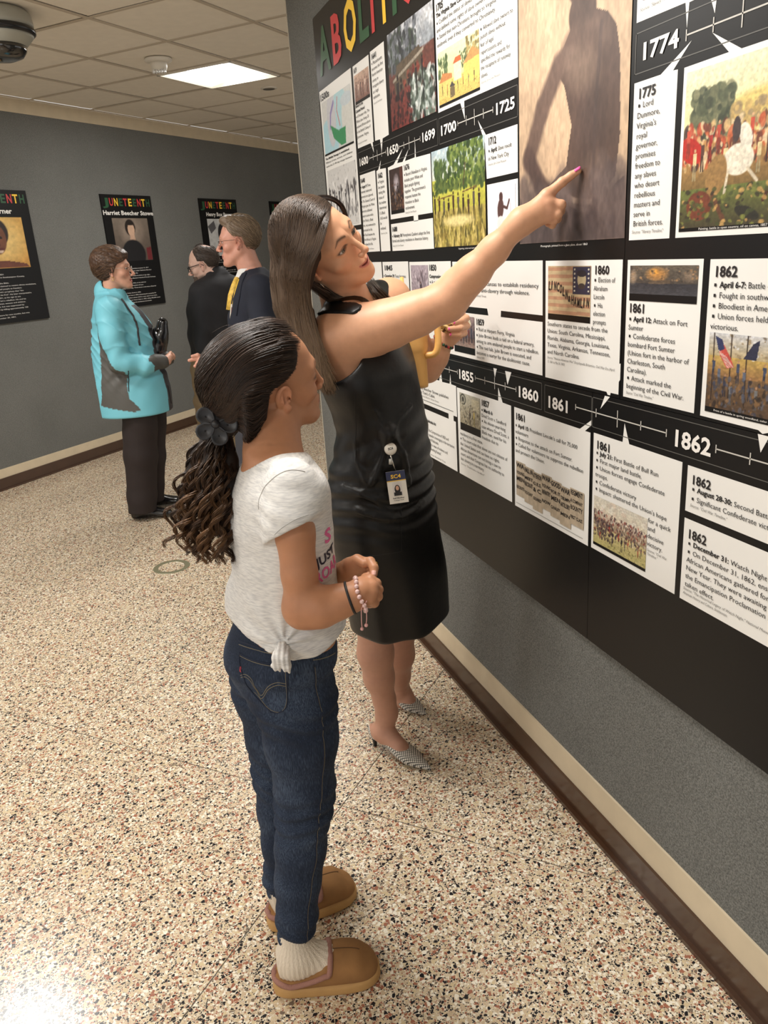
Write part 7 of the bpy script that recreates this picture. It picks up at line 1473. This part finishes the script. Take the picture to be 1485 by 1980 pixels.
    J.it.append(('w', lambda p, d: d-.004*np.sin(p[:, 2]*40+(p@HOR_R)*30)*np.exp(-((p[:, 2]-1.2)/.2)**2), None, None, 0)); lo, hi = bounds(cen[1:]+[el, wr], .16); jk = fmesh('suit_jacket', J, lo, hi, .008, mat('navy_wool', C8(26,30,44), .85, noise=.08), root)
    q = hits(J, [(499,500),(487,512),(476,528),(469,545),(463,575),(457,610)], .001, 24)
    if len(q) > 3: MB().tube(q, .006, 6).build('lapel', mat('navy_wool'), jk)
    nb, nt_ = P(486, 536), Hd.pt(0, -.02, -.06); ax = nrm(nrm(nt_-nb)-F_*.25); cc = P(484, 524)
    col_ = MB(); col_.lathe([(.068, -.040), (.069, -.010), (.067, .012), (.063, .014), (.062, -.035)], cc, ax, 28, close=False); sh = col_.build('shirt_collar', mat('white_shirt', C8(224,224,222), .8), root, True)
    C_ = Field(); C_.chain([P(476, 532), P(470, 560), P(466, 600)], [.050, .060, .060], k=.03); lo, hi = bounds([P(470, 600), P(476, 530)], .12); fmesh('shirt_front', C_, lo, hi, .006, mat('white_shirt'), root)
    tie = MB(); q = [P(459, 538, -.04), P(455, 552, -.06), P(450, 572, -.07), P(447, 600, -.08)]; tie.tube(q, [.016, .022, .026, .028], 10); tie.build('tie', mat('yellow_tie', C8(222,182,78), .6, noise=.35, nscale=70), root, True)
    bd = MB(); qq = [P(446, 588, -.14), P(454, 588, -.14), P(452, 617, -.14), P(444, 617, -.14)]; qq2 = [v+HOR_A*.002 for v in qq]; bd.add(qq+qq2, [(3,2,1,0),(4,5,6,7),(0,1,5,4),(1,2,6,5),(2,3,7,6),(3,0,4,7)]); b = bd.build('name_badge', M_WHITE, root)
    bd = MB(); q3 = [P(447.5, 594, -.142), P(452, 594, -.142), P(451, 607, -.142), P(446.5, 607, -.142)]; bd.add(q3, [(0,1,2,3)]); bd.build('badge_portrait', mat('badge_photo', C8(120,70,66), .5), b); MB().tube([P(450, 588, -.14), P(454, 566, -.13), P(462, 540, -.10)], .0035, 6).build('lanyard', M_YEL, root)
    T = Field(); l1 = [P(490, 760, -.08), P(488, 900, -.09), P(487, 1020, -.10)]; l2 = [P(496, 760, .10), P(496, 900, .10), P(496, 1000, .10)]; l1[-1][2] = .10; l2[-1][2] = .10; T.chain(l1, [.115, .09, .08], k=.03); T.chain(l2, [.115, .09, .08], k=.03); lo, hi = bounds(l1+l2, .14); fmesh('trousers', T, lo, hi, .012, mat('grey_trousers', C8(60,60,66), .85), root)
    for l in (l1[-1], l2[-1]):
        h0 = np.array([l[0], l[1], 0])-F_*.06; S = Field(); stack_dir(S, h0, F_, np.cross(F_, [0,0,1.0]), [0, .05, .12, .2, .28], [0]*5, [.05, .05, .045, .035, .028], [.034, .042, .044, .046, .020], [.048, .050, .042, .030, .020], k=.01); S.fn(lambda p: .003-p[:, 2], [-9]*3, [9]*3, .003, 'i'); lo, hi = bounds([h0, h0+F_*.28], .09); fmesh('shoe', S, lo, hi, .007, mat('black_shoe_leather'), root)
def blackman():
    A_ = 5.55; P = lambda x, y, da=0: PA(x, y, A_+da)
    c0 = P(418, 640); root = empty('person', (c0[0], c0[1], 0), 'bearded man with dark-rimmed glasses in a black shirt and khaki trousers', 'person')
    Fh = hdir(-.95, .05)+np.array([0,0,-.22]); S_ = hdir(.75, .66)
    Hd = Head(P(394, 512), list(Fh), (-.05, 0, 1), 1.03, mouth=.0010, nose=1.1, male=1)
    lv = [(420,760,.16,.13), (420,690,.18,.135), (419,640,.205,.14), (420,590,.215,.14), (424,560,.215,.125), (425,542,.15,.10), (420,530,.08,.07)]
    cen = [P(x, y) for x, y, a, b in lv]; a_ = [q[2] for q in lv]; b_ = [q[3] for q in lv]; s1, s2 = P(394, 562, -.08), P(455, 560, .12)
    Bd = Field(); Bd.stack(cen[2:], [v-.03 for v in a_[2:]], [v-.03 for v in b_[2:]], S_); Bd.cap(P(424, 545), Hd.pt(0, -.02, -.06), .068, .062, k=.04); Bd.fn(Hd, *Hd.bbox(), .018); e1, w1 = P(392, 640, -.16), P(388, 690, -.20); Bd.chain([e1, w1, w1+np.array([0,0,-.08])], [.04, .028, .03], k=.02)
    lo, hi = bounds(cen+[Hd.o, w1], .17); parts = []; V, F = mesh_field(Bd, lo, hi, .0095, 1); parts.append(clip_mesh(V, F, lambda c: ~(np.linalg.norm(c-Hd.o, axis=1) < .150))); V, F = mesh_field(Bd, Hd.o-.16, Hd.o+.16, .003, 1); parts.append(clip_mesh(V, F, lambda c: np.linalg.norm(c-Hd.o, axis=1) < .158)); V, F = join_meshes(parts)
    mesh_obj('body', V, F, M_SKIN, root, True, cols=Hd.colors(V, C8(222, 182, 164), lip=C8(180, 110, 100), brow=C8(50, 38, 32), browa=.9, cheek=.25, stubble=(.8, C8(84, 70, 60)))); Hd.eyes(root); glasses(Hd, root, M_BLACKS, .0026, square=True)
    def beardf(p):
        q = Hd.loc(p); ax = np.abs(q[:, 0]); y, z = q[:, 1], q[:, 2]; top = np.interp(y, [-.02, .01, .03, .06, .08, .12], [.005, -.010, -.045, -.060, -.054, -.052]); reg = np.maximum(np.maximum(z-top, -.012-y), -.128-z); lips = np.hypot(ax/.021, (z+.068)/.0075)-1; reg = np.maximum(reg, -lips*.008*(y > .06)); return smax(Hd(p)-.0060-.004*np.clip((-z-.085)*20, 0, 1), reg, .006)
    B_ = Field(); B_.fn(beardf, Hd.o-.16, Hd.o+.16, .004)
    fmesh('beard', B_, Hd.o-.16, Hd.o+.16, .0035, mat('beard', C8(92,78,68), .9, noise=.3, nscale=150), root)
    cut = lambda q: np.maximum(np.maximum(q[:, 1]-np.interp(q[:, 2], [-.08, -.03, .02, .03, .06, .09], [-.055, -.040, -.024, .018, .022, .034]), -.060-q[:, 2]), .022-np.hypot(q[:, 0], q[:, 1]+.055)+np.where(q[:, 2] > .08, .012, -.3))
    MH = mat('dark_short_hair', rough=.6, attr='Col'); hair = hair_shell(Hd, root, MH, .0028, cut, col=lambda V: np.tile(C8(62, 50, 42), (len(V), 1)), amp=.0008); short_strands(Hd, hair, MH, 600, cut, .006, C8(40, 32, 28), C8(104, 88, 76), .018, None, .0009)
    J = Field(); J.stack(cen[1:], a_[1:], b_[1:], S_, n=2.3); J.chain([s1, s2], [.075, .075], k=.05); J.chain([s1, P(390, 600, -.14), e1], [.072, .062, .055], k=.03); J.chain([e1, P(389, 680, -.19)], [.055, .040], k=.03); J.chain([s2, P(458, 640, .16)], [.07, .06], k=.03); J.cap(P(424, 534), P(412, 528), .066, .060, k=.03)
    nk = Hd.pt(0, -.005, -.085); J.fn(lambda p: d_ell(p, nk, (.066, .066, .055)), nk-.1, nk+.1, .008, 's'); J.it.append(('w', lambda p, d: d-.005*np.sin(p[:, 2]*36+(p@HOR_R)*24+np.sin(p@HOR_R*12)), None, None, 0)); lo, hi = bounds(cen[1:]+[e1], .16); fmesh('shirt', J, lo, hi, .009, mat('black_cotton', C8(34,33,36), .85, noise=.08), root)['label'] = 'black long-sleeved shirt'
    T = Field(); l1 = [P(400, 700, -.02), P(402, 780, -.02), P(404, 860, -.02)]; l2 = [P(434, 700, .06), P(436, 790, .06), P(438, 850, .06)]; l1[-1][2] = .08; l2[-1][2] = .08; T.stack([P(416, 730), P(418, 700), P(419, 672)], [.17, .175, .17], [.13, .135, .13], S_); T.chain(l1, [.110, .092, .075], k=.03); T.chain(l2, [.110, .092, .075], k=.03); T.it.append(('w', lambda p, d: d-.005*np.sin(p[:, 2]*55+(p@HOR_R)*30), None, None, 0)); lo, hi = bounds(l1+l2+[P(419, 672)], .16); fmesh('trousers', T, lo, hi, .011, mat('khaki_cotton', C8(150,128,98), .9, noise=.06), root)
    for l in (l1[-1], l2[-1]):
        f = hdir(-.6, .8); h0 = np.array([l[0], l[1], 0])-f*.06; S = Field(); stack_dir(S, h0, f, np.cross(f, [0,0,1.0]), [0, .05, .12, .2, .28], [0]*5, [.05, .05, .045, .035, .028], [.034, .042, .044, .046, .020], [.048, .050, .042, .030, .020], k=.01); S.fn(lambda p: .003-p[:, 2], [-9]*3, [9]*3, .003, 'i'); lo, hi = bounds([h0, h0+f*.28], .09); fmesh('shoe', S, lo, hi, .008, mat('brown_shoe', C8(70,48,34), .5), root)
lady(); suit(); blackman()
